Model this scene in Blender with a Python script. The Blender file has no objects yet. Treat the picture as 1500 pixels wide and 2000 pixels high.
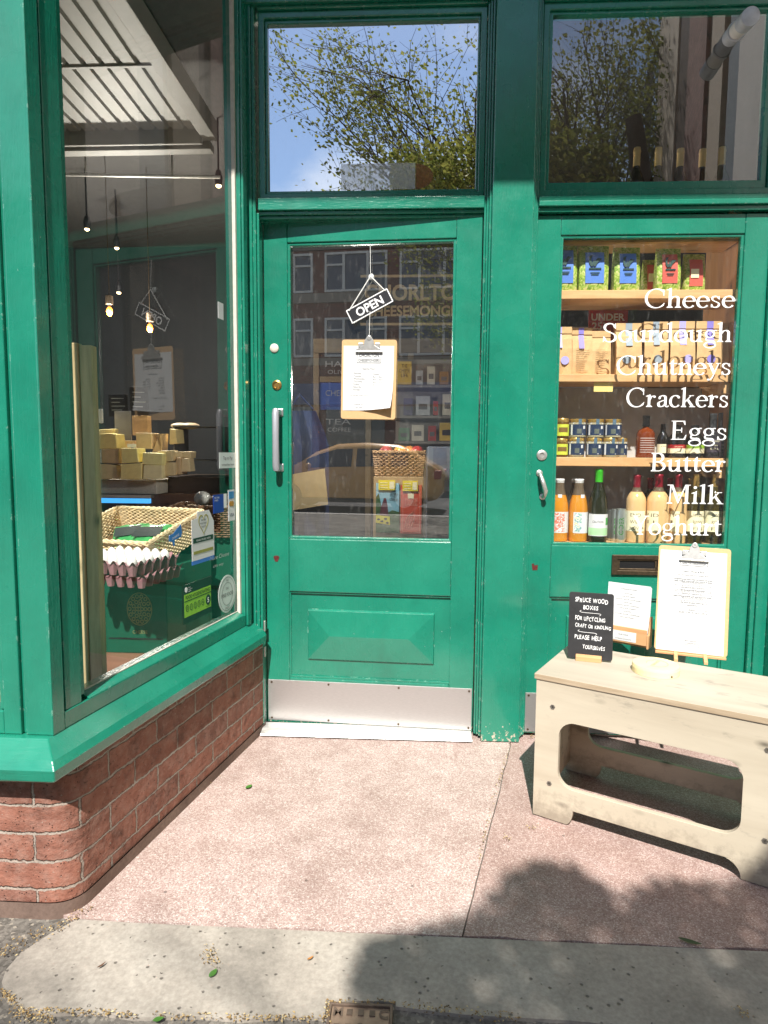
import bpy, bmesh, math, random
from mathutils import Vector, Matrix
R = random.Random(7)
PI = math.pi
sc = bpy.context.scene
COL = sc.collection
V = Vector

# ------------------------------------------------------------------ camera model
F = 1270.0
ROLL = .0075
PSI = math.radians(2.93)
PIT = math.atan(118 / F)
CAM = V((0, -2.62, 1.18))
FW = V((-math.sin(PSI) * math.cos(PIT), math.cos(PSI) * math.cos(PIT), -math.sin(PIT)))
_r = FW.cross(V((0, 0, 1))).normalized()
_u = _r.cross(FW)
CR = math.cos(ROLL) * _r + math.sin(ROLL) * _u
CU = math.cos(ROLL) * _u - math.sin(ROLL) * _r

def ray(px, py):
    return FW + CR * ((px - 750) / F) - CU * ((py - 1000) / F)
def at(px, py, Y):                      # point of the vertical plane y = Y that the photo shows at (px, py)
    d = ray(px, py)
    return CAM + d * ((Y - CAM.y) / d.y)
def gnd(px, py, Z=0.0):
    d = ray(px, py)
    return CAM + d * ((Z - CAM.z) / d.z)
def onplane(px, py, p, n):
    d = ray(px, py)
    return CAM + d * ((p - CAM).dot(n) / d.dot(n))
def fx(px, py, Y): return at(px, py, Y).x
def fz(px, py, Y): return at(px, py, Y).z

cd = bpy.data.cameras.new('camera')
cam = bpy.data.objects.new('camera', cd)
COL.objects.link(cam)
cam.matrix_world = Matrix(((CR.x, CU.x, -FW.x, CAM.x), (CR.y, CU.y, -FW.y, CAM.y), (CR.z, CU.z, -FW.z, CAM.z), (0, 0, 0, 1)))
cd.sensor_fit = 'VERTICAL'
cd.sensor_height = 36
cd.lens = F / 2000 * 36
cd.clip_start = .05
cd.clip_end = 600
sc.camera = cam

# ------------------------------------------------------------------ materials
def S(r, g, b):
    def f(c):
        c /= 255
        return c / 12.92 if c <= .04045 else ((c + .055) / 1.055) ** 2.4
    return (f(r), f(g), f(b))
_mc = {}
class NT:
    def __init__(s, name):
        s.m = bpy.data.materials.new(name)
        s.m.use_nodes = True
        s.t = s.m.node_tree
        s.b = s.t.nodes['Principled BSDF']
        s.tc = s.n('ShaderNodeTexCoord')
    def n(s, typ, **kw):
        x = s.t.nodes.new(typ)
        for k, v in kw.items():
            if k in x.inputs.keys() if isinstance(k, str) else False:
                x.inputs[k].default_value = v
            else:
                setattr(x, k, v)
        return x
    def l(s, a, b): s.t.links.new(a, b)
    def coord(s, scale=(1, 1, 1), kind='Object', rot=(0, 0, 0)):
        mp = s.n('ShaderNodeMapping')
        mp.inputs['Scale'].default_value = scale
        mp.inputs['Rotation'].default_value = rot
        s.l(s.tc.outputs[kind], mp.inputs['Vector'])
        return mp.outputs['Vector']
    def noise(s, vec, scale, detail=3, rough=.55, dist=0):
        x = s.n('ShaderNodeTexNoise')
        x.inputs['Scale'].default_value = scale
        x.inputs['Detail'].default_value = detail
        x.inputs['Roughness'].default_value = rough
        x.inputs['Distortion'].default_value = dist
        s.l(vec, x.inputs['Vector'])
        return x.outputs['Fac']
    def voro(s, vec, scale, feature='F1', out='Distance', rnd=1.0):
        x = s.n('ShaderNodeTexVoronoi')
        x.feature = feature
        x.inputs['Scale'].default_value = scale
        x.inputs['Randomness'].default_value = rnd
        s.l(vec, x.inputs['Vector'])
        return x.outputs[out]
    def ramp(s, fac, stops):
        x = s.n('ShaderNodeValToRGB')
        e = x.color_ramp.elements
        while len(e) < len(stops): e.new(.5)
        for i, (p, c) in enumerate(stops):
            e[i].position = p
            e[i].color = (*c, 1) if len(c) == 3 else c
        s.l(fac, x.inputs['Fac'])
        return x.outputs['Color']
    def mix(s, fac, a, b, mode='MIX'):
        x = s.n('ShaderNodeMix')
        x.data_type = 'RGBA'
        x.blend_type = mode
        for sock, v in ((x.inputs[0], fac), (x.inputs[6], a), (x.inputs[7], b)):
            if isinstance(v, (int, float)): sock.default_value = v
            elif isinstance(v, tuple): sock.default_value = (*v, 1)
            else: s.l(v, sock)
        return x.outputs[2]
    def math(s, op, a, b=0.0):
        x = s.n('ShaderNodeMath')
        x.operation = op
        for i, v in enumerate((a, b)):
            if isinstance(v, (int, float)): x.inputs[i].default_value = v
            else: s.l(v, x.inputs[i])
        return x.outputs[0]
    def bump(s, h, strength=.3, dist=.002):
        x = s.n('ShaderNodeBump')
        x.inputs['Strength'].default_value = strength
        x.inputs['Distance'].default_value = dist
        s.l(h, x.inputs['Height'])
        s.l(x.outputs['Normal'], s.b.inputs['Normal'])
    def base(s, c):
        if isinstance(c, tuple): s.b.inputs['Base Color'].default_value = (*c, 1)
        else: s.l(c, s.b.inputs['Base Color'])
    def set(s, rough=.5, metal=0, spec=.5, coat=0):
        s.b.inputs['Roughness'].default_value = rough
        s.b.inputs['Metallic'].default_value = metal
        s.b.inputs['Specular IOR Level'].default_value = spec
        s.b.inputs['Coat Weight'].default_value = coat
        return s.m

def mat(name, col, rough=.5, metal=0, var=.12, vs=25, bump=.0, bs=150, st=(1, 1, 1), spec=.5, coat=0):
    key = (name,)
    if key in _mc: return _mc[key]
    k = NT(name)
    v = k.coord(st)
    if var:
        f = k.noise(v, vs, 4)
        a = tuple(c * (1 - var) for c in col)
        b = tuple(min(1, c * (1 + var)) for c in col)
        k.base(k.ramp(f, [(.3, a), (.7, b)]))
    else:
        k.base(col)
    if bump: k.bump(k.noise(v, bs, 3), bump)
    _mc[key] = k.set(rough, metal, spec, coat)
    return _mc[key]

def paint(name, col, vertical=True, wear=False):
    k = NT(name)
    v = k.coord((1, 1, .12) if vertical else (.12, 1, 1))
    f = k.noise(k.coord((1, 1, 1)), 3.0, 6, .62)
    c = k.ramp(f, [(.28, tuple(x * .78 for x in col)), (.5, col), (.74, tuple(x * 1.16 + .006 for x in col))])
    # small nicks that show an older cream coat, denser near the ground
    sp = k.noise(k.coord((1, 1, .55)), 150, 3)
    nick = k.math('GREATER_THAN', sp, .76)
    c = k.mix(nick, c, S(190, 205, 190))
    if wear:
        geo = k.n('ShaderNodeNewGeometry')
        sep = k.n('ShaderNodeSeparateXYZ')
        k.l(geo.outputs['Position'], sep.inputs[0])
        low = k.math('MULTIPLY', k.math('SUBTRACT', .16, sep.outputs['Z']), 1.6)
        w = k.math('GREATER_THAN', k.math('ADD', k.noise(k.coord(), 60, 5, .65), low), .79)
        c = k.mix(w, c, S(186, 178, 160))
    # chipped and rubbed arrises
    bv = k.n('ShaderNodeBevel'); bv.samples = 3; bv.inputs['Radius'].default_value = .0035
    g2 = k.n('ShaderNodeNewGeometry'); dt = k.n('ShaderNodeVectorMath'); dt.operation = 'DOT_PRODUCT'
    k.l(bv.outputs[0], dt.inputs[0]); k.l(g2.outputs['True Normal'], dt.inputs[1])
    edge = k.math('LESS_THAN', dt.outputs['Value'], .965)
    chip = k.math('MULTIPLY', edge, k.math('GREATER_THAN', k.noise(k.coord(), 42, 5, .7), .60))
    c = k.mix(k.math('MULTIPLY', chip, .8), c, S(164, 200, 184))
    grime = k.ramp(k.noise(k.coord((1, 1, .4)), 7, 6, .68), [(.52, (0,) * 3), (.75, (.35,) * 3)])
    c = k.mix(grime, c, tuple(x * .55 + .01 for x in col))
    k.base(c)
    h = k.math('ADD', k.math('MULTIPLY', k.noise(v, 170, 3), .8), k.math('MULTIPLY', k.noise(k.coord(), 14, 3), 1.2))
    h = k.math('SUBTRACT', h, k.math('MULTIPLY', chip, .8))
    k.bump(h, .65, .0020)
    k.l(k.ramp(k.noise(k.coord(), 9, 3), [(.3, (.2,) * 3), (.7, (.34,) * 3)]), k.b.inputs['Roughness'])
    m = k.m
    k.b.inputs['Specular IOR Level'].default_value = .5
    k.b.inputs['Coat Weight'].default_value = .8
    k.b.inputs['Coat IOR'].default_value = 1.52
    k.b.inputs['Coat Roughness'].default_value = .12
    return m

def glass(name, refl0=.05, gain=1.0, tint=(.94, .96, .95), dust=1.0):
    k = NT(name)
    t = k.t
    t.nodes.remove(k.b)
    out = [x for x in t.nodes if x.type == 'OUTPUT_MATERIAL'][0]
    tr = k.n('ShaderNodeBsdfTransparent')
    tr.inputs[0].default_value = (*tint, 1)
    gl = k.n('ShaderNodeBsdfGlossy')
    gl.inputs['Roughness'].default_value = 0.0
    fr = k.n('ShaderNodeLayerWeight')
    sch = k.math('ADD', k.math('MULTIPLY', k.math('POWER', fr.outputs['Facing'], 5.0), .95), .045)
    fac = k.math('MINIMUM', k.math('ADD', k.math('MULTIPLY', sch, gain), refl0), 1.0)
    mx = k.n('ShaderNodeMixShader')
    k.l(fac, mx.inputs[0]); k.l(tr.outputs[0], mx.inputs[1]); k.l(gl.outputs[0], mx.inputs[2])
    # a slight waviness of old glass
    bp = k.n('ShaderNodeBump')
    bp.inputs['Strength'].default_value = .03
    bp.inputs['Distance'].default_value = .0015
    k.l(k.noise(k.coord(), 3.0, 1), bp.inputs['Height'])
    k.l(bp.outputs[0], gl.inputs['Normal'])
    # dust specks, rain marks
    df = k.n('ShaderNodeBsdfDiffuse')
    df.inputs[0].default_value = (.75, .75, .72, 1)
    sp = k.noise(k.coord((1, 1, .35)), 55, 5, .7)
    d = k.ramp(sp, [(.55, (.012 * dust,) * 3), (.78, (.09 * dust,) * 3)])
    m2 = k.n('ShaderNodeMixShader')
    k.l(d, m2.inputs[0]); k.l(mx.outputs[0], m2.inputs[1]); k.l(df.outputs[0], m2.inputs[2])
    k.l(m2.outputs[0], out.inputs[0])
    return k.m

def bottle_glass(name, col, rough=.04):
    k = NT(name)
    k.base(col)
    k.b.inputs['Transmission Weight'].default_value = .35
    k.b.inputs['IOR'].default_value = 1.35
    return k.set(rough, 0, .6, .4)

def emit(name, col, st):
    k = NT(name)
    k.base(col)
    k.b.inputs['Emission Color'].default_value = (*col, 1)
    k.b.inputs['Emission Strength'].default_value = st
    return k.set(.4)

def brick_mat(name, c1, c2, mortar, scale=1.0):
    k = NT(name)
    mp = k.n('ShaderNodeMapping')
    k.l(k.tc.outputs['UV'], mp.inputs['Vector'])
    dn = k.n('ShaderNodeTexNoise')
    dn.inputs['Scale'].default_value = 34
    dn.inputs['Detail'].default_value = 5
    dn.inputs['Roughness'].default_value = .7
    k.l(mp.outputs[0], dn.inputs['Vector'])
    vm = k.n('ShaderNodeVectorMath'); vm.operation = 'MULTIPLY_ADD'
    vm.inputs[1].default_value = (.022, .020, 0)
    k.l(dn.outputs['Color'], vm.inputs[0]); k.l(mp.outputs[0], vm.inputs[2])
    br = k.n('ShaderNodeTexBrick')
    br.inputs['Scale'].default_value = scale
    br.inputs['Brick Width'].default_value = .225
    br.inputs['Row Height'].default_value = .0745
    br.inputs['Mortar Size'].default_value = .0050
    br.inputs['Mortar Smooth'].default_value = .6
    br.inputs['Bias'].default_value = -.1
    br.inputs['Color1'].default_value = (*c1, 1)
    br.inputs['Color2'].default_value = (*c2, 1)
    br.inputs['Mortar'].default_value = (*mortar, 1)
    k.l(vm.outputs[0], br.inputs['Vector'])
    n1 = k.noise(mp.outputs[0], 30, 5, .7)
    n2 = k.noise(mp.outputs[0], 6, 4, .6)
    c = k.mix(.45, br.outputs['Color'], k.ramp(n1, [(.3, tuple(x * .5 for x in c1)), (.75, tuple(min(1, x * 1.5) for x in c2))]), 'MULTIPLY')
    c = k.mix(.5, br.outputs['Color'], k.ramp(n1, [(.25, (.45, .4, .4)), (.75, (1.3, 1.25, 1.2))]), 'MULTIPLY')
    c = k.mix(.55, c, k.ramp(n2, [(.3, (.55, .5, .5)), (.7, (1.15, 1.1, 1.1))]), 'MULTIPLY')
    # crumbs of mortar smeared over the brick faces near the joints
    sm = k.math('GREATER_THAN', k.math('ADD', k.noise(mp.outputs[0], 75, 4, .7), k.math('MULTIPLY', br.outputs['Fac'], .26)), .665)
    c = k.mix(sm, c, tuple(x * .95 for x in mortar))
    soot = k.ramp(k.noise(mp.outputs[0], 13, 6, .7), [(.52, (0,) * 3), (.68, (.7,) * 3)])
    c = k.mix(soot, c, tuple(x * .42 for x in c2))
    dust = k.ramp(k.noise(mp.outputs[0], 24, 6, .75), [(.45, (0,) * 3), (.75, (.45,) * 3)])
    c = k.mix(dust, c, S(178, 152, 140))
    pit = k.ramp(k.voro(mp.outputs[0], 120, 'F1'), [(.12, (1,) * 3), (.25, (0,) * 3)])
    pit = k.math('MULTIPLY', pit, k.math('GREATER_THAN', k.noise(mp.outputs[0], 40, 3), .52))
    c = k.mix(k.math('MULTIPLY', pit, .6), c, tuple(x * .3 for x in c2))
    k.base(c)
    h = k.math('ADD', k.math('MULTIPLY', br.outputs['Fac'], -1.0), k.math('MULTIPLY', n1, .9))
    h = k.math('SUBTRACT', h, k.math('MULTIPLY', pit, .8))
    k.bump(h, 1.0, .008)
    return k.set(.85, 0, .3)

def terrazzo(name, tone):
    k = NT(name)
    v = k.coord()
    rnd = k.voro(v, 290, 'F1', 'Color')
    sep = k.n('ShaderNodeSeparateColor'); k.l(rnd, sep.inputs[0])
    chips = k.ramp(sep.outputs[0], [(0, S(152, 133, 128)), (.2, S(174, 155, 149)), (.45, S(188, 170, 164)), (.7, S(198, 183, 177)), (.9, S(214, 204, 198)), (1, S(228, 222, 217))])
    edge = k.voro(v, 290, 'DISTANCE_TO_EDGE')
    c = k.mix(k.ramp(edge, [(.0, (.85,) * 3), (.12, (0,) * 3)]), chips, S(160, 132, 126))
    big = k.noise(v, 2.2, 5, .6)
    c = k.mix(.8, c, k.ramp(big, [(.28, (.76, .71, .69)), (.5, (.99, .97, .96)), (.75, (1.1, 1.1, 1.1))]), 'MULTIPLY')
    st = k.noise(v, 9, 5, .65)
    c = k.mix(.6, c, k.ramp(st, [(.3, (.78, .72, .68)), (.6, (1.05, 1.03, 1.02))]), 'MULTIPLY')
    spot = k.math('LESS_THAN', k.voro(v, 7, 'F1'), .035)
    c = k.mix(k.math('MULTIPLY', spot, .6), c, S(60, 50, 46))
    run = k.ramp(k.noise(k.coord((5, 1.1, 1)), 1.7, 5, .7), [(.58, (0,) * 3), (.78, (.4,) * 3)])
    c = k.mix(run, c, S(140, 108, 98))
    scuff = k.ramp(k.noise(k.coord((1, 1, 1)), 3.1, 6, .75, 1.2), [(.58, (0,) * 3), (.76, (.25,) * 3)])
    c = k.mix(scuff, c, S(214, 206, 206))
    c = k.mix(1.0, c, tone, 'MULTIPLY')
    k.base(c)
    k.bump(k.noise(v, 260, 2), .25, .001)
    return k.set(.62, 0, .4)

def concrete(name, c0, c1, pits=True, agg=0, cracks=False):
    k = NT(name)
    v = k.coord()
    big = k.noise(v, 3.5, 6, .62)
    c = k.ramp(big, [(.28, tuple(x * .72 for x in c0)), (.5, c0), (.74, c1)])
    fine = k.noise(v, 90, 4, .6)
    c = k.mix(.7, c, k.ramp(fine, [(.3, (.72,) * 3), (.7, (1.14,) * 3)]), 'MULTIPLY')
    h = k.math('ADD', k.math('MULTIPLY', fine, .4), k.math('MULTIPLY', big, .6))
    if pits:
        d = k.voro(v, 46, 'F1')
        hole = k.ramp(d, [(.10, (1,) * 3), (.22, (0,) * 3)])
        gate = k.math('GREATER_THAN', k.noise(v, 17, 3), .53)
        hg = k.math('MULTIPLY', hole, gate)
        c = k.mix(k.math('MULTIPLY', hg, .75), c, tuple(x * .22 for x in c0))
        h = k.math('SUBTRACT', h, k.math('MULTIPLY', hg, 1.2))
    if agg:
        rn = k.voro(v, agg, 'F1', 'Color')
        sp = k.n('ShaderNodeSeparateColor'); k.l(rn, sp.inputs[0])
        c = k.mix(.65, c, k.ramp(sp.outputs[0], [(0, (.4,) * 3), (.6, (1,) * 3), (.93, (1.3,) * 3), (1, (2.6, 2.5, 2.3))]), 'MULTIPLY')
        h = k.math('ADD', h, k.math('MULTIPLY', sp.outputs[0], .6))
    if cracks:
        vv = k.n('ShaderNodeVectorMath'); vv.operation = 'MULTIPLY_ADD'
        nz = k.n('ShaderNodeTexNoise'); nz.inputs['Scale'].default_value = 6; nz.inputs['Detail'].default_value = 5
        k.l(v, nz.inputs['Vector'])
        vv.inputs[1].default_value = (.35, .35, 0)
        k.l(nz.outputs['Color'], vv.inputs[0]); k.l(v, vv.inputs[2])
        e = k.voro(vv.outputs[0], 3.2, 'DISTANCE_TO_EDGE')
        cr = k.math('MULTIPLY', k.ramp(e, [(.0, (1,) * 3), (.012, (0,) * 3)]), k.math('GREATER_THAN', k.noise(v, 2.4, 2), .52))
        c = k.mix(k.math('MULTIPLY', cr, .8), c, tuple(x * .2 for x in c0))
        h = k.math('SUBTRACT', h, k.math('MULTIPLY', cr, 1.5))
    k.base(c)
    k.bump(h, .6, .004)
    return k.set(.88, 0, .25)

def wood(name, a, b, axis=0, grain=26, knots=True, rough=.55, stain_dapple=None, feet=False):
    k = NT(name)
    st = [1, 1, 1]
    for i in range(3):
        if i != axis: st[i] = 9
    v = k.coord(tuple(st))
    n = k.noise(v, grain / 9 * 1.2, 6, .62, .6)
    c = k.ramp(n, [(.25, a), (.5, tuple((x + y) / 2 for x, y in zip(a, b))), (.75, b)])
    if knots:
        sk = [14, 14, 14]; sk[axis] = 6.5
        d = k.voro(k.coord(tuple(sk)), 1.0, 'F1')
        kn = k.ramp(d, [(.05, (1,) * 3), (.12, (.35,) * 3), (.2, (0,) * 3)])
        c = k.mix(kn, c, tuple(x * .3 for x in a))
    if stain_dapple:
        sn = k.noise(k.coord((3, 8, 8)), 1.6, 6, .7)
        c = k.mix(k.ramp(sn, [(.58, (0,) * 3), (.72, (.75,) * 3)]), c, stain_dapple)
    if feet:
        sep = k.n('ShaderNodeSeparateXYZ'); k.l(k.tc.outputs['Object'], sep.inputs[0])
        g = k.math('ADD', k.math('MULTIPLY', k.math('SUBTRACT', .09, sep.outputs['Z']), 4.0), k.math('MULTIPLY', k.noise(k.coord(), 30, 5, .7), 1.0))
        c = k.mix(k.ramp(g, [(.5, (0,) * 3), (.85, (.6,) * 3)]), c, S(120, 110, 98))
        sc_ = k.ramp(k.noise(k.coord((3, 3, 14)), 5, 5, .75), [(.6, (0,) * 3), (.74, (.45,) * 3)])
        c = k.mix(sc_, c, S(146, 136, 122))
    k.base(c)
    k.bump(n, .2, .0012)
    return k.set(rough, 0, .35)

def leafmat(name, cs):
    k = NT(name)
    oi = k.n('ShaderNodeNewGeometry')
    c = k.ramp(oi.outputs['Random Per Island'], [(i / max(1, len(cs) - 1), c) for i, c in enumerate(cs)])
    k.base(c)
    k.b.inputs['Transmission Weight'].default_value = 0
    m = k.set(.75, 0, .15)
    # some light passes through a leaf
    out = [x for x in k.t.nodes if x.type == 'OUTPUT_MATERIAL'][0]
    tl = k.n('ShaderNodeBsdfTranslucent')
    k.l(c, tl.inputs[0])
    mx = k.n('ShaderNodeMixShader'); mx.inputs[0].default_value = .35
    k.l(k.b.outputs[0], mx.inputs[1]); k.l(tl.outputs[0], mx.inputs[2]); k.l(mx.outputs[0], out.inputs[0])
    return m

# ------------------------------------------------------------------ mesh builder
class MB:
    def __init__(s):
        s.v = []; s.f = []; s.mi = []; s.uv = []; s.M = Matrix.Identity(4); s.m = 0; s.sm = []; s.smooth = False
    def add(s, vs, fs, uvs=None):
        o = len(s.v)
        s.v += [tuple(s.M @ V(p)) for p in vs]
        for i, f in enumerate(fs):
            s.f.append([o + j for j in f]); s.mi.append(s.m); s.sm.append(s.smooth)
            s.uv.append(uvs[i] if uvs else None)
        return s
    def box(s, x0, x1, y0, y1, z0, z1):
        vs = [(x, y, z) for x in (x0, x1) for y in (y0, y1) for z in (z0, z1)]
        return s.add(vs, [(0, 1, 3, 2), (4, 6, 7, 5), (0, 4, 5, 1), (2, 3, 7, 6), (0, 2, 6, 4), (1, 5, 7, 3)])
    def prism(s, poly, z0, z1, ax='z'):                       # poly in the plane across ax
        def m(p, h):
            return {'z': (p[0], p[1], h), 'y': (p[0], h, p[1]), 'x': (h, p[0], p[1])}[ax]
        n = len(poly)
        vs = [m(p, z0) for p in poly] + [m(p, z1) for p in poly]
        fs = [tuple(range(n))[::-1], tuple(range(n, 2 * n))] + [(i, (i + 1) % n, n + (i + 1) % n, n + i) for i in range(n)]
        return s.add(vs, fs)
    def ring(s, outer, inner, z0, z1, ax='y'):                # frame between two loops with the same count
        def m(p, h):
            return {'z': (p[0], p[1], h), 'y': (p[0], h, p[1]), 'x': (h, p[0], p[1])}[ax]
        n = len(outer)
        vs = [m(p, z0) for p in outer] + [m(p, z0) for p in inner] + [m(p, z1) for p in outer] + [m(p, z1) for p in inner]
        fs = []
        for i in range(n):
            j = (i + 1) % n
            fs += [(i, j, n + j, n + i), (2 * n + i, 3 * n + i, 3 * n + j, 2 * n + j), (i, 2 * n + i, 2 * n + j, j), (n + i, n + j, 3 * n + j, 3 * n + i)]
        return s.add(vs, fs)
    def lathe(s, prof, c=(0, 0, 0), n=20, ax='z'):            # prof: (radius, height)
        vs = []; fs = []
        for r, h in prof:
            for i in range(n):
                a = 2 * PI * i / n
                p = (r * math.cos(a), r * math.sin(a), h)
                if ax == 'y': p = (p[0], p[2], p[1])
                if ax == 'x': p = (p[2], p[0], p[1])
                vs.append((p[0] + c[0], p[1] + c[1], p[2] + c[2]))
        for k in range(len(prof) - 1):
            for i in range(n):
                j = (i + 1) % n
                fs.append((k * n + i, k * n + j, (k + 1) * n + j, (k + 1) * n + i))
        fs.append(tuple(range(n))[::-1]); fs.append(tuple(range((len(prof) - 1) * n, len(prof) * n)))
        return s.add(vs, fs)
    def tube(s, pts, r, n=8, closed=False):
        pts = [V(p) for p in pts]
        rs = r if isinstance(r, (list, tuple)) else [r] * len(pts)
        vs = []; fs = []
        up = V((0, 0, 1)); last = None
        N = len(pts)
        for i, p in enumerate(pts):
            a = pts[(i - 1) % N] if (i > 0 or closed) else p
            b = pts[(i + 1) % N] if (i < N - 1 or closed) else p
            t = (b - a)
            t = t.normalized() if t.length > 1e-9 else V((0, 0, 1))
            if last is None:
                q = up if abs(t.dot(up)) < .9 else V((1, 0, 0))
                e1 = t.cross(q).normalized()
            else:
                e1 = (last - t * last.dot(t)).normalized()
            last = e1
            e2 = t.cross(e1)
            for k in range(n):
                an = 2 * PI * k / n
                vs.append(p + (e1 * math.cos(an) + e2 * math.sin(an)) * rs[i])
        for i in range(N if closed else N - 1):
            i2 = (i + 1) % N
            for k in range(n):
                k2 = (k + 1) % n
                fs.append((i * n + k, i * n + k2, i2 * n + k2, i2 * n + k))
        if not closed:
            fs.append(tuple(range(n))[::-1]); fs.append(tuple(range((N - 1) * n, N * n)))
        return s.add(vs, fs)
    def ball(s, c, rx, ry=None, rz=None, n=14, m=9):
        ry = ry or rx; rz = rz or rx
        vs = [(c[0], c[1], c[2] - rz)]
        for i in range(1, m):
            t = -PI / 2 + PI * i / m
            for j in range(n):
                a = 2 * PI * j / n
                vs.append((c[0] + rx * math.cos(t) * math.cos(a), c[1] + ry * math.cos(t) * math.sin(a), c[2] + rz * math.sin(t)))
        vs.append((c[0], c[1], c[2] + rz))
        fs = []
        for j in range(n):
            k = (j + 1) % n
            fs.append((0, 1 + k, 1 + j))
            for i in range(m - 2):
                fs.append((1 + i * n + j, 1 + i * n + k, 1 + (i + 1) * n + k, 1 + (i + 1) * n + j))
            fs.append((len(vs) - 1, 1 + (m - 2) * n + j, 1 + (m - 2) * n + k))
        return s.add(vs, fs)
    def build(s, name, mats, parent=None, bevel=0, smooth=None, seg=2, loc=None, rot=None):
        me = bpy.data.meshes.new(name)
        me.from_pydata(s.v, [], s.f)
        mats = mats if isinstance(mats, (list, tuple)) else [mats]
        for m in mats: me.materials.append(m)
        for p, i, q in zip(me.polygons, s.mi, s.sm):
            p.material_index = i
            p.use_smooth = q if smooth is None else smooth
        if any(u is not None for u in s.uv):
            ul = me.uv_layers.new(name='UVMap')
            for p, u in zip(me.polygons, s.uv):
                if u:
                    for li, q in zip(p.loop_indices, u): ul.data[li].uv = q
        bm = bmesh.new(); bm.from_mesh(me)
        bmesh.ops.recalc_face_normals(bm, faces=bm.faces)
        bm.to_mesh(me); bm.free()
        if smooth is None and any(s.sm) or smooth:
            try: me.set_sharp_from_angle(angle=math.radians(42))
            except Exception: pass
        o = bpy.data.objects.new(name, me)
        COL.objects.link(o)
        if parent: o.parent = parent
        if loc: o.location = loc
        if rot: o.rotation_euler = rot
        if bevel:
            b = o.modifiers.new('bevel', 'BEVEL')
            b.width = bevel; b.segments = seg; b.limit_method = 'ANGLE'; b.angle_limit = math.radians(40)
        return o

def tag(o, label=None, cat=None, group=None, kind=None):
    if label: o['label'] = label
    if cat: o['category'] = cat
    if group: o['group'] = group
    if kind: o['kind'] = kind
    return o
def thing(name, label, cat, loc=(0, 0, 0), rz=0, group=None, rot=None):
    o = bpy.data.objects.new(name, None)
    o.empty_display_size = .05
    COL.objects.link(o)
    o.location = loc
    o.rotation_euler = rot or (0, 0, rz)
    return tag(o, label, cat, group)
def dup(root, loc, rz, label, group=None):
    r = root.copy(); COL.objects.link(r); r.location = loc; r.rotation_euler = (0, 0, rz)
    tag(r, label, None, group)
    for ch in list(root.children):
        c = ch.copy(); COL.objects.link(c); c.parent = r
        for g in list(ch.children):
            d = g.copy(); COL.objects.link(d); d.parent = c
    return r

_fc = {}
def text(s, size=1, align='CENTER', bold=0, ext=.0004, shear=0):
    """letters as mesh data lying in x-z, facing -y, baseline at z = 0"""
    key = (s, align, bold, shear)
    if key not in _fc:
        cu = bpy.data.curves.new('text', 'FONT')
        cu.body = s; cu.align_x = align; cu.size = 1; cu.offset = bold; cu.shear = shear; cu.resolution_u = 3
        o = bpy.data.objects.new('text', cu)
        COL.objects.link(o)
        dg = bpy.context.evaluated_depsgraph_get()
        me = bpy.data.meshes.new_from_object(o.evaluated_get(dg))
        _fc[key] = ([(v.co.x, v.co.y) for v in me.vertices], [tuple(p.vertices) for p in me.polygons])
        bpy.data.objects.remove(o); bpy.data.meshes.remove(me); bpy.data.curves.remove(cu)
    vs, fs = _fc[key]
    return [(x * size, 0, y * size) for x, y in vs], fs
def put_text(mb, s, x, y, z, size, align='CENTER', bold=0, sx=1.0, shear=0, rot=0, width=None):
    vs, fs = text(s, size, align, bold, shear=shear)
    if width and vs:
        w = max(p[0] for p in vs) - min(p[0] for p in vs)
        sx = width / w
    c, sn = math.cos(rot), math.sin(rot)
    mb.add([(x + (p[0] * sx) * c - p[2] * sn, y, z + p[2] * c + (p[0] * sx) * sn) for p in vs], fs)

def rrect(x0, x1, z0, z1, r, n=5):
    pts = []
    for cx, cz, a0 in ((x1 - r, z0 + r, -90), (x1 - r, z1 - r, 0), (x0 + r, z1 - r, 90), (x0 + r, z0 + r, 180)):
        for i in range(n + 1):
            a = math.radians(a0 + 90 * i / n)
            pts.append((cx + r * math.cos(a), cz + r * math.sin(a)))
    return pts
# ------------------------------------------------------------------ shared materials
GREEN = (.009, .205, .132)
m_green = paint('green_paint', GREEN)
m_greenh = paint('green_paint_rail', GREEN, vertical=False)
m_greenw = paint('green_paint_worn', GREEN, wear=True)
m_dark = mat('black_gap', (.01, .01, .012), .9, var=0)
m_steel = mat('brushed_aluminium', (.56, .545, .54), .42, .8, .08, 60, .15, 400, (1, 1, 14))
m_chrome = mat('bright_metal', (.66, .65, .62), .34, .75, .12, 60)
m_alu = mat('satin_aluminium', (.66, .67, .68), .35, .9, .05)
m_brass = mat('brass', S(196, 160, 96), .35, .9, .15, 90)
m_oldbrass = mat('tarnished_brass', S(96, 82, 66), .45, .8, .3, 60, .2)
m_white = mat('white_paint', (.78, .77, .73), .5, 0, .06, 40, .1)
m_offw = mat('sealant_white', (.62, .60, .52), .6, 0, .1, 60)
m_paper = mat('white_paper', (.70, .71, .72), .7, 0, .015, 12)
m_ink = mat('black_ink', (.03, .03, .035), .7, 0, 0)
m_inkg = mat('grey_ink', (.16, .16, .17), .7, 0, 0)
m_vinyl = mat('white_vinyl', (.88, .88, .88), .5, 0, 0)
m_pine = wood('pine_board', S(196, 146, 96), S(232, 192, 140), 0, 20)
m_pinex = wood('pine_upright', S(150, 100, 58), S(186, 134, 82), 2, 20)
m_mdf = mat('hardboard', S(206, 168, 120), .6, 0, .06, 120)
m_ply = wood('birch_plywood', S(180, 168, 148), S(204, 194, 174), 0, 9, True, .6, stain_dapple=S(128, 122, 112), feet=True)
m_plytop = wood('birch_plywood_top', S(172, 162, 146), S(196, 187, 172), 0, 9, False, .55, stain_dapple=S(96, 94, 92))  # dark blotches: grey stains, with leaf-dapple shade painted into the same colour
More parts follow.
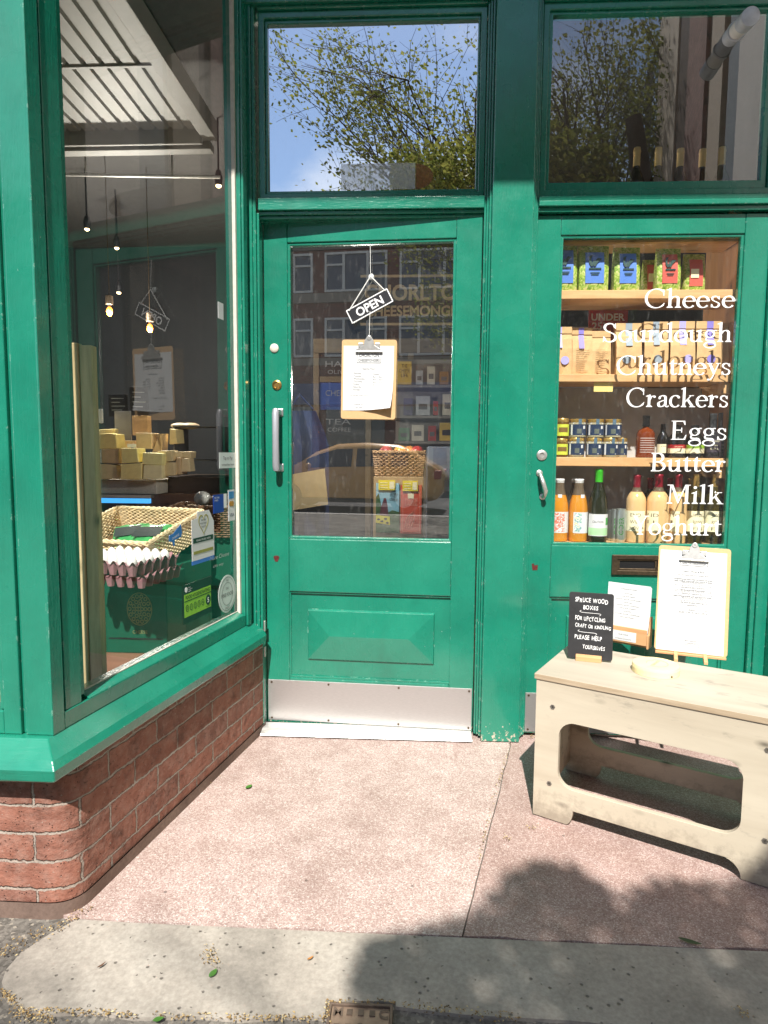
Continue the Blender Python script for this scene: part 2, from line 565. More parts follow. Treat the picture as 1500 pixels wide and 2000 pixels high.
m_plyedge = wood('plywood_edge', S(160, 140, 114), S(192, 174, 148), 0, 60, False)
m_beech = wood('beech', S(196, 146, 100), S(222, 178, 132), 0, 22, False)
m_plank = wood('rough_timber', S(164, 140, 100), S(220, 198, 152), 2, 24, True, .8)
m_slate = mat('chalkboard', (.018, .018, .02), .55, 0, .25, 30, .1)
m_chalk = mat('chalk', (.8, .8, .8), .9, 0, .1, 200)
m_kraft = mat('kraft_paper', S(206, 170, 122), .75, 0, .1, 30, .25, 35)
m_wicker = mat('wicker', S(222, 200, 158), .6, 0, .3, 60)
m_wickerd = mat('dark_wicker', S(104, 72, 44), .6, 0, .3, 60)
m_red = mat('red_card', S(178, 34, 36), .5, 0, .08)
m_blue = mat('blue_print', S(70, 120, 210), .4, 0, .1)
m_lilac = mat('lilac_print', S(140, 128, 214), .5, 0, .05)
m_navy = mat('navy_print', S(34, 52, 82), .4, 0, .12)
m_lime = mat('lime_print', S(206, 214, 70), .5, 0, .15, 60)
m_gold = mat('gold_foil', S(206, 170, 96), .3, .7, .12)
m_burg = mat('burgundy_foil', S(138, 22, 44), .3, .2, .12)
m_grn = mat('green_foil', S(60, 190, 40), .35, .1, .1)
m_black = mat('black_plastic', (.012, .012, .014), .4, 0, 0)
m_cream = mat('cream_label', S(238, 230, 196), .6, 0, .04)
m_clear = glass('window_glass', .31, 1.1)
m_clear_side = glass('side_window_glass', .05, .95, dust=.25)
m_transom = glass('transom_glass', .90, 1.0, (.7, .72, .72))
m_transom2 = glass('transom_glass_clean', .22, 1.0, (.85, .87, .86))
m_display = glass('display_glass', .01, .8, (.97, .98, .97))
m_brick = brick_mat('red_brick', S(168, 116, 98), S(136, 97, 85), S(176, 164, 152))
m_facade = brick_mat('facade_brick', S(138, 66, 52), S(112, 54, 46), S(140, 130, 120))

# ------------------------------------------------------------------ the setting on the ground
def sheet(name, poly, z, m, th=.02):
    b = MB(); b.prism(poly, z - th, z)
    o = b.build(name, m); o['kind'] = 'structure'
    return o
m_asph = concrete('pavement_asphalt', S(122, 117, 110), S(146, 141, 133), False, 130)
m_conc = concrete('concrete', S(166, 158, 148), S(187, 180, 170), True, 0, False)
m_terA = terrazzo('terrazzo_pink', (1, 1, 1))
m_terB = terrazzo('terrazzo_rose', (.86, .80, .79))
m_road = concrete('road_asphalt', S(78, 78, 80), S(96, 96, 98), False, 60)

def wob(p, q, n, amp, seed):
    rr = random.Random(seed); out = []
    for i in range(n):
        t = i / n
        x = p[0] + (q[0] - p[0]) * t; y = p[1] + (q[1] - p[1]) * t
        if i: x += rr.uniform(-amp, amp) * .5; y += rr.uniform(-amp, amp)
        out.append((x, y))
    return out
sheet('pavement', [(-60, -9.2), (60, -9.2), (60, 6.5), (-60, 6.5)], -.012, m_asph, .2)
seam0, seam1 = gnd(1000, 1442), gnd(900, 1805)
YE = -1.118
seam = [(seam0.x, .09)] + wob((seam0.x, seam0.y), (seam1.x, YE), 16, .004, 3)[1:]
sheet('lobby_floor', [(-1.02, .09)] + [(-1.02, -1.06)] + wob((-.86, YE), (seam1.x, YE), 14, .004, 1) + [(seam1.x, YE)] + seam[::-1], -.003, m_terA)
sheet('lobby_floor_patch', [(x + .004, y) for x, y in seam] + [(seam1.x + .004, YE)] + wob((seam1.x + .01, YE), (.98, YE), 10, .005, 2)[1:] + [(.99, YE), (2.9, -.95), (2.9, .09)], -.003, m_terB)
lip = [tuple(gnd(px, py).xy) for px, py in ((150, 1792), (95, 1822), (40, 1858), (12, 1890), (3, 1915), (14, 1945), (40, 1964), (100, 1976))]
lip = [(p[0], p[1]) for p in lip]
lo = [tuple(gnd(px, py).xy) for px, py in ((180, 1972), (260, 1984), (380, 1981), (470, 1988), (560, 1982), (638, 1985))]
lo2 = [tuple(gnd(px, py).xy) for px, py in ((772, 1962), (820, 1968), (905, 1978), (1010, 1984), (1120, 1990), (1250, 2004), (1420, 2020), (1600, 2040))]
cov = [tuple(gnd(px, py).xy) for px, py in ((644, 1955), (768, 1957))]
conc = lip + lo + [(cov[0][0] - .006, lo[-1][1]), (cov[0][0] - .006, cov[0][1] + .006), (cov[1][0] + .006, cov[1][1] + .006), (cov[1][0] + .006, lo2[0][1])] + lo2 + [(2.9, -1.45), (2.9, -.955), (.992, YE - .004)] + [(x, YE - .004) for x in (.6, .2, -.3, -.7)]
o = sheet('concrete_apron', conc, -.004, m_conc)

# kerb, road and the far pavement (seen in the glass)
b = MB(); b.box(-60, 60, -9.42, -9.2, -.14, -.005); o = b.build('kerb', concrete('kerb_stone', S(176, 172, 166), S(196, 192, 186), False)); o['kind'] = 'structure'
sheet('road', [(-60, -19), (60, -19), (60, -9.42), (-60, -9.42)], -.13, m_road, .2)
b = MB(); b.box(-60, 60, -19.2, -19, -.14, -.005); o = b.build('far_kerb', bpy.data.materials['kerb_stone']); o['kind'] = 'structure'
sheet('far_pavement', [(-60, -60), (60, -60), (60, -19.2), (-60, -19.2)], -.012, bpy.data.materials['pavement_asphalt'], .2)

# ------------------------------------------------------------------ the shopfront
shop = thing('shopfront', 'green painted shopfront with brick plinth, glazed doors and tall windows', 'shopfront')
SO = V((-.649, -.035, 0)); SS = V((-.194, -.981, 0)).normalized(); SN = V((.981, -.194, 0)).normalized()
def sp(s_, n_, z_=0): return SO + SS * s_ + SN * n_ + V((0, 0, z_))
SIDE = Matrix(((SS.x, SN.x, 0, SO.x), (SS.y, SN.y, 0, SO.y), (0, 0, 1, 0), (0, 0, 0, 1)))   # local (s, n, z)
def onside(px, py, n_=-.066):
    p = onplane(px, py, sp(0, n_), SN) - SO
    return p.dot(SS), p.z
# brick plinth: a wall with a rounded corner, bricks laid along its length
def path_plinth(off):
    pts = []
    s_end = 1.095
    r = .075
    p_a = sp(-.06, off); p_b = sp(s_end - r * .9, off)
    fy = sp(s_end, 0).y - off
    corner = sp(s_end, off)
    corner = V((corner.x, fy, 0))
    pts.append(p_a)
    for i in range(1, 12): pts.append(p_a.lerp(p_b, i / 11))
    c0 = p_b; c2 = V((corner.x - r, fy, 0))
    for i in range(1, 11):
        t = i / 10
        pts.append(c0 * (1 - t) ** 2 + corner * 2 * t * (1 - t) + c2 * t * t)
    for i in range(1, 8): pts.append(c2.lerp(V((-3.4, fy, 0)), i / 7))
    return pts
def sweep_uv(b, pts, z0, z1, nz=1):
    u = 0; us = [0]
    for a, c in zip(pts, pts[1:]): u += (c - a).length; us.append(u)
    vs = []; fs = []; uv = []
    for i, p in enumerate(pts):
        for k in range(nz + 1): vs.append((p.x, p.y, z0 + (z1 - z0) * k / nz))
    for i in range(len(pts) - 1):
        for k in range(nz):
            a = i * (nz + 1) + k; c = (i + 1) * (nz + 1) + k
            fs.append((a, c, c + 1, a + 1))
            z = z0 + (z1 - z0) * k / nz; zz = z0 + (z1 - z0) * (k + 1) / nz
            uv.append([(us[i], z), (us[i + 1], z), (us[i + 1], zz), (us[i], zz)])
    b.smooth = True
    b.add(vs, fs, uv)
b = MB(); sweep_uv(b, path_plinth(0), .03, .405)
b.build('brick_plinth', m_brick, shop)
b = MB(); sweep_uv(b, path_plinth(.006), -.012, .032)
b.build('plinth_footing', concrete('plinth_render', S(124, 104, 94), S(150, 130, 118), False), shop)

# sill running round the bay
SILLP = [(-.2, .378), (.004, .378), (.019, .388), (.021, .416), (.008, .434), (-.036, .470), (-.2, .470)]      # (outwards, z)
def sill_loop(off):
    fy = sp(1.10, 0).y - .045 - off
    a = sp(-.045, off)
    d = SS
    t = (fy - a.y) / d.y
    c = a + d * t
    return [a, c, V((-3.4, fy, 0))]
b = MB()
loops = [sill_loop(o_) for o_, z_ in SILLP]
vs = []; fs = []
for k in range(3):
    for i, (o_, z_) in enumerate(SILLP): vs.append((loops[i][k].x, loops[i][k].y, z_))
n = len(SILLP)
for k in range(2):
    for i in range(n):
        j = (i + 1) % n
        fs.append((k * n + i, k * n + j, (k + 1) * n + j, (k + 1) * n + i))
fs += [tuple(range(n)), tuple(range(2 * n, 3 * n))]
b.add(vs, fs)
b.build('window_sill', m_greenh, shop, .003)

# side window of the bay: local (s along, n out, z up)
ZT = 3.74
b = MB(); b.M = SIDE
b.box(.036, 1.058, -.10, -.0345, .4715, .515)                       # bottom rail
b.prism([(-.10, .5155), (-.034, .5155), (-.038, .519), (-.0645, .5295), (-.10, .5295)], .048, .965, 'x')
b.box(-.05, .0355, -.10, -.036, .4715, ZT)                       # stile beside the door
b.box(.0, .030, -.0355, -.026, .471, ZT)
b.box(.966, .990, -.115, -.048, .5285, ZT)                       # beads and posts at the front
b.box(.9905, 1.050, -.115, -.038, .5156, ZT)
b.box(1.0585, 1.100, -.115, -.034, .4705, ZT)
b.box(1.0505, 1.058, -.115, -.046, .516, ZT)
win = b.build('window', m_green, shop, .003)
b = MB(); b.M = SIDE
b.add([(.02, -.066, .529), (.97, -.066, .529), (.97, -.066, ZT), (.02, -.066, ZT)], [(0, 1, 2, 3)])
b.build('pane', m_clear_side, win)
b = MB(); b.M = SIDE
b.box(.036, .0475, -.0655, -.052, .5215, ZT)
b.box(.0475, .96, -.0655, -.062, .5297, .533)
b.build('putty', m_offw, win)
# front window of the bay
FY = sp(1.100, -.034).y
XC = sp(1.100, -.034).x
b = MB()
b.box(-.966, XC - .003, FY + .001, FY + .05, .4705, ZT)
b.box(-.978, -.966, FY + .012, FY + .06, .4705, ZT)
b.box(-1.022, -.978, FY + .002, FY + .06, .4705, ZT)
b.box(-1.034, -1.0222, FY + .008, FY + .06, .5315, ZT)
b.box(-3.4, -1.0222, FY + .003, FY + .06, .4705, .53)
b.box(-2.3, -2.2, FY + .003, FY + .06, .531, ZT)
fwin = b.build('window', m_green, shop, .003)
b = MB(); b.add([(-3.4, FY + .03, .53), (-1.03, FY + .03, .53), (-1.03, FY + .03, ZT), (-3.4, FY + .03, ZT)], [(0, 1, 2, 3)])
b.build('pane', m_display, fwin)
b = MB(); b.box(-.989, -.985, -1.3, FY + .03, 0, 0.001)

# fixed framing of the lobby wall
BAR0, BAR1 = 2.118, 2.164
b = MB()
b.box(-.70, -.662, 0, .09, 0, 3.77)
b.box(-.6615, -.648, .004, .09, .006, 3.5)
b.box(-.6475, -.637, .012, .09, .006, BAR0 - .004)
b.build('door_jamb', m_greenw, shop, .003)
b = MB()
b.box(.2715, .428, -.035, .12, 0, 3.77)
b.build('pilaster', m_greenw, shop, .004)
b = MB()
for x0, x1, y0 in ((.245, .2535, .010), (.254, .2625, .003), (.263, .271, -.012), (.4285, .4365, -.012), (.437, .445, .004), (.4455, .453, .012)):
    b.box(x0, x1, y0, .12, .012, 3.77)
b.build('moulding', m_greenw, shop, .002)
b = MB()
b.box(-.6375, .2445, -.004, .09, BAR0, BAR1)
b.box(-.6375, .2445, .008, .09, BAR0 - .014, BAR0 - .0005)
b.box(-.6375, .2445, .02, .09, BAR0 - .026, BAR0 - .0145)
b.box(.4535, 2.4, -.004, .09, BAR0 + .004, BAR1 - .022)
b.box(.4535, 2.4, .004, .09, BAR1 - .0215, BAR1 - .002)
b.box(.4535, 2.4, .010, .09, BAR0 - .014, BAR0 + .0035)
b.build('transom_bar', m_greenh, shop, .003)
b = MB()
b.box(-.70, .271, -.012, .09, 2.874, 3.77)
b.box(.4285, 2.4, -.012, .09, 2.88, 3.77)
b.box(-.6375, .2445, .006, .09, 2.862, 2.8735)
b.box(.4535, 2.4, .006, .09, 2.866, 2.8795)
b.build('head_board', m_greenh, shop, .003)
def transom(x0, x1, z0, z1, px0, px1, pz0, pz1, mg):
    w = .024
    b = MB()
    b.ring([(x0, z0), (x1, z0), (x1, z1), (x0, z1)], [(x0 + w, z0 + w), (x1 - w, z0 + w), (x1 - w, z1 - w), (x0 + w, z1 - w)], .02, .075)
    b.ring([(x0 + w + .0003, z0 + w + .0003), (x1 - w - .0003, z0 + w + .0003), (x1 - w - .0003, z1 - w - .0003), (x0 + w + .0003, z1 - w - .0003)], [(px0, pz0), (px1, pz0), (px1, pz1), (px0, pz1)], .032, .07)
    f = b.build('transom_window', m_green, shop, .003)
    b = MB(); b.add([(px0 - .01, .046, pz0 - .01), (px1 + .01, .046, pz0 - .01), (px1 + .01, .046, pz1 + .01), (px0 - .01, .046, pz1 + .01)], [(0, 1, 2, 3)])
    b.build('pane', mg, f)
    return f
transom(-.6365, .2435, BAR1 + .001, 2.861, -.602, .211, 2.202, 2.822, m_transom)
transom(.4545, 1.336, BAR1 + .001, 2.865, .492, 1.288, 2.221, 2.829, m_transom2)
b = MB()
b.box(1.356, 1.40, .004, .12, 0, 3.77)
b.box(1.3375, 1.3555, .012, .12, .006, 3.5)
b.box(1.4005, 1.56, -.035, .12, 0, 3.77)
b.box(1.5605, 3.2, -.004, .12, 0, 2.1)
b.box(1.5605, 3.2, -.006, .12, 2.17, 3.77)
b.build('side_panelling', m_greenw, shop, .003)
# fascia and brick above: the edge that shades the top of the lobby
FZ = 3.74
CORN = 2.19 + (1.60 - .035) * 1.194
b = MB()
b.box(-4.2, 1.9, FY - .02, FY + .10, FZ, 4.3)
b.box(-4.2, 1.9, -1.60, FY - .0205, CORN, 4.3)
b.build('fascia', m_greenh, shop, .004)
b = MB()
b.box(-4.2, 3.4, FY + .1005, .1, FZ + .03, FZ + .06)
b.build('lobby_soffit', m_greenh, shop)
b = MB()
for f_, u in (((-4.2, FY + .04, 4.301), (3.4, FY + .04, 4.301)),):
    sweep_uv(b, [V(u), V(f_)], 4.301, 9)
b.m = 0
b.box(-4.2, 3.4, FY + .06, 5.3, 4.3005, 9)
b.build('brick_front', m_facade, shop)
b = MB(); b.box(-.70, 2.4, .091, .1195, 2.87, 3.79); b.build('lining', m_white, shop)

# ------------------------------------------------------------------ left door, standing slightly ajar
ANG = math.radians(3.4)
HN = at(938, 900, .02); HN.z = 0
DN = V((math.sin(ANG), math.cos(ANG), 0)); DU = V((math.cos(ANG), -math.sin(ANG), 0))
def duz(px, py, off=0.0):
    p = onplane(px, py, HN + DN * off, DN) - HN
    return p.dot(DU), p.z
DOORM = Matrix.Translation(HN) @ Matrix.Rotation(-ANG, 4, 'Z')
uL = duz(519, 1000)[0]; uR = -.010
gu0 = duz(562, 476, .012)[0]; gu1 = duz(892, 467, .012)[0]
gz0, gz1 = .812, 2.016
pz0, pz1 = .212, .588
pu0, pu1 = -.792, -.099
def make_door(u0, u1, ztop, g, p, zb):
    (a0, a1, c0, c1) = g; (q0, q1, r0, r1) = p
    b = MB()
    b.box(u0, a0, 0, .044, zb, ztop)
    b.box(a1, u1, 0, .044, zb, ztop)
    b.box(a0 + .0004, a1 - .0004, .0005, .0435, c1, ztop)
    b.box(a0 + .0004, a1 - .0004, .0005, .0435, r1, c0)
    b.box(a0 + .0004, a1 - .0004, .0005, .0435, zb, r0)
    if q0 > a0: b.box(a0 + .0004, q0, .0005, .0435, r0, r1)
    if q1 < a1: b.box(q1, a1 - .0004, .0005, .0435, r0, r1)
    return b
def door_fill(d, g, p, rp, mg, ridge):
    (a0, a1, c0, c1) = g; (q0, q1, r0, r1) = p
    b = MB()
    w = .012
    b.ring([(a0 - .001, c0 - .001), (a1 + .001, c0 - .001), (a1 + .001, c1 + .001), (a0 - .001, c1 + .001)], [(a0 + w, c0 + w), (a1 - w, c0 + w), (a1 - w, c1 - w), (a0 + w, c1 - w)], .006, .03)
    b.build('glazing_bead', m_green, d, .004)
    b = MB(); b.add([(a0, .0225, c0), (a1, .0225, c0), (a1, .0225, c1), (a0, .0225, c1)], [(0, 1, 2, 3)])
    b.build('pane', mg, d)
    b = MB()
    b.box(q0 - .002, q1 + .002, .016, .036, r0 - .002, r1 + .002)
    w = .009
    b.ring([(q0 - .0005, r0 - .0005), (q1 + .0005, r0 - .0005), (q1 + .0005, r1 + .0005), (q0 - .0005, r1 + .0005)], [(q0 + w, r0 + w), (q1 - w, r0 + w), (q1 - w, r1 - w), (q0 + w, r1 - w)], .007, .0165)
    x0, x1, z0, z1 = rp
    zc = (z0 + z1) / 2
    vs = [(x0, .0165, z0), (x1, .0165, z0), (x1, .0165, z1), (x0, .0165, z1), (x0 + .003, .008, z0 + .006), (x1 - .003, .008, z0 + .006), (x1 - .003, .008, z1 - .006), (x0 + .003, .008, z1 - .006), (ridge[0], -.006, zc), (ridge[1], -.006, zc)]
    b.add(vs, [(0, 1, 5, 4), (1, 2, 6, 5), (2, 3, 7, 6), (3, 0, 4, 7), (4, 5, 9, 8), (6, 7, 8, 9), (5, 6, 9), (7, 4, 8)])
    b.build('panel', m_green, d, .0015)
ld = make_door(uL, uR, 2.10, (gu0, gu1, gz0, gz1), (pu0, pu1, pz0, pz1), .012).build('door', m_greenw, shop, .003)
ld.matrix_local = DOORM
ld['label'] = 'glazed green door with kick plate, standing slightly ajar'
door_fill(ld, (gu0, gu1, gz0, gz1), (pu0, pu1, pz0, pz1), (-.713, -.174, .290, .512), m_clear, (-.616, -.281))
def screw(b, x, y, z, r=.0045):
    b.lathe([(r, 0), (r, .0012), (r * .5, .002)], (x, y, z), 8, 'y')
b = MB()
b.box(uL + .004, uR - .004, -.0022, .001, .022, .201)
b.build('kick_plate', m_steel, ld, .001)
b = MB()
for x in (uL + .02, -.62, -.32, uR - .016):
    for z in (.032, .190): b = MB(); b.lathe([(.0046, -.004), (.0046, -.0021)], (x, 0, z), 8, 'y'); b.build('screw', m_oldbrass, ld)
# pull handle
u, z1 = duz(541, 799, -.03); _, z0 = duz(541, 919, -.03)
b = MB()
for zz in (z0 + .012, z1 - .012):
    b = MB(); b.box(u - .019, u + .019, -.005, 0, zz - .016, zz + .016)
    b.box(u - .014, u + .014, -.045, -.0045, zz - .010, zz + .010)
    b.build('handle_bracket', m_alu, ld, .003)
b = MB(); b.tube([(u, -.045, z0 + .004), (u, -.052, z0 + .02), (u, -.054, (z0 + z1) / 2), (u, -.052, z1 - .02), (u, -.045, z1 - .004)], [.014, .0145, .0135, .0145, .014], 14)
b.build('pull_handle', mat('grey_grip', S(176, 178, 186), .38, .35, .05), ld, smooth=True)
u, z = duz(536, 680)
b = MB(); b.lathe([(.018, 0), (.018, -.004), (.014, -.007), (.004, -.008)], (u, 0, z), 20, 'y'); b.build('lock_cover', mat('pale_disc', S(222, 214, 200), .5), ld, smooth=True)
u, z = duz(541, 752)
b = MB(); b.lathe([(.020, 0), (.020, -.004), (.013, -.008), (.012, -.004)], (u, 0, z), 20, 'y'); b.box(u - .002, u + .002, -.0085, -.003, z - .008, z + .004)
b.build('lock_barrel', m_brass, ld, smooth=True)
u, z = duz(540, 1091)
b = MB(); b.prism([(u + .011 * math.cos(a) * (1 + .3 * math.sin(3 * a)), z + .016 * math.sin(a) * (1 + .2 * math.cos(2 * a))) for a in [i * PI / 7 for i in range(14)]], -.0012, .0005, 'y'); b.build('old_lock_hole', mat('hole_red', S(90, 30, 28), .9, 0, .5, 90), ld)
# threshold
b = MB()
b.prism([(-.052, .004), (.05, .004), (.05, .020), (-.01, .020), (-.022, .014), (-.047, .011)], -.64, .236, 'x')
b.build('threshold', mat('threshold_aluminium', (.62, .61, .585), .42, .6, .08, 50), shop, .0015)
b = MB(); b.box(-.66, .245, .055, .3, -.003, .006); b.build('door_mat_well', m_dark, shop)
# keeps in the gap
for zz in (fz(518, 1222, .03), fz(518, 1272, .03)): b = MB(); b.box(-.6365, -.630, .02, .034, zz - .022, zz + .022); b.build('strike_plate', m_chrome, shop, .001)

# ------------------------------------------------------------------ right door
RDY = .03
rd = make_door(.4545, 1.336, 2.098, (.546, 1.244, .806, 2.024), (.536, 1.244, .215, .592), .014).build('door', m_greenw, shop, .003)
rd.location = (0, RDY, 0)
rd['label'] = 'glazed green door lettered with foods, letterbox below'
door_fill(rd, (.546, 1.244, .806, 2.024), (.546, 1.244, .215, .592), (.618, 1.16, .29, .516), m_display, (.71, 1.07))
b = MB(); b.box(.459, 1.33, -.0022, .001, .02, .187); b.build('kick_plate', m_steel, rd, .001)
b = MB()
for x in (.472, .7, 1.0, 1.31):
    for z in (.03, .176): b = MB(); b.lathe([(.0046, -.004), (.0046, -.0021)], (x, 0, z), 8, 'y'); b.build('screw', m_oldbrass, rd)
# letterbox
b = MB()
x0, x1, z0, z1 = .789, .992, .691, .772
b.ring(rrect(x0, x1, z0, z1, .004), rrect(x0 + .022, x1 - .022, z0 + .018, z1 - .018, .002), -.010, 0)
b.ring(rrect(x0 + .0222, x1 - .0222, z0 + .0182, z1 - .0182, .002), rrect(x0 + .032, x1 - .032, z0 + .026, z1 - .024, .002), -.006, .002)
lb = b.build('letterbox', m_oldbrass, rd, .002)
b = MB(); b.box(x0 + .03, x1 - .03, -.001, .004, z0 + .02, z1 - .02); b.build('letterbox_flap', m_black, rd)
# handle and lock of the right door
u, z = fx(1059, 889, .02), fz(1059, 889, .02)
b = MB(); b.lathe([(.021, 0), (.021, -.004), (.016, -.008), (.009, -.008), (.009, -.005)], (u, 0, z), 20, 'y'); b.build('lock_barrel', m_chrome, rd, smooth=True)
hx0, hz0 = fx(1056, 922, .0), fz(1056, 922, .0); hx1, hz1 = fx(1062, 975, .0), fz(1062, 975, .0)
b = MB()
for x_, z_ in ((hx0, hz0 - .005), (hx1, hz1 + .008)):
    b.lathe([(.013, 0), (.013, -.004), (.008, -.008)], (x_, 0, z_), 14, 'y')
b.tube([(hx0, -.004, hz0 - .005), (hx0, -.03, hz0 - .012), (hx0 + .008, -.045, hz0 - .04), (hx1 + .004, -.045, (hz0 + hz1) / 2 - .02), (hx1 + .002, -.03, hz1 + .012), (hx1, -.004, hz1 + .008)], [.007, .008, .009, .009, .008, .007], 10)
b.build('pull_handle', m_chrome, rd, smooth=True)
u, z = fx(1044, 1107, .03), fz(1044, 1107, .03)
b = MB(); b.prism([(u - .012, z + .012), (u - .002, z + .014), (u - .002, z + .006), (u + .013, z + .008), (u + .012, z - .013), (u - .008, z - .014)], -.0012, .0005, 'y'); b.build('old_lock_hole', bpy.data.materials['hole_red'], rd)
b = MB()
for zz in (fz(1027, 1147, .03),): b.lathe([(.004, 0), (.004, -.002)], (fx(1027, 1147, .03), 0, zz), 8, 'y')
b.build('latch_screw', m_chrome, rd)

# ---- painted-on looking white vinyl words: serif letters drawn from strokes
def catmull(P, n=7):
    out = []
    Q = [P[0]] + list(P) + [P[-1]]
    for i in range(1, len(Q) - 2):
        p0, p1, p2, p3 = Q[i - 1], Q[i], Q[i + 1], Q[i + 2]
        for k in range(n):
            t = k / n
            out.append(tuple(.5 * (2 * p1[j] + (p2[j] - p0[j]) * t + (2 * p0[j] - 5 * p1[j] + 4 * p2[j] - p3[j]) * t * t + (3 * p1[j] - p0[j] - 3 * p2[j] + p3[j]) * t ** 3) for j in (0, 1)))
    out.append(P[-1])
    return out
def arc(cx, cy, rx, ry, a0, a1, n=26):
    return [(cx + rx * math.cos(math.radians(a0 + (a1 - a0) * i / n)), cy + ry * math.sin(math.radians(a0 + (a1 - a0) * i / n))) for i in range(n + 1)]
T, TH = .118, .042
def stroke(pts, T=T, th=TH, tilt=12, w=None):
    L = []; Rr = []
    n = len(pts)
    for i in range(n):
        a = pts[max(0, i - 1)]; c = pts[min(n - 1, i + 1)]
        dx, dy = c[0] - a[0], c[1] - a[1]
        l = math.hypot(dx, dy) or 1
        dx /= l; dy /= l
        ang = math.atan2(dy, dx) - math.radians(tilt)
        ww = w if w else math.sqrt((T * math.sin(ang)) ** 2 + (th * math.cos(ang)) ** 2)
        L.append((pts[i][0] - dy * ww / 2, pts[i][1] + dx * ww / 2)); Rr.append((pts[i][0] + dy * ww / 2, pts[i][1] - dx * ww / 2))
    return ('strip', L, Rr)
def P(*p): return ('poly', list(p))
def stem(x, y0, y1, t=T): return P((x - t / 2, y0), (x + t / 2, y0), (x + t / 2, y1), (x - t / 2, y1))
def foot(x, y=0, l=.13, r=.13, t=T, up=1):
    h = .034 * up; q = .085 * up
    return P((x - l, y), (x + r, y), (x + r, y + h), (x + t / 2, y + q), (x - t / 2, y + q), (x - l, y + h))
def flag(x, y, t=T): return P((x - t / 2 - .1, y - .075), (x + t / 2, y + .02), (x + t / 2, y - .09), (x - t / 2, y - .10), (x - t / 2 - .1, y - .10))
XH = .62
def glyph(ch):
    if ch == 'C': return [stroke(arc(.47, .5, .42, .5, 42, 318)), P((.76, .64), (.80, .64), (.79, .98), (.755, .98)), P((.76, .10), (.83, .24), (.80, .26), (.74, .16))], .88
    if ch == 'S': return [stroke(catmull([(.55, .76), (.46, .93), (.31, .98), (.15, .92), (.09, .77), (.16, .62), (.32, .52), (.50, .42), (.58, .27), (.52, .09), (.33, .015), (.16, .07), (.07, .25)]), T * .95, .05, -18), P((.55, .70), (.585, .70), (.575, 1.0), (.54, .98)), P((.03, .0), (.065, .02), (.085, .30), (.05, .30))], .67
    if ch == 'E': return [stem(.15, 0, 1), P((.02, 0), (.21, 0), (.21, .04), (.02, .03)), P((.02, 1), (.21, 1), (.21, .96), (.02, .97)), P((.2, 0), (.62, 0), (.67, .26), (.635, .26), (.55, .045), (.2, .045)), P((.2, 1), (.59, 1), (.61, .78), (.575, .78), (.51, .955), (.2, .955)), P((.2, .485), (.46, .485), (.46, .53), (.2, .53)), P((.44, .38), (.48, .38), (.48, .64), (.44, .64))], .72
    if ch == 'B': return [stem(.15, 0, 1), foot(.15, 0, .13, .1), foot(.15, 1, .13, .1, up=-1), stroke([(.18, .975), (.3, .975)] + arc(.32, .75, .2, .225, 85, -85) + [(.18, .525)]), stroke([(.18, .505), (.33, .505)] + arc(.34, .265, .25, .243, 85, -85) + [(.18, .022)])], .68
    if ch == 'M': return [stroke([(.14, .0), (.17, 1)], w=.05), foot(.14, 0, .12, .12, .05), P((.02, 1), (.24, 1), (.20, .955), (.02, .965)), P((.15, 1), (.26, 1), (.53, .17), (.48, .0)), stroke([(.485, .02), (.80, 1)], w=.05), stem(.85, 0, 1), P((.79, 1), (1.0, 1), (1.0, .965), (.86, .955)), foot(.85, 0, .14, .14)], 1.04
    if ch == 'Y': return [P((.06, .98), (.20, .98), (.43, .46), (.33, .42)), stroke([(.38, .45), (.64, .97)], w=.05), stem(.38, 0, .5), foot(.38, 0, .15, .15), P((.0, 1), (.28, 1), (.28, .965), (.0, .965)), P((.53, 1), (.77, 1), (.77, .965), (.53, .965))], .74
    if ch == 'h': return [stem(.13, 0, 1.02), flag(.13, 1.03), foot(.13), stroke(catmull([(.15, .44), (.25, .57), (.37, .60), (.465, .52), (.475, .36)]) + [(.475, .3)]), stem(.475, 0, .36), foot(.475)], .62
    if ch == 'n': return [stem(.13, 0, XH), flag(.13, XH + .03), foot(.13), stroke(catmull([(.15, .44), (.25, .57), (.37, .60), (.465, .52), (.475, .36)]) + [(.475, .3)]), stem(.475, 0, .36), foot(.475)], .62
    if ch == 'r': return [stem(.13, 0, XH), flag(.13, XH + .03), foot(.13, 0, .13, .15), stroke(catmull([(.16, .40), (.22, .53), (.31, .575), (.38, .56)])), ('poly', arc(.375, .54, .06, .06, 0, 330, 10))], .45
    if ch == 'u': return [stem(.13, .2, XH), flag(.13, XH + .02), stroke([(.13, .28)] + catmull([(.13, .22), (.16, .08), (.26, .02), (.37, .06), (.46, .17)])), stem(.485, 0, XH), flag(.485, XH + .02), P((.43, 0), (.62, .0), (.62, .03), (.54, .08))], .63
    if ch == 'o': return [stroke(arc(.29, .305, .235, .30, 0, 360, 40))], .58
    if ch == 'e': return [stroke(arc(.28, .305, .225, .30, 6, 322, 40)), P((.06, .325), (.52, .325), (.52, .365), (.06, .365))], .54
    if ch == 'c': return [stroke(arc(.28, .305, .225, .30, 48, 320, 34)), ('poly', arc(.43, .51, .058, .058, 0, 330, 10))], .51
    if ch == 's': return [stroke(catmull([(.36, .46), (.30, .57), (.21, .60), (.11, .56), (.08, .46), (.13, .375), (.22, .32), (.33, .255), (.37, .16), (.32, .05), (.20, .015), (.11, .05), (.06, .16)]), .088, .045, -18), P((.36, .42), (.39, .42), (.38, .61), (.355, .60)), P((.035, .0), (.065, .01), (.075, .19), (.045, .19))], .45
    if ch == 'd': return [stroke(arc(.27, .305, .215, .30, 40, 322, 34)), stem(.485, 0, 1.02), flag(.485, 1.03), P((.43, 0), (.62, .0), (.62, .03), (.54, .08))], .63
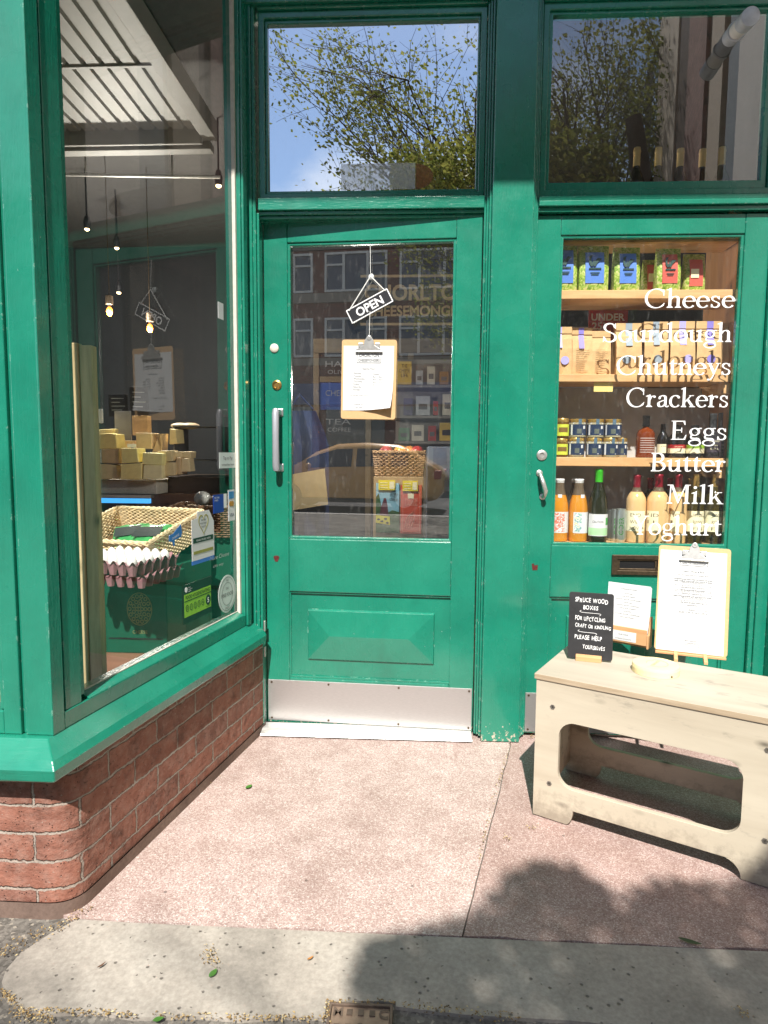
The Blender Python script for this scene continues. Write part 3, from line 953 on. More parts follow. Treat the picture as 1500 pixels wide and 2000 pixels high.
    if ch == 'g': return [stroke(arc(.255, .42, .175, .185, 0, 360, 34), .095), stroke(arc(.27, -.16, .235, .15, 0, 360, 34), .075, .05, -25), stroke(catmull([(.17, .26), (.10, .18), (.13, .09), (.27, .065), (.42, .045), (.49, -.05)]), .06, .075, 0), stroke(catmull([(.39, .55), (.46, .60), (.54, .60)]), w=.055)], .55
    if ch == 't': return [stem(.16, .16, XH), P((.10, XH - .04), (.22, XH - .04), (.22, .80), (.19, .80), (.10, .68)), P((.02, XH - .045), (.36, XH - .045), (.36, XH), (.02, XH)), stroke([(.16, .22)] + catmull([(.16, .16), (.19, .05), (.27, .02), (.37, .08)]))], .38
    if ch == 'y': return [P((.04, XH), (.17, XH), (.36, .14), (.28, .02)), stroke([(.31, .06), (.50, XH)], w=.045), stroke(catmull([(.325, .10), (.25, -.12), (.16, -.25), (.07, -.27)]), w=.05), ('poly', arc(.08, -.25, .052, .052, 0, 330, 10)), P((-.01, XH), (.24, XH), (.24, XH - .033), (-.01, XH - .033)), P((.38, XH), (.58, XH), (.58, XH - .033), (.38, XH - .033))], .56
    if ch == 'k': return [stem(.13, 0, 1.02), flag(.13, 1.03), foot(.13, 0, .13, .11), stroke([(.18, .26), (.45, XH - .01)], w=.045), P((.26, .36), (.35, .42), (.60, .03), (.46, .03)), P((.36, XH), (.58, XH), (.58, XH - .033), (.36, XH - .033)), P((.38, 0), (.66, 0), (.66, .034), (.38, .034))], .64
    if ch == 'a': return [stem(.40, .08, .42), stroke(catmull([(.40, .40), (.385, .54), (.27, .60), (.16, .55), (.12, .46)])), ('poly', arc(.125, .46, .052, .052, 0, 330, 10)), stroke(catmull([(.38, .36), (.22, .31), (.09, .22), (.10, .07), (.20, .02), (.31, .06), (.39, .16)])), stroke(catmull([(.40, .14), (.43, .03), (.50, .02), (.56, .07)]), w=.05)], .54
    if ch == 'i': return [stem(.13, 0, XH), flag(.13, XH + .02), foot(.13), ('poly', arc(.12, .86, .072, .072, 0, 330, 12))], .30
    if ch == 'l': return [stem(.13, 0, 1.02), flag(.13, 1.03), foot(.13)], .30
    return [], .3
def word(s_, px0, px1, pyb, pyt, Y, parent, dy=0):
    x0 = at(px0, pyb, Y).x; x1 = at(px1, pyb, Y).x
    z0 = fz(.5 * (px0 + px1), pyb, Y); z1 = fz(.5 * (px0 + px1), pyt, Y)
    H = z1 - z0
    adv = 0; items = []
    for ch in s_:
        g, a = glyph(ch)
        items.append((g, adv)); adv += a + .035
    adv -= .05
    kx = (x1 - x0) / adv
    b = MB(); layer = 0
    for g, ax in items:
        for it in g:
            y = Y - parent.location.y - .00025 - .00012 * (layer % 6); layer += 1
            tr = lambda p: (x0 + (p[0] + ax) * kx, y, z0 + p[1] * H)
            if it[0] == 'poly': b.add([tr(p) for p in it[1]], [tuple(range(len(it[1])))])
            else:
                L, Q = it[1], it[2]; n = len(L)
                b.add([tr(p) for p in L] + [tr(p) for p in Q], [(i, i + 1, n + i + 1, n + i) for i in range(n - 1)])
    o = b.build('lettering', m_vinyl, parent)
    o['label'] = 'white serif word ' + s_
    return o
GY = RDY + .0225
for w_ in (('Cheese', 1259, 1434, 601, 564), ('Sourdough', 1176, 1428, 668, 631), ('Chutneys', 1204, 1427, 732, 695), ('Crackers', 1223, 1422, 795, 758), ('Eggs', 1309, 1419, 859, 822), ('Butter', 1270, 1416, 921, 885), ('Milk', 1301, 1411, 984, 947), ('Yoghurt', 1234, 1408, 1045, 1008)):
    word(*w_, GY, rd)
# ------------------------------------------------------------------ things hanging on the left door (door coordinates: u, depth, z)
def on_door(name, label, cat, group=None):
    t = thing(name, label, cat, group=group)
    t.matrix_world = DOORM
    return t
SIG = -.006
t = on_door('open_sign', 'small black OPEN sign hanging crooked on a cord from the door glass', 'sign')
uc, zc = duz(722, 598, SIG)
ua, za = duz(674, 614, SIG); ub, zb = duz(757, 563, SIG)
rot = math.atan2(duz(759, 567, SIG)[1] - duz(682, 617, SIG)[1], duz(759, 567, SIG)[0] - duz(682, 617, SIG)[0])
Lw, Lh = .188, .060
rot = math.atan2(duz(766, 566, SIG)[1] - duz(675, 616, SIG)[1], duz(766, 566, SIG)[0] - duz(675, 616, SIG)[0])
M = Matrix.Translation((uc, SIG, zc)) @ Matrix.Rotation(-rot, 4, 'Y')
b = MB(); b.M = M; b.prism(rrect(-Lw / 2, Lw / 2, -Lh / 2, Lh / 2, .003), -.003, .001, 'y'); b.build('board', mat('sign_black', (.022, .022, .026), .35, 0, .1), t)
b = MB(); b.M = M
b.ring(rrect(-Lw / 2 + .001, Lw / 2 - .001, -Lh / 2 + .001, Lh / 2 - .001, .003), rrect(-Lw / 2 + .005, Lw / 2 - .005, -Lh / 2 + .005, Lh / 2 - .005, .002), -.0036, -.0031)
put_text(b, 'OPEN', 0, -.0036, -.0165, .047, bold=.022, width=.118)
b.build('lettering', m_vinyl, t)
hu, hz = duz(724, 540, SIG)
b = MB(); b.M = Matrix.Identity(4)
e1 = M @ V((-Lw / 2 + .012, -.004, Lh / 2 - .008)); e2 = M @ V((Lw / 2 - .012, -.004, Lh / 2 - .008))
for e in (e1, e2): b.tube([(hu, SIG - .004, hz), tuple(e)], .0022, 6)
tu, tz = duz(723, 476, SIG)
cu_, cz_ = duz(722, 664, SIG)
b.tube([(tu, SIG + .002, tz), (hu, SIG - .004, hz)], .0011, 5)
b.build('cord', mat('white_cord', (.8, .8, .78), .7, 0, .05), t)
b = MB(); b.lathe([(.012, .0), (.011, -.004), (.004, -.007)], (hu, SIG + .02, hz + .004), 14, 'y')
b.build('suction_hook', mat('clear_rubber', (.55, .58, .58), .2, 0, 0), t, smooth=True)

def clipboard_parts(t, x0, x1, z0, z1, paper, clip_w, mets, cord=None):
    """board in the x-z plane facing -y at y = 0"""
    b = MB(); b.prism(rrect(x0, x1, z0, z1, .010), -.003, .0, 'y'); b.build('board', m_mdf, t, .0008)
    # paper, its lower right corner lifting away
    px0, px1, q0, q1 = paper
    b = MB(); b.smooth = True
    nx, nz = 12, 16
    vs = []
    for j in range(nz + 1):
        for i in range(nx + 1):
            u = i / nx; w = j / nz
            x = px0 + (px1 - px0) * u; z = q0 + (q1 - q0) * w
            lift = mets[0] * max(0, (u - .25)) ** 1.6 * max(0, 1 - w * 1.7) ** 2
            wav = min(.0012, mets[0] * .1) * math.sin(u * 9 + w * 4) * (1 - w)
            vs.append((x - lift * .25, -.0036 - lift - abs(wav), z + lift * .35))
    fs = [(j * (nx + 1) + i, j * (nx + 1) + i + 1, (j + 1) * (nx + 1) + i + 1, (j + 1) * (nx + 1) + i) for j in range(nz) for i in range(nx)]
    b.add(vs, fs)
    b.build('paper', m_paper, t)
    # spring clip
    xc = (x0 + x1) / 2; w = clip_w / 2
    b = MB()
    top = z1 + .014
    prof = [(-w, z1 - .046), (w, z1 - .046), (w, z1 - .040), (w * .62, z1 - .030), (w * .40, z1 - .022), (w * .34, z1 - .004), (w * .14, z1 + .012), (-w * .14, z1 + .012), (-w * .34, z1 - .004), (-w * .40, z1 - .022), (-w * .62, z1 - .030), (-w, z1 - .040)]
    front = [(xc + p, z) for p, z in prof]
    b.prism(front, -.012, -.0062, 'y')
    b.tube([(xc - w - .001, -.010, z1 - .047), (xc + w + .001, -.010, z1 - .047)], .0042, 8)
    for s_ in (-1, 1): b.box(xc + s_ * w * .62 - .010, xc + s_ * w * .62 + .010, -.010, -.0032, z1 - .030, z1 - .014)
    b.lathe([(.009, -.0145), (.009, -.0122), (.004, -.0122), (.004, -.0145)], (xc, 0, z1 + .006), 14, 'y')
    b.build('clip', m_chrome, t, .001)
    return xc
CB = -.010
t = on_door('clipboard', 'brown clipboard of opening hours hanging on the glass of the ajar door', 'clipboard')
u0, _ = duz(668, 740, CB); u1, _ = duz(775, 740, CB); _, z0 = duz(720, 818, CB); _, z1 = duz(720, 663, CB)
pa = Matrix.Translation((0, CB, 0))
tt = t
tt.matrix_world = DOORM @ Matrix.Translation((0, CB, 0)) @ Matrix.Translation((u0, 0, z1)) @ Matrix.Rotation(math.radians(.8), 4, 'Y') @ Matrix.Translation((-u0, 0, -z1))
xc = clipboard_parts(t, u0, u1, z0, z1, (u0 + .008, u1 - .011, z0 + .034, z1 - .024), .108, (.05,))
b = MB(); yy = -.0048
lw = (u1 - u0)
b.ring([(xc - .049, z1 - .092), (xc + .049, z1 - .092), (xc + .049, z1 - .046), (xc - .049, z1 - .046)], [(xc - .0475, z1 - .0905), (xc + .0475, z1 - .0905), (xc + .0475, z1 - .0475), (xc - .0475, z1 - .0475)], yy, yy + .0004)
put_text(b, 'CHORLTON', xc, yy, z1 - .068, .020, width=.080)
put_text(b, 'CHEESEMONGERS', xc, yy, z1 - .086, .0145, width=.086)
b.build('heading', m_ink, t)
b = MB()
put_text(b, 'Opening Hours', xc, yy, z1 - .118, .011, width=.052)
for i, (d, h) in enumerate((('Monday', 'Closed'), ('Tuesday', '9am - 5pm'), ('Wednesday', '9am - 5pm'), ('Thursday', '9am - 5pm'), ('Friday', '9am - 5pm'), ('Saturday', '9am - 5pm'), ('Sunday', 'Closed'))):
    put_text(b, d, xc - .062, yy - .0006, z1 - .136 - i * .0108, .0098, 'LEFT')
    put_text(b, h, xc + .016, yy - .0006, z1 - .139 - i * .0108, .0098, 'LEFT')
for i, (s_, w) in enumerate((('You can also order online for delivery or collection', .15), ('from our', .03), ('', .07), ('Follow us for news and offers', .11), ('we also sell bread and eggs', .1))):
    if s_: put_text(b, s_, xc - .002, yy - .0018, z1 - .222 - i * .0125, .0085, width=w)
b.build('printing', m_inkg, t)
b = MB(); b.tube([(xc, -.008, z1 + .008), (tu - 0 + .0, -.002, zc - .02)], .0011, 5); b.build('cord', bpy.data.materials['white_cord'], t)

# ------------------------------------------------------------------ plywood bench and what stands on it
BH = .475
bc = gnd(1040, 1590)
e_r = gnd(1430, 1712)
BA = math.atan2(e_r.y - bc.y, e_r.x - bc.x)
BL, BD = .715, .375
bench = thing('plywood_bench', 'pale plywood bench with a rounded slot cut through its front', 'bench', (bc.x, bc.y, 0), BA)
def slab_with_hole(L, H, hole, notch, y0, y1):
    """front board: outline with a notch at the bottom and a rounded hole, as one mesh"""
    bm = bmesh.new()
    def outline():
        n0, n1, nh = notch
        p = [(0, .002), (n0, .0)]
        p += [(n0 + .022 * math.sin(a), nh - (nh) * math.cos(a)) for a in [i * PI / 16 for i in range(1, 9)]]
        p += [(n1 - .075 * math.cos(a) if False else n1 - .022 - .03 * (1 - math.sin(a)), nh) for a in (PI / 2,)]
        p += [(n1 - .05 + .05 * math.sin(a), nh * math.cos(a)) for a in [i * PI / 16 for i in range(1, 9)]]
        p += [(L, 0), (L, H), (0, H)]
        return p
    o = outline(); h = rrect(*hole, .05, 8)
    import mathutils
    tess = mathutils.geometry.tessellate_polygon([[V((x, z, 0)) for x, z in o], [V((x, z, 0)) for x, z in h[::-1]]])
    allp = o + h[::-1]
    b = MB()
    n = len(allp); no = len(o)
    vs = [(x, y0, z) for x, z in allp] + [(x, y1, z) for x, z in allp]
    fs = [tuple(t_) for t_ in tess] + [tuple(n + i for i in t_[::-1]) for t_ in tess]
    for i in range(no): j = (i + 1) % no; fs.append((i, j, n + j, n + i))
    for i in range(no, n): j = no + (i - no + 1) % (n - no); fs.append((i, j, n + j, n + i))
    b.add(vs, fs)
    return b
TK = .018
hole = (.078, .592, .118, .335)
slab_with_hole(BL, BH - TK, hole, (.108, .60, .050), 0, TK).build('front_panel', m_ply, bench, .0015)
slab_with_hole(BL, BH - TK, hole, (.108, .60, .050), BD - TK, BD).build('back_panel', m_ply, bench, .0015)
for x0 in (0.0005, BL - TK):
    b = MB(); b.box(x0 + .002, x0 + TK - .002, TK + .0005, BD - TK - .0005, .04, BH - TK - .0005); b.build('end_panel', m_ply, bench)
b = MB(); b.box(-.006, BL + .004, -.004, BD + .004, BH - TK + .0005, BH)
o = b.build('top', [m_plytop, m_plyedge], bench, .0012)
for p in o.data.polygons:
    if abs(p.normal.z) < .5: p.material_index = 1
for x, z in ((.055, .375), (.052, .12), (.645, .385), (.652, .13)):
    b = MB(); b.lathe([(.0085, 0), (.0085, -.0012), (.004, -.0012), (.004, .0)], (x, 0, z), 6, 'y'); b.build('screw', mat('dull_steel', S(128, 122, 114), .5, .5, .3, 200), bench)
BM = Matrix.Translation((bc.x, bc.y, 0)) @ Matrix.Rotation(BA, 4, 'Z')

# a chalkboard in a small block
pa = gnd(1115, 1287, BH); pb_ = gnd(1184, 1294, BH)
ang = math.atan2(pb_.y - pa.y, pb_.x - pa.x)
mid = (pa + pb_) / 2
ck = thing('chalkboard', 'small black chalkboard in a wooden block offering spruce wood boxes', 'chalkboard', (mid.x, mid.y, BH), ang)
dist = (mid - CAM).length; pm = dist / F * .97
W, H = 80 * pm, 124 * pm
b = MB()
b.prism([(-.016, .0), (.016, 0), (.016, .016), (.006, .021), (-.006, .021), (-.016, .016)], -.042, .042, 'x')
b.build('block', m_beech, ck, .0015)
LM = Matrix.Translation((.004, -.002, .006)) @ Matrix.Rotation(math.radians(-9), 4, 'X') @ Matrix.Rotation(math.radians(-.5), 4, 'Y')
b = MB(); b.M = LM
b.prism(rrect(-W / 2, W / 2, 0, H, .008), -.0015, .0015, 'y')
b.build('slate', m_slate, ck, .0005)
b = MB(); b.M = LM
def chalkline(s_, x, z, size, w, rot=-.03):
    rr = random.Random(len(s_) * 7 + int(z * 1e4)); xs = 0; gl = []
    for ch in s_:
        if ch == ' ': xs += .42; continue
        vs, fs = text(ch, 1, 'LEFT', .016, shear=.06)
        x0 = min(p[0] for p in vs); x1 = max(p[0] for p in vs)
        k = rr.uniform(.86, 1.12); gl.append((vs, fs, xs - x0, k, rr.uniform(-.09, .09), rr.uniform(-.05, .06)))
        xs += (x1 - x0) + rr.uniform(.06, .13)
    sx = w / xs
    for vs, fs, ox, k, r_, dz in gl:
        c, sn = math.cos(r_), math.sin(r_)
        pts = []
        for p in vs:
            px = (p[0] * c - p[2] * sn + ox) * sx - w / 2; pz = (p[0] * sn + p[2] * c) * k * size + dz * size
            pts.append((x + px, -.0019, z + pz + px * rot))
        b.add(pts, fs)
chalkline('SPRUCE WOOD', 0.001, H * .85, .021, W * .74)
chalkline('BOXES', -.001, H * .745, .019, W * .34)
chalkline('FOR UPCYCLING', -.002, H * .575, .020, W * .68)
chalkline('CRAFT OR KINDLING', .008, H * .465, .018, W * .80)
chalkline('PLEASE HELP', -.006, H * .29, .020, W * .62)
chalkline('YOURSELVES', .012, H * .15, .018, W * .50)
for zc_, x0, x1 in ((H * .70, -.25, .22), (H * .405, -.28, .14)):
    pts = [(W * (x0 + .03), -.002, zc_ + .006), (W * x0, -.002, zc_ + .002), (W * (x0 + .1), -.002, zc_ - .001), (W * (x1 - .05), -.002, zc_ - .002), (W * x1, -.002, zc_ - .005), (W * (x1 - .03), -.002, zc_ - .009)]
    b.tube([(x, y, z) for (x, y, z) in [(p[0], -.0018, p[1]) for p in catmull([(q[0], q[2]) for q in pts], 5)]], .0008, 5)
b.build('handwriting', m_chalk, ck)

# leaflet holder
pa = gnd(1197, 1256, BH); pb_ = gnd(1262, 1268, BH)
ang = math.atan2(pb_.y - pa.y, pb_.x - pa.x)
lh = thing('leaflet_holder', 'wooden holder of white leaflets behind the chalkboard', 'leaflet holder', (pb_.x, pb_.y, BH), ang)
pm = (pb_ - CAM).length / F
b = MB()
b.box(-.158, 0, 0, .006, .010, .068); b.box(-.158, 0, .034, .040, .004, .11); b.box(-.158, 0, .0062, .0338, .002, .008)
b.build('box', m_beech, lh, .001)
for x0 in (-.165, .0005):
    b = MB(); b.prism([(-.002, 0), (.044, 0), (.044, .112), (.034, .112), (.012, .05), (-.002, .05)], x0, x0 + .006, 'x'); b.build('end', m_beech, lh, .001)
LM = Matrix.Translation((0, .016, .010)) @ Matrix.Rotation(math.radians(-5), 4, 'X')
b = MB(); b.M = LM
for k in range(4):
    b.box(-.156 + .0015 * k, -.004 + .0008 * k, .004 * k, .004 * k + .0012, 0, .216 - .003 * k if k else .214)
b.build('leaflet', m_paper, lh)
b = MB(); b.M = LM
put_text(b, 'CHEESEMONGERS', -.080, -.0006, .192, .006, width=.06)
for i in range(9): put_text(b, 'wine and cheese', -.080, -.0006, .176 - i * .011, .007, width=(.03, .05, .09, .03, .08, .06, .03, .09, .05)[i])
b.build('printing', m_inkg, lh)
b = MB(); b.box(-.130, -.037, -.0012, 0, .016, .052); b.build('card', m_paper, lh)
b = MB()
put_text(b, 'OUR WINE', -.083, -.0016, .037, .007, width=.035); put_text(b, '&', -.083, -.0016, .029, .005); put_text(b, 'CHEESE EVENTS', -.083, -.0016, .0215, .006, width=.058)
b.build('card_printing', m_inkg, lh)

# clipboard on a small easel
pl = gnd(1299, 1285, BH); pr = gnd(1398, 1296, BH)
ang = math.atan2(pr.y - pl.y, pr.x - pl.x)
mid = (pl + pr) / 2
pm = (mid - CAM).length / F
cb = thing('clipboard', 'large clipboard of printed notices leaning on a little easel on the bench', 'clipboard', (mid.x, mid.y, BH), ang)
tilt = math.radians(-13)
bw, bh = 138 * pm * .84, 186 * pm * 1.0
LM = Matrix.Translation((0, .022, .020)) @ Matrix.Rotation(tilt, 4, 'X') @ Matrix.Rotation(math.radians(.6), 4, 'Y')
class Sub: pass
holder = thing('board_pivot', None, None) if False else None
_n0 = set(bpy.data.objects)
clipboard_parts(cb, -bw / 2, bw / 2, 0, bh, (-bw / 2 + .006, bw / 2 - .012, .002, bh - .016), .092, (.001,))
b = MB(); yy = -.0056
b.ring([(-.044, bh - .067), (.044, bh - .067), (.044, bh - .050), (-.044, bh - .050)], [(-.043, bh - .066), (.043, bh - .066), (.043, bh - .051), (-.043, bh - .051)], yy, yy + .0004)
put_text(b, 'CHORLTON CHEESEMONGERS', 0, yy, bh - .062, .009, width=.078)
put_text(b, 'Cheese, Wines & Beer', 0, yy, bh - .090, .010, width=.07)
put_text(b, 'Our own cheeses and wines, carefully chosen', 0, yy, bh - .102, .008, width=.10)
k = 0
for n_ in (3, 2, 3, 2, 2):
    for i in range(n_):
        put_text(b, 'tasting evenings with cheese, bread, wine and chutney for groups', 0, yy, bh - .116 - k * .0058, .006, width=.118 if i < n_ - 1 else .07); k += 1
    k += .7
for i, w in enumerate((.032, .014, .022, .10)): put_text(b, 'please ask in the shop', 0, yy, bh - .205 - i * .009, .006, width=w)
for i, w in enumerate((.05, .03, .055, .05)): put_text(b, 'please ask in the shop', .006, yy, .040 - i * .0062, .005, width=w)
b.build('heading', m_ink, cb)
rr = random.Random(3)
def textrow(par, name, x, z, w, size, seed):
    b = MB(); put_text(b, ('each cheese comes from a small farm and is cut to order', 'tasting evenings with bread, wine, beer and chutney', 'ask in the shop about hampers, boards and gift boxes')[seed % 3], x, yy, z, size, width=w); return b.build(name, m_inkg, par)
zz_ = bh - .116
for n_ in (3, 2, 3, 2, 2):
    for i in range(n_):
        textrow(cb, 'text_line', 0, zz_, (.128 if i < n_ - 1 else .05 + .05 * rr.random()), .0062, i + n_); zz_ -= .0082
    zz_ -= .0055
textrow(cb, 'text_line', 0, .048, .055, .006, 0); textrow(cb, 'text_line', 0, .040, .04, .006, 1); textrow(cb, 'text_line', .004, .032, .06, .006, 2)
for o in set(bpy.data.objects) - _n0:
    if o.parent == cb: o.matrix_local = LM
for x in (-.046, .046):
    b = MB(); b.prism([(-.030, .0), (.0, 0), (.030, .016), (.030, .028), (-.022, .012), (-.030, .010)], x - .006, x + .006, 'x'); b.build('foot', m_beech, cb, .001)
b = MB(); b.box(-bw / 2 + .004, bw / 2 - .004, .006, .030, .0125, .0195); b.build('ledge', m_beech, cb, .001)
b = MB(); b.tube([(0, .09, .20), (0, .15, .004)], .006, 6); b.build('prop', m_beech, cb)

# round cheese-box lid
pc = gnd(1280, 1312, BH)
bx = thing('cheese_box', 'round spruce wood cheese box lying on the bench top', 'cheese box', (pc.x, pc.y, BH), .4)
pm = (pc - CAM).length / F
r = 38.5 * pm
b = MB(); b.lathe([(r - .001, 0), (r, .001), (r, .026), (r - .0012, .0275), (r - .006, .0282)], (0, 0, 0), 40); b.build('box', wood('spruce_box', S(232, 214, 160), S(244, 230, 184), 0, 10, False, .6), bx, smooth=True)
b = MB(); b.lathe([(r + .0012, .0008), (r + .0012, .019), (r + .0004, .019)], (0, 0, 0), 40); b.build('band', bpy.data.materials['spruce_box'], bx)
b = MB()
for rr_, a0, a1 in ((r * .52, 200, 420), (r * .40, 60, 150)):
    pts = arc(0, 0, rr_, rr_, a0, a1, 24)
    b.tube([(x, y, .0284) for x, y in pts], .0006, 4)
vs, fs = text('ST. JUDE', .013, 'CENTER')
vs, fs = text('CRAVATE', .014, 'CENTER')
b.M = Matrix.Rotation(.5, 4, 'Z')
b.add([(p[0], p[2] - .004, .0286) for p in vs], fs)
b.M = Matrix.Identity(4)
b.build('branding', m_inkg, bx)
b = MB(); b.lathe([(.0035, 0), (.003, -.0015)], (r * math.cos(-1.6), r * math.sin(-1.6) - .001, .007), 8, 'y'); b.build('staple', m_oldbrass, bx)

# ------------------------------------------------------------------ display shelves behind the right door
YS0, YS1 = .085, .30
shelf = thing('display_shelves', 'pine display shelves behind the lettered door', 'shelves', (0, 0, 0))
sh_top = [fz(1250, 566, YS0), fz(1250, 731, YS0), fz(1250, 894, YS0), fz(1250, 1061, YS0)]
sh_th = [.034, .030, .036, .04]
for z, th in zip(sh_top, sh_th):
    b = MB(); b.box(.50, 1.262, YS0, YS1, z - th, z); b.build('shelf', m_pine, shelf, .002)
for x0, x1, y0, y1 in ((1.2625, 1.285, YS0 - .005, YS1 + .12), (.472, .4995, YS0 + .05, YS1)):
    b = MB(); b.box(x0, x1, y0, y1, .05, 2.16); b.build('upright', m_pinex, shelf, .002)
for k in (1, 2):
    b = MB(); b.box(1.225, 1.262, YS0 + .01, YS1, sh_top[k] - sh_th[k] - .045, sh_top[k] - sh_th[k] - .0005); b.build('batten', m_pine, shelf, .002)
b = MB()
b.box(.55, 1.262, YS1 + .002, YS1 + .008, sh_top[3] - .05, sh_top[2] - .04)
b.box(.55, 1.262, YS1 + .002, YS1 + .008, sh_top[2] - .001, sh_top[1] - .034)
b.build('back_panel', mat('grey_board', (.52, .51, .50), .7, 0, .15, 12), shelf)
b = MB(); b.box(.54, 1.0, YS1 + .02, YS1 + .03, sh_top[1] - .03, sh_top[0] - .10); o = b.build('grey_card', mat('blue_grey_card', S(214, 220, 236), .6, 0, .04), shelf)
po = thing('age_notice', 'red UNDER 25 notice above the paper bags', 'notice')
zz0, zz1 = sh_top[1] + .11, fz(1185, 604, YS1 + .015); xx0, xx1 = fx(1149, 640, YS1 + .015), fx(1225, 640, YS1 + .015)
b = MB(); b.box(xx0, xx1, YS1 + .013, YS1 + .0155, zz0, zz1); b.build('card', m_red, po)
b = MB()
w = xx1 - xx0
put_text(b, 'UNDER', (xx0 + xx1) / 2 - .003, YS1 + .0122, zz1 - .048, .042, bold=.03, width=w * .86)
put_text(b, '25?', xx0 + .014, YS1 + .0122, zz1 - .086, .042, 'LEFT', bold=.03, width=w * .36)
put_text(b, 'YOU MAY BE ASKED', xx0 + .030, YS1 + .0122, zz1 - .112, .012, 'LEFT')
b.build('lettering', m_vinyl, po)
nt = thing('paper_note', 'blank yellow note stuck under the paper bag shelf', 'note')
b = MB(); b.box(fx(1160, 755, .1), fx(1197, 755, .1), .100, .1012, fz(1178, 765, .1), sh_top[1] - sh_th[1] - .001); b.build('note', mat('yellow_note', S(236, 216, 130), .7, 0, .03), nt)

GB = 'goods on the display shelves'
# printed food pouches on the top shelf
def pouch(label, px0, px1, pyt, Y, panel, back=False):
    x0 = fx(px0, 520, Y); x1 = fx(px1, 520, Y); z0 = sh_top[0] + .0005; z1 = fz((px0 + px1) / 2, pyt, Y)
    w = x1 - x0; h = z1 - z0; xc = (x0 + x1) / 2
    t = thing('food_pouch', label, 'food pouch', (xc, Y, z0), 0, 'food pouches on the top shelf')
    b = MB(); b.smooth = True
    secs = [(0, .028), (.08, .034), (.5, .030), (.85, .012), (.93, .003), (1, .002)]
    vs = []; n = 12
    for q, d in secs:
        for i in range(n):
            a = 2 * PI * i / n
            cx = math.copysign(abs(math.cos(a)) ** .45, math.cos(a)); sy = math.copysign(abs(math.sin(a)) ** .6, math.sin(a))
            vs.append((cx * w / 2, sy * d, q * h))
    fs = [(k * n + i, k * n + (i + 1) % n, (k + 1) * n + (i + 1) % n, (k + 1) * n + i) for k in range(len(secs) - 1) for i in range(n)] + [tuple(range(n)), tuple(range((len(secs) - 1) * n, len(secs) * n))]
    b.add(vs, fs)
    k = NT('pouch_print')
    if 'pouch_green' in bpy.data.materials: mg = bpy.data.materials['pouch_green']; bpy.data.materials.remove(k.m)
    else:
        k.m.name = 'pouch_green'
        c = k.ramp(k.noise(k.coord(), 55, 4, .7, 1.5), [(.3, S(60, 80, 34)), (.42, S(126, 160, 50)), (.52, S(170, 192, 84)), (.62, S(214, 206, 150)), (.72, S(150, 100, 70))])
        k.base(c); mg = k.set(.45, 0, .4)
    b.build('bag', mg, t)
    def pd(q): return -(.0345 - .022 * max(0, (q - .5)) ** 1.2 * 2 + .002)
    yq = -.0375
    b = MB()
    zz = [.16, .3, .45, .6, .72, .84]; dep = [-.0352, -.0345, -.0335, -.030, -.026, -.0185]
    vs = []
    for q, d in zip(zz, dep): vs += [(-w * .30, d, q * h), (w * .30, d, q * h)]
    b.add(vs, [(2 * i, 2 * i + 1, 2 * i + 3, 2 * i + 2) for i in range(len(zz) - 1)])
    b.build('label', panel, t)
    if not back:
        b = MB()
        def leafm(pts): b.add([(w * x, -.0372 + .016 * max(0, q - .5) - .0, q * h) for x, q in pts], [tuple(range(len(pts)))])
        leafm([(-.20, .74), (-.08, .76), (-.14, .66), (-.06, .52), (-.14, .52), (-.20, .60)])
        leafm([(-.05, .52), (.02, .52), (.08, .60), (.22, .68), (.08, .70), (-.02, .62)])
        leafm([(-.10, .60), (-.03, .66), (-.03, .56), (-.07, .52)])
        for i, z in enumerate((.45, .37, .33)):
            b.box(-w * (.2, .15, .12)[i], w * (.2, .15, .12)[i], -.0372, -.0368, h * z, h * (z + (.035, .018, .018)[i]))
        b.build('emblem', mat('deep_green_print', S(24, 66, 62), .5, 0, 0), t)
    else:
        b = MB(); b.box(-w * .26, w * .10, -.0372, -.0366, h * .36, h * .58); b.build('printed_panel', m_cream, t)
    return t
m_coral = mat('coral_print', S(214, 92, 80), .45, 0, .05)
m_sky = mat('sky_print', S(84, 130, 214), .45, 0, .08)
pouch('green food pouch with blue label, half hidden by the door frame', 1075, 1127, 476, .135, m_sky)
pouch('green food pouch with blue label, second from the door frame', 1128, 1188, 481, .13, m_sky)
pouch('green food pouch with blue label, beside the gap', 1196, 1249, 484, .13, m_sky)
pouch('dark narrow pouch set back beside the coral labelled one', 1254, 1286, 508, .22, m_coral, True)
pouch('green food pouch with coral label and leaf emblem', 1279, 1328, 486, .13, m_coral)
pouch('smaller pouch turned to show its cream back panel', 1333, 1376, 497, .17, m_coral, True)

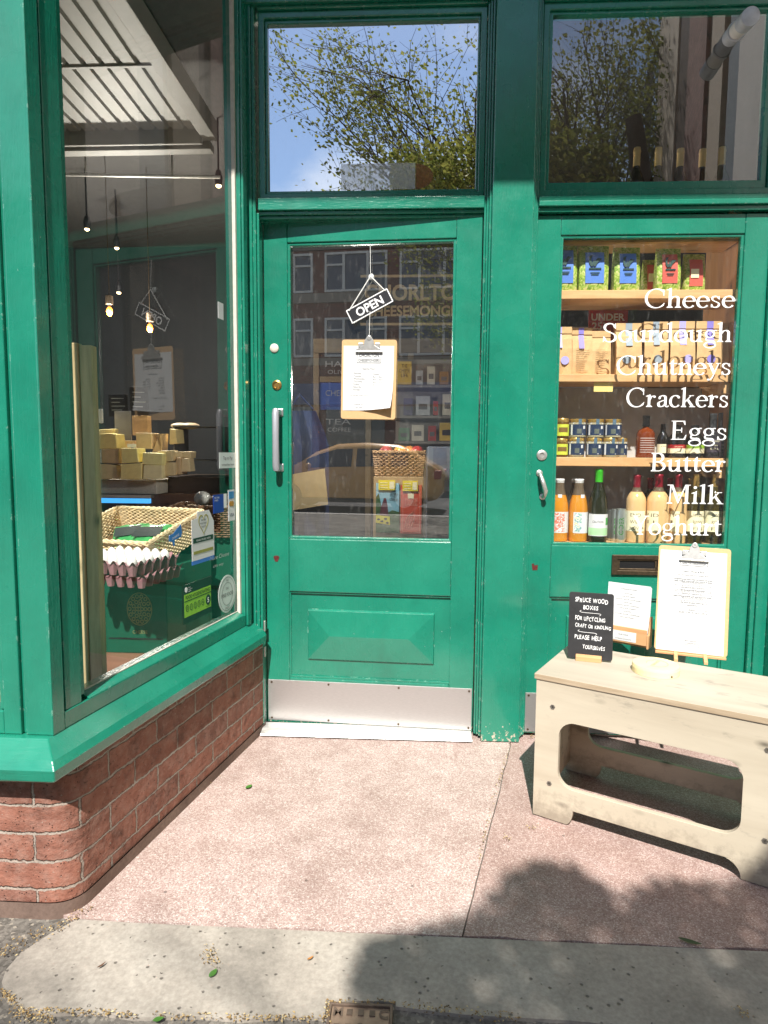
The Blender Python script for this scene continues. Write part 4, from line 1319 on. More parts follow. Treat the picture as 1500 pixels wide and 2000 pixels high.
# paper flour bags
def pbag(label, px0, px1, pyt, Y, stripe, dot, rz=0, text_back=False):
    x0 = fx(px0, 690, Y); x1 = fx(px1, 690, Y); z0 = sh_top[1] + .0005; z1 = fz((px0 + px1) / 2, pyt, Y)
    w = x1 - x0; h = z1 - z0; xc = (x0 + x1) / 2
    t = thing('paper_bag', label, 'paper bag', (xc, Y, z0), rz, 'brown paper bags on the second shelf')
    rr = random.Random(int(px0)); d = .034
    b = MB()
    n = 5; vs = []; fs = []
    lev = [0, .02, .3, .55, .74, .80, .86, .862, .93, 1.0]
    dd = [d, d * 1.08, d * 1.1, d, d * .7, d * .55, d * .42, d * .55, d * .55, d * .55]
    for q, dq in zip(lev, dd):
        j = lambda a: rr.uniform(-a, a)
        ww = w / 2 * (1 + j(.02)); s_ = .004 if 0 < q < .8 else .001
        yo = j(s_)
        ring_ = [(-ww, -dq), (-ww * .5, -dq - abs(j(s_))), (0, -dq + j(s_)), (ww * .5, -dq - abs(j(s_))), (ww, -dq), (ww * (.93 if .1 < q < .8 else 1), 0), (ww, dq), (-ww, dq), (-ww * (.93 if .1 < q < .8 else 1), 0)]
        vs += [(x, y + yo * .4, q * h) for x, y in ring_]
    m = 9
    fs = [(k * m + i, k * m + (i + 1) % m, (k + 1) * m + (i + 1) % m, (k + 1) * m + i) for k in range(len(lev) - 1) for i in range(m)] + [tuple(range(m)), tuple(range((len(lev) - 1) * m, len(lev) * m))]
    b.add(vs, fs)
    b.build('bag', m_kraft, t, .0012)
    if stripe:
        b = MB(); b.box(-w * .13 + stripe[1] * w, w * .13 + stripe[1] * w, -d * .55 - .0016, -d * .55 - .0006, h * .87, h * 1.0 - .0005)
        zt = h * .855; b.add([(-w * .13 + stripe[1] * w, -d * .45 - .002, zt), (w * .13 + stripe[1] * w, -d * .45 - .002, zt), (w * .13 + stripe[1] * w, -d * 1.05 - .003, h * .56), (-w * .13 + stripe[1] * w, -d * 1.05 - .003, h * .56)], [(0, 1, 2, 3)])
        b.build('printed_stripe', stripe[0], t)
    if dot:
        b = MB(); b.lathe([(.017, -d * 1.1 - .0058), (.017, -d * 1.1 - .0052)], (dot[1] * w, 0, h * .30), 18, 'y'); b.build('printed_roundel', dot[0], t)
    if text_back:
        b = MB()
        for i in range(12): b.box(-w * .34, w * rr.uniform(.0, .34), -d * 1.1 - .0056, -d * 1.1 - .0052, h * (.10 + i * .042), h * (.108 + i * .042))
        b.build('printing', mat('brown_ink', S(150, 118, 78), .7, 0, 0), t)
    return t
m_lil2 = mat('pale_lilac_print', S(176, 170, 236), .5, 0, .05); m_bg = mat('blue_grey_print', S(150, 164, 178), .5, 0, .05)
pbag('paper bag with lilac stripe beside the hinge side of the shelf', 1076, 1114, 640, .165, (m_lil2, -.15), (m_lil2, .12))
pbag('paper bag turned to its small printed back, with a lilac tab', 1114, 1153, 642, .195, (m_lilac, -.05), None, .02, True)
pbag('paper bag turned backwards below the red notice', 1153, 1189, 648, .195, None, None, -.02, True)
pbag('plain grey striped paper bag under the S of Sourdough', 1199, 1248, 633, .168, (m_bg, 0), (m_bg, -.1))
pbag('grey striped paper bag in the middle, roundel in the lettering shadow', 1253, 1299, 630, .168, (m_bg, 0), (m_bg, .05))
pbag('lilac striped paper bag, left of the pair with roundels', 1303, 1351, 629, .168, (m_lil2, 0), (m_lil2, .2))
pbag('lilac striped paper bag, right of the pair with roundels', 1354, 1402, 629, .168, (m_lilac, .05), (m_lilac, .06))
pbag('narrow plain paper bag squeezed in beside the blue one', 1403, 1424, 632, .19, None, None)
pbag('paper bag with a dark blue stripe by the right frame', 1418, 1446, 634, .215, (mat('royal_print', S(52, 84, 170), .5), -.1), None)

# jars
def jar(label, px0, px1, pyt, pyb, Y, zb, kind, gap=0):
    x0 = fx(px0, 850, Y); x1 = fx(px1, 850, Y); r = (x1 - x0) / 2; xc = (x0 + x1) / 2
    h = fz((px0 + px1) / 2, pyt, Y) - fz((px0 + px1) / 2, pyb, Y)
    t = thing('glass_jar', label, 'jar', (xc, Y, zb), R.uniform(-.2, .2) if kind == 'navy' else 0, 'glass jars on the third shelf')
    b = MB(); b.smooth = True
    b.lathe([(r * .90, 0), (r * .98, .003), (r * .98, h * .76), (r * .86, h * .82)], n=24)
    b.build('glass', bottle_g['honey' if kind != 'navy' else 'creamjar'], t)
    b = MB(); b.smooth = True; b.lathe([(r * .94, h * .80), (r * .95, h * .81), (r * .95, h * .97), (r * .90, h * .995)], n=24); b.build('lid', m_gold, t)
    b = MB(); b.smooth = True
    b.lathe([(r * .995, h * .12), (r * .995, h * .70)], n=24); b.f = b.f[:-2]; b.mi = b.mi[:-2]; b.sm = b.sm[:-2]; b.uv = b.uv[:-2]
    b.build('label', m_navy if kind == 'navy' else m_lime, t)
    b = MB()
    if kind == 'navy':
        # white edge strip, roundel and a tab over the lid
        def patch(a0, a1, z0, z1, rr_=r * 1.005): 
            n_ = 4; vs = []
            for i in range(n_ + 1):
                a = math.radians(-90 + a0 + (a1 - a0) * i / n_)
                vs += [(rr_ * math.cos(a), rr_ * math.sin(a), z0), (rr_ * math.cos(a), rr_ * math.sin(a), z1)]
            b.add(vs, [(2 * i, 2 * i + 2, 2 * i + 3, 2 * i + 1) for i in range(n_)])
        patch(-62, -48, h * .13, h * .69); patch(26, 44, h * .46, h * .62); patch(18, 28, h * .16, h * .19)
        patch(-90, 90, h * .70, h * .79, r * .99)
        b.build('printing', m_paper, t)
        b = MB(); patch(-8, 14, h * .70, h * .99, r * 1.0); b.build('seal', mat('blue_grey_seal', S(84, 110, 128), .5), t)
        b = MB(); patch(-18, 14, h * .2, h * .46, r * 1.006); b.build('motif', mat('dim_gold_print', S(92, 100, 92), .5), t)
    else:
        n_ = 5; vs = []
        for i in range(n_ + 1):
            a = math.radians(-90 - 40 + 80 * i / n_)
            vs += [(r * 1.005 * math.cos(a), r * 1.005 * math.sin(a), h * .30), (r * 1.005 * math.cos(a), r * 1.005 * math.sin(a), h * .54)]
        b.add(vs, [(2 * i, 2 * i + 2, 2 * i + 3, 2 * i + 1) for i in range(n_)])
        b.build('printed_panel', mat('brown_print', S(126, 96, 44), .5), t)
    return h
bottle_g = {
    'honey': bottle_glass('honey_glass', S(120, 84, 30)), 'creamjar': bottle_glass('pale_jar_glass', S(206, 196, 160)),
    'cider': bottle_glass('cider_glass', S(206, 128, 20)), 'neck': bottle_glass('clear_neck_glass', S(120, 104, 84)), 'green': bottle_glass('green_wine_glass', S(34, 40, 14)),
    'rose': mat('cloudy_wine', S(222, 184, 130), .12, 0, .04, 10, spec=.6, coat=.5), 'amber': bottle_glass('amber_spirit', S(140, 62, 22)),
    'black': mat('black_glass', (.012, .011, .01), .06, 0, 0, spec=.6, coat=.6), 'olive': bottle_glass('olive_glass', S(74, 64, 18)),
    'clear': bottle_glass('clear_spirit', S(60, 58, 62))}
z3 = sh_top[2] + .0005
h = jar('lower yellow labelled jar against the door frame', 1083, 1110, 857, 893, .12, z3, 'lime')
jar('yellow labelled jar stacked on its twin against the door frame', 1084, 1111, 812, 851, .12, z3 + h + .0005, 'lime')
hs = []
for i, (a, c, lab) in enumerate(((1110, 1142, 'navy labelled jar on the shelf next to the yellow ones'), (1145, 1177, 'navy labelled jar in the middle of the bottom row'), (1177, 1208, 'navy labelled jar at the right of the bottom row'))):
    hs.append(jar(lab, a, c, 855, 893, .12, z3, 'navy'))
jar('navy labelled jar set back at the end of the row', 1205, 1226, 855, 893, .17, z3, 'navy')
for i, (a, c, lab) in enumerate(((1111, 1144, 'navy labelled jar stacked next to the yellow ones'), (1146, 1179, 'navy labelled jar in the middle of the stacked row'), (1180, 1213, 'navy labelled jar at the right of the stacked row'))):
    jar(lab, a, c, 818, 854, .12, z3 + hs[i] + .0005, 'navy')

# bottles
def bottle(name, label, px0, px1, pyt, pyb, Y, zb, g, prof, cap, capm, lab=None, group='bottles on the display shelves', cat='bottle', rz=0, fill=None):
    pym = (pyt + pyb) / 2
    x0 = fx(px0, pym, Y); x1 = fx(px1, pym, Y); r = (x1 - x0) / 2; xc = (x0 + x1) / 2
    h = fz((px0 + px1) / 2, pyt, Y) - fz((px0 + px1) / 2, pyb, Y)
    t = thing(name, label, cat, (xc, Y, zb), rz, group)
    b = MB(); b.smooth = True
    if fill:
        lv, lm = fill
        lo_ = [p for p in prof if p[1] < lv]; hi_ = [p for p in prof if p[1] > lv]
        qa, qb = lo_[-1], hi_[0]; qm = qa[0] + (qb[0] - qa[0]) * (lv - qa[1]) / (qb[1] - qa[1])
        b.lathe([(r * q, h * z) for q, z in lo_ + [(qm, lv - .002)]], n=24); b.build('liquid', lm, t)
        b = MB(); b.smooth = True
        b.lathe([(r * qm, h * lv)] + [(r * q, h * z) for q, z in hi_], n=24)
    else: b.lathe([(r * q, h * z) for q, z in prof], n=24)
    b.build('glass', g, t)
    b = MB(); b.smooth = True
    q, z0, z1 = cap
    b.lathe([(r * q, h * z0), (r * q * 1.02, h * (z0 + .005)), (r * q, h * (z1 - .045)), (r * q * 1.05, h * (z1 - .04)), (r * q * 1.05, h * (z1 - .01)), (r * q * .9, h * z1)], n=18)
    b.build('cap', capm, t)
    if lab:
        def wrap(z0, z1, a0, a1, m_, nm, rr_=1.012):
            b = MB(); b.smooth = True; n_ = 12; vs = []
            for i in range(n_ + 1):
                a = math.radians(-90 + a0 + (a1 - a0) * i / n_)
                vs += [(r * rr_ * math.cos(a), r * rr_ * math.sin(a), h * z0), (r * rr_ * math.cos(a), r * rr_ * math.sin(a), h * z1)]
            b.add(vs, [(2 * i, 2 * i + 2, 2 * i + 3, 2 * i + 1) for i in range(n_)])
            return b.build(nm, m_, t)
        def wtext(s_, z, size, a, m_, nm='lettering', bold=0, width=None):
            b = MB(); vs, fs = text(s_, size, 'CENTER', bold)
            w_ = max(p[0] for p in vs) - min(p[0] for p in vs)
            k = width / w_ if width else 1
            b.add([(r * 1.02 * math.cos(math.radians(-90 + a) + p[0] * k / r), r * 1.02 * math.sin(math.radians(-90 + a) + p[0] * k / r), h * z + p[2]) for p in vs], fs)
            return b.build(nm, m_, t)
        lab(wrap, wtext, r, h)
    return t
WINE = [(.86, 0), (.97, .006), (1, .02), (1, .60), (.93, .66), (.72, .72), (.46, .77), (.36, .82), (.34, .98)]
BURG = [(.86, 0), (.97, .006), (1, .02), (1, .46), (.93, .55), (.76, .65), (.55, .75), (.40, .82), (.36, .98)]
CIDER = [(.86, 0), (.98, .008), (1, .03), (1, .50), (.95, .58), (.82, .68), (.62, .78), (.50, .86), (.46, .98)]
z4 = sh_top[3] + .0005
m_wcap = mat('white_cap', (.82, .82, .82), .4, 0, 0)
m_cid = mat('amber_cider', S(206, 136, 34), .1, 0, .12, 6, spec=.6, coat=.7)
m_orng = mat('orange_print', S(226, 92, 64), .5, 0, .1)
k = NT('swirl_print_red'); k.base(k.ramp(k.noise(k.coord((1, 1, 1)), 38, 2, .5, 2.5), [(.40, S(240, 236, 232)), (.47, S(228, 108, 78)), (.56, S(232, 120, 96)), (.62, S(236, 236, 236)), (.68, S(190, 198, 200))])); m_swr = k.set(.5)
k = NT('swirl_print_green'); k.base(k.ramp(k.noise(k.coord((1, 1, 1)), 38, 2, .5, 2.5), [(.36, S(236, 240, 244)), (.47, S(150, 190, 170)), (.52, S(60, 130, 150)), (.58, S(238, 238, 236)), (.70, S(226, 214, 80))])); m_swg = k.set(.5)
def l_cider(m_):
    def f(wrap, wtext, r, h):
        wrap(.14, .475, -70, 70, m_paper, 'label'); wrap(.16, .46, -62, 26 if m_ is m_swr else -20, m_, 'label_print', 1.02)
        wrap(.70, .755, -26, 6, m_paper, 'neck_roundel', .80)
    return f
bottle('cider_bottle', 'cider bottle with an orange swirl label and white cap', 1075, 1110, 932, 1053, .13, z4, bottle_g['neck'], CIDER, (.47, .935, 1), m_wcap, l_cider(m_swr), fill=(.745, m_cid))
bottle('cider_bottle', 'cider bottle with a pale label turned to the side', 1111, 1148, 932, 1053, .13, z4, bottle_g['neck'], CIDER, (.47, .935, 1), m_wcap, l_cider(m_swg), rz=.5, fill=(.745, m_cid))
bottle('cider_bottle', 'dim cider bottle standing behind the other two', 1108, 1136, 928, 1044, .22, z4, bottle_g['neck'], CIDER, (.47, .935, 1), m_wcap)
def l_caut(wrap, wtext, r, h):
    wrap(.09, .39, -74, 74, m_paper, 'label'); wrap(.10, .20, -74, 74, mat('pale_green_print', S(176, 222, 170), .5), 'label_band', 1.018)
    wrap(.24, .34, 38, 72, mat('leaf_green_print', S(70, 160, 70), .5), 'label_ring', 1.02)
    wtext('CAUTION', .27, .013, -12, m_ink, width=r * 1.1)
bottle('wine_bottle', 'green wine bottle with bright green cap and white label', 1149, 1187, 916, 1058, .115, z4, bottle_g['green'], BURG, (.40, .82, 1), m_grn, l_caut)
def can(label, px0, px1, pyt, pyb, Y):
    x0 = fx(px0, 1020, Y); x1 = fx(px1, 1020, Y); r = (x1 - x0) / 2; h = fz((px0 + px1) / 2, pyt, Y) - fz((px0 + px1) / 2, pyb, Y)
    t = thing('drinks_can', label, 'can', ((x0 + x1) / 2, Y, z4), 0, 'drinks cans on the bottom shelf')
    b = MB(); b.smooth = True; b.lathe([(r * .78, 0), (r * .98, .008), (r, .014), (r, h - .016), (r * .86, h - .004), (r * .86, h), (r * .80, h), (r * .80, h - .004)], n=22); b.build('body', mat('can_silver', S(190, 198, 192), .28, .8, .1, 30), t)
    b = MB(); vs, fs = text('CIDER', .026, 'CENTER', .02)
    b.add([(r * 1.012 * math.cos(math.radians(-80) - p[2] / r), r * 1.012 * math.sin(math.radians(-80) - p[2] / r), h * .48 + p[0]) for p in vs], fs)
    b.build('lettering', mat('can_green_print', S(58, 126, 62), .5), t)
can('silver drinks can set back beside the green capped bottle', 1186, 1209, 987, 1046, .16)
can('silver drinks can in front, beside the first pale bottle', 1201, 1224, 992, 1056, .125)
can('silver drinks can between the other two', 1192, 1214, 990, 1052, .142)
def l_end(a0, a1, ta, s1, s2, s3, m_=m_cream):
    def f(wrap, wtext, r, h):
        wrap(.17, .47, a0, a1, m_, 'label')
        for s_, z in ((s1, .385), (s2, .285), (s3, .19)): 
            if s_: wtext(s_, z, .020, ta, mat('label_ink', S(110, 100, 74), .6), width=r * 1.05)
    return f
bottle('wine_bottle', 'pale cloudy wine bottle with burgundy cap, nearest the cans', 1223, 1261, 924, 1055, .13, z4, bottle_g['neck'], WINE, (.37, .785, 1), m_burg, fill=(.75, bottle_g['rose']), lab= l_end(-78, 42, -18, 'END', 'WILL', 'MOVE'))
bottle('wine_bottle', 'pale cloudy wine bottle with burgundy cap, middle of three', 1263, 1306, 925, 1058, .12, z4, bottle_g['neck'], WINE, (.37, .785, 1), m_burg, fill=(.75, bottle_g['rose']), lab= l_end(-84, -14, -44, 'ND', 'LL', ''))
bottle('wine_bottle', 'pale cloudy wine bottle with burgundy cap behind the word Milk', 1305, 1341, 924, 1057, .125, z4, bottle_g['neck'], WINE, (.37, .785, 1), m_burg, fill=(.75, bottle_g['rose']), lab= l_end(-64, -6, -34, 'ND', 'L', ''))
bottle('wine_bottle', 'dim burgundy capped bottle in the back row, left one', 1253, 1285, 920, 1040, .22, z4, bottle_g['olive'], WINE, (.36, .80, 1), m_burg)
bottle('wine_bottle', 'dim burgundy capped bottle in the back row, right one', 1292, 1322, 920, 1040, .22, z4, bottle_g['olive'], WINE, (.36, .80, 1), m_burg)
bottle('wine_bottle', 'olive wine bottle with gold cap beside the pale bottles', 1339, 1375, 924, 1058, .13, z4, bottle_g['olive'], WINE, (.36, .80, 1), m_gold, l_end(-80, 80, 0, 'WNSE', 'RMW', 'EN'))
bottle('wine_bottle', 'olive wine bottle with gold cap at the right end', 1376, 1411, 924, 1058, .135, z4, bottle_g['olive'], WINE, (.36, .80, 1), m_gold, l_end(-80, 80, 0, 'WNSE', 'RDW', 'EN'))
bottle('wine_bottle', 'gold capped bottle hidden behind the two olive ones', 1333, 1362, 922, 1042, .22, z4, bottle_g['olive'], WINE, (.36, .80, 1), m_gold)
FLASK = [(.86, 0), (.98, .01), (1, .03), (1, .50), (.95, .58), (.75, .66), (.40, .70), (.30, .73), (.30, .98)]
def l_spirit(wrap, wtext, r, h):
    m_ = mat('faint_label', S(190, 168, 160), .6)
    for i in range(7): wrap(.12 + i * .055, .14 + i * .055, -50, 50, m_, 'label_print', 1.012)
bottle('spirit_bottle', 'amber spirit bottle with black stopper on the third shelf', 1243, 1279, 810, 892, .13, z3, bottle_g['amber'], FLASK, (.38, .74, 1), m_black, l_spirit)
VIN = [(.88, 0), (.98, .01), (1, .03), (1, .52), (.9, .62), (.6, .72), (.42, .78), (.40, .98)]
def l_vin(top, low):
    def f(wrap, wtext, r, h):
        wrap(.14, .40, -82, 82, m_cream, 'label')
        if top: wrap(.29, .40, -82, 82, top, 'label_band', 1.02)
        wtext('BALSAMIC' if top else 'OIL', .32, .007, -6, m_cream if top is m_red else m_ink, width=r * .9)
    return f
m_lgreen = mat('apple_green_print', S(150, 190, 60), .5)
bottle('vinegar_bottle', 'black vinegar bottle with plain cream label', 1283, 1306, 826, 892, .15, z3, bottle_g['black'], VIN, (.42, .80, 1), m_black, l_vin(None, m_cream))
bottle('vinegar_bottle', 'black vinegar bottle with red banded label', 1304, 1340, 826, 890, .13, z3, bottle_g['black'], VIN, (.42, .80, 1), m_black, l_vin(m_red, m_cream))
bottle('vinegar_bottle', 'black vinegar bottle with green banded label', 1340, 1375, 826, 890, .13, z3, bottle_g['black'], VIN, (.42, .80, 1), m_black, l_vin(m_lgreen, m_cream))
GIN = [(.86, 0), (.98, .015), (1, .05), (1, .36), (.95, .48), (.75, .57), (.40, .63), (.32, .67), (.32, .98)]
def l_gin(wrap, wtext, r, h):
    wrap(.13, .44, -80, 80, mat('purple_grey_label', S(58, 50, 62), .6), 'label')
    for i, (s_, z) in enumerate((('OAK AGED', .36), ('GIN', .27), ('STILL', .19))): wtext(s_, z, .010, -6, m_cream, width=r * (1.1, .6, .9)[i])
m_gcap = mat('grey_stopper', (.07, .07, .075), .4, .3, .1)
bottle('gin_bottle', 'round dark gin bottle, left of two with grey stoppers', 1374, 1409, 803, 890, .14, z3, bottle_g['clear'], GIN, (.40, .66, 1), m_gcap, l_gin)
bottle('gin_bottle', 'round dark gin bottle, right of two with grey stoppers', 1392, 1426, 801, 889, .185, z3, bottle_g['clear'], GIN, (.40, .66, 1), m_gcap, l_gin)

# five wine bottles on a ledge behind the right transom
LEDZ = fz(1330, 372, .12)
lg = thing('high_ledge', 'narrow ledge behind the right transom carrying five wine bottles', 'ledge')
b = MB(); b.box(.50, 1.25, .092, .24, LEDZ - .205, LEDZ - .185); b.build('board', m_pine, lg)
for i, (x, yt) in enumerate(((1243, 289), (1285, 289), (1328, 291), (1371, 292), (1409, 288))):
    Yb = (.15, .14, .13, .14, .12)[i]
    zt = fz(x, yt, Yb)
    xw = fx(x, 330, Yb)
    t = thing('wine_bottle', 'gold capped wine bottle in the transom, ' + ('first from the pilaster', 'second from the pilaster', 'middle of the five', 'fourth from the pilaster', 'nearest the right frame')[i], 'bottle', (xw, Yb, LEDZ - .1845), 0, 'wine bottles behind the transom')
    h = zt - (LEDZ - .1845); r = .036
    b = MB(); b.smooth = True; b.lathe([(r * q, h * z) for q, z in [(.86, 0), (1, .02), (1, .56), (.92, .63), (.66, .70), (.42, .76), (.36, .80), (.34, .98)]], n=22); b.build('glass', bottle_g['green'], t)
    b = MB(); b.smooth = True; q = r * .38; b.lathe([(q, h * .80), (q, h * .945), (q * 1.06, h * .95), (q * 1.06, h * .965), (q, h * .968), (q, h * .985), (q * .9, h)], n=16); b.build('cap', mat('gold_cap', S(236, 200, 134), .35, .15, .05), t)
# grey tube fitting in front of the transom
p0 = at(1426, 74, .044); p1 = at(1467, 31, -.13)
sl = thing('tube_lamp', 'grey metal tube fitting poking out through the right transom', 'lamp')
b = MB(); d = (p1 - p0)
b.smooth = True
b.tube([p0, p0 + d * .30], [.030, .030], 18); b.tube([p0 + d * .3, p0 + d * .32, p0 + d * .34], [.034, .035, .034], 18)
b.build('sleeve', mat('galvanised', S(196, 198, 206), .45, .2, .12, 40), sl)
b = MB(); b.smooth = True; b.tube([p0 + d * .341, p0 + d * .66], [.028, .028], 18); b.build('body', mat('pale_grey_paint', S(226, 220, 216), .5, 0, .06), sl)
b = MB(); b.smooth = True; b.tube([p0 + d * .661, p0 + d * .99, p1], [.031, .031, .027], 18); b.build('end_cap', bpy.data.materials['galvanised'], sl)
# ------------------------------------------------------------------ stickers on the side window: local (u = -s, depth, z)
STK = Matrix(((-SS.x, -SN.x, 0, SO.x), (-SS.y, -SN.y, 0, SO.y), (0, 0, 1, 0), (0, 0, 0, 1)))
GN = .0652
def sticker(name, label, cat='sticker'):
    t = thing(name, label, cat)
    t.matrix_world = STK
    return t
def uz(px, py):
    s_, z_ = onside(px, py); return -s_, z_
m_dkgreen = mat('dark_green_card', S(14, 58, 44), .5, 0, .05)
m_limecard = mat('lime_card', S(140, 196, 58), .5, 0, .03)
t = sticker('hygiene_sticker', 'green food hygiene rating sticker low on the side window')
b = MB(); b.box(-.450, -.254, GN - .001, GN, .580, .716); b.build('card', m_dkgreen, t)
b = MB(); b.box(-.442, -.260, GN - .0014, GN - .0011, .602, .682)
b.build('panel', m_limecard, t)
b = MB()
put_text(b, 'FOOD HYGIENE RATING', -.351, GN - .002, .664, .018, width=.164, bold=.01)
b.box(-.442, -.260, GN - .002, GN - .0015, .6565, .659)
for i in range(5): b.ring(arc(-.424 + i * .026, .632, .0095, .012, 0, 360, 16)[:-1], arc(-.424 + i * .026, .632, .0078, .0102, 0, 360, 16)[:-1], GN - .002, GN - .0015); put_text(b, str(i), -.424 + i * .026, GN - .002, .6265, .015)
b.prism(arc(-.281, .632, .017, .0195, 0, 360, 20)[:-1], GN - .002, GN - .0015, 'y')
put_text(b, 'VERY GOOD', -.281, GN - .002, .606, .006)
b.build('printing', m_dkgreen, t)
b = MB(); put_text(b, '5', -.281, GN - .0024, .6225, .026, bold=.03)
b.prism(arc(-.428, .698, .0085, .0095, 0, 360, 14)[:-1], GN - .0015, GN - .0011, 'y')
for i in range(3): put_text(b, ('Food', 'Standards', 'Agency')[i], -.414, GN - .0015, .7015 - i * .0065, .0065, 'LEFT')
b.build('white_printing', m_vinyl, t)
t = sticker('round_sticker', 'round white fine food sticker in the lower corner of the side window')
b = MB(); b.prism(arc(-.132, .622, .070, .074, 0, 360, 40)[:-1], GN - .001, GN, 'y'); b.build('disc', mat('sticker_grey', S(206, 214, 210), .5, 0, .03), t)
b = MB()
for r_ in (.063, .043): b.ring(arc(-.132, .622, r_, r_ * 1.05, 0, 360, 40)[:-1], arc(-.132, .622, r_ - .0012, r_ * 1.05 - .0012, 0, 360, 40)[:-1], GN - .0015, GN - .0011)
put_text(b, 'FINE FOOD', -.132, GN - .0016, .612, .022, width=.094)
put_text(b, 'THE', -.132, GN - .0016, .671, .011); put_text(b, 'DELI', -.132, GN - .0016, .640, .012); put_text(b, 'DIGEST', -.132, GN - .0016, .563, .012)
b.build('printing', mat('sticker_ink', (.10, .11, .11), .6, 0, 0), t)
t = sticker('heart_sticker', 'white pointed sticker with a gold heart outline on the side window')
b = MB(); b.prism([(-.384, .790), (-.228, .790), (-.228, .918), (-.262, .962), (-.346, .962), (-.346, .94), (-.384, .935)], GN - .001, GN, 'y'); b.build('card', m_paper, t)
hp = []
for i in range(40):
    a = 2 * PI * i / 40
    hp.append((-.303 + .0022 * 16 * math.sin(a) ** 3, .918 + .0026 * (13 * math.cos(a) - 5 * math.cos(2 * a) - 2 * math.cos(3 * a) - math.cos(4 * a))))
b = MB(); hc = (-.303, .914)
b.ring(hp, [(hc[0] + (x - hc[0]) * .86, hc[1] + (z - hc[1]) * .86) for x, z in hp], GN - .0016, GN - .0011)
b.box(-.374, -.238, GN - .0016, GN - .0011, .812, .823)
b.build('gold_printing', mat('olive_gold_print', S(150, 146, 70), .5), t)
b = MB(); b.box(-.376, -.236, GN - .0016, GN - .0011, .852, .870)
for i, s_ in enumerate(('WE ARE', 'FIGHTING', 'WASTE')): put_text(b, s_, -.303, GN - .0016, .926 - i * .012, .010)
b.build('printing', m_dkgreen, t)
b = MB(); b.prism([(-.386, .776), (-.229, .776), (-.229, .7895), (-.386, .7895)], GN - .001, GN, 'y'); b.build('blue_edge', m_blue, t)
b = MB(); put_text(b, 'READ MORE HERE', -.306, GN - .002, .857, .0095, width=.10); b.build('white_printing', m_vinyl, t)
t = sticker('white_label', 'small white label high on the window edge above the card stickers', 'label')
b = MB(); b.box(-.178, -.050, GN - .001, GN, 1.112, 1.172); b.build('card', mat('grey_white_card', S(214, 222, 220), .6, 0, .02), t)
b = MB(); put_text(b, 'Tap to Pay', -.112, GN - .0016, 1.145, .018, width=.075); put_text(b, 'contactless here', -.112, GN - .0016, 1.122, .012, width=.1); b.build('printing', m_ink, t)
t = sticker('blue_sticker', 'dark blue sticker with a white edge on the side window')
b = MB(); b.box(-.229, -.150, GN - .001, GN, .945, 1.014); b.build('card', mat('cobalt_card', S(30, 66, 160), .4, 0, .1), t)
b = MB(); b.box(-.1495, -.126, GN - .001, GN, .960, 1.014); put_text(b, 'WE TAKE', -.222, GN - .0016, 1.0, .009, 'LEFT'); put_text(b, 'CARDS', -.222, GN - .0016, .990, .009, 'LEFT'); b.build('white_printing', m_vinyl, t)
t = sticker('card_logo_strip', 'white strip of payment card logos by the window edge')
b = MB(); b.box(-.113, -.060, GN - .001, GN, .905, 1.026); b.build('card', m_paper, t)
b = MB(); b.box(-.107, -.066, GN - .0016, GN - .0011, .992, 1.020); b.build('blue_logo', mat('light_blue_print', S(40, 130, 190), .5), t)
b = MB(); b.prism(arc(-.093, .972, .012, .011, 0, 360, 16)[:-1], GN - .0016, GN - .0011, 'y'); b.prism(arc(-.079, .972, .012, .011, 0, 360, 16)[:-1], GN - .002, GN - .0017, 'y'); b.build('gold_logo', mat('ochre_print', S(180, 128, 40), .5), t)
b = MB(); put_text(b, 'VISA', -.0865, GN - .0016, .922, .018, width=.036, bold=.01); b.build('lettering', m_navy, t)
t = sticker('megaphone_sticker', 'small blue megaphone sticker beside the heart sticker')
b = MB(); b.prism([(-.524, .880), (-.505, .876), (-.500, .862), (-.492, .862), (-.492, .880), (-.452, .886), (-.446, .900), (-.452, .930), (-.500, .902), (-.524, .900)], GN - .001, GN, 'y'); b.build('card', mat('sky_blue_card', S(58, 120, 190), .4, 0, .05), t)
b = MB(); put_text(b, 'CHEESE', -.486, GN - .0016, .888, .010, rot=.25, width=.045); b.build('lettering', m_vinyl, t)
t = sticker('edge_label', 'tiny white label on the window edge near head height', 'label')
u, z = uz(430, 607)
b = MB(); b.box(u - .018, u + .022, GN - .001, GN, z - .03, z + .03); b.build('card', m_paper, t)
t = sticker('window_writing', 'faint white handwriting on the side window above the round sticker', 'writing')
b = MB(); put_text(b, 'More Cheese', -.19, GN - .001, .772, .022, shear=.3, width=.15); put_text(b, 'this way', -.20, GN - .001, .742, .016, shear=.3, width=.08); b.build('lettering', mat('faded_chalk', (.45, .5, .48), .8, 0, .1), t)

# films added on the left transom, standing in for two boards behind the glass
def film(name, col, al):
    k = NT(name); k.base(col); k.b.inputs['Alpha'].default_value = al; k.b.inputs['Coat IOR'].default_value = 2.4; k.b.inputs['Coat Roughness'].default_value = .02; return k.set(.4, 0, .5, 1.0)
t = thing('white_board_film', 'pale film low on the transom over the ajar door, standing in for a white board inside', 'window film')
b = MB(); b.box(fx(666, 345, .044), fx(811, 345, .044), .0435, .0445, fz(735, 370, .044), fz(735, 319, .044)); b.build('film', film('pale_board_film', (.90, .93, .95), .30), t)
t = thing('brown_oval_film', 'half oval brown film on the transom, standing in for a brown board inside', 'label')
x0, z0 = fx(812, 345, .044), fz(812, 344, .044)
b = MB(); b.prism([(x0, z0 - .045)] + arc(x0, z0, .068, .047, -90, 90, 16) + [(x0, z0 + .045)], .0435, .0445, 'y'); b.build('label', film('brown_film', S(150, 96, 52), .75), t)

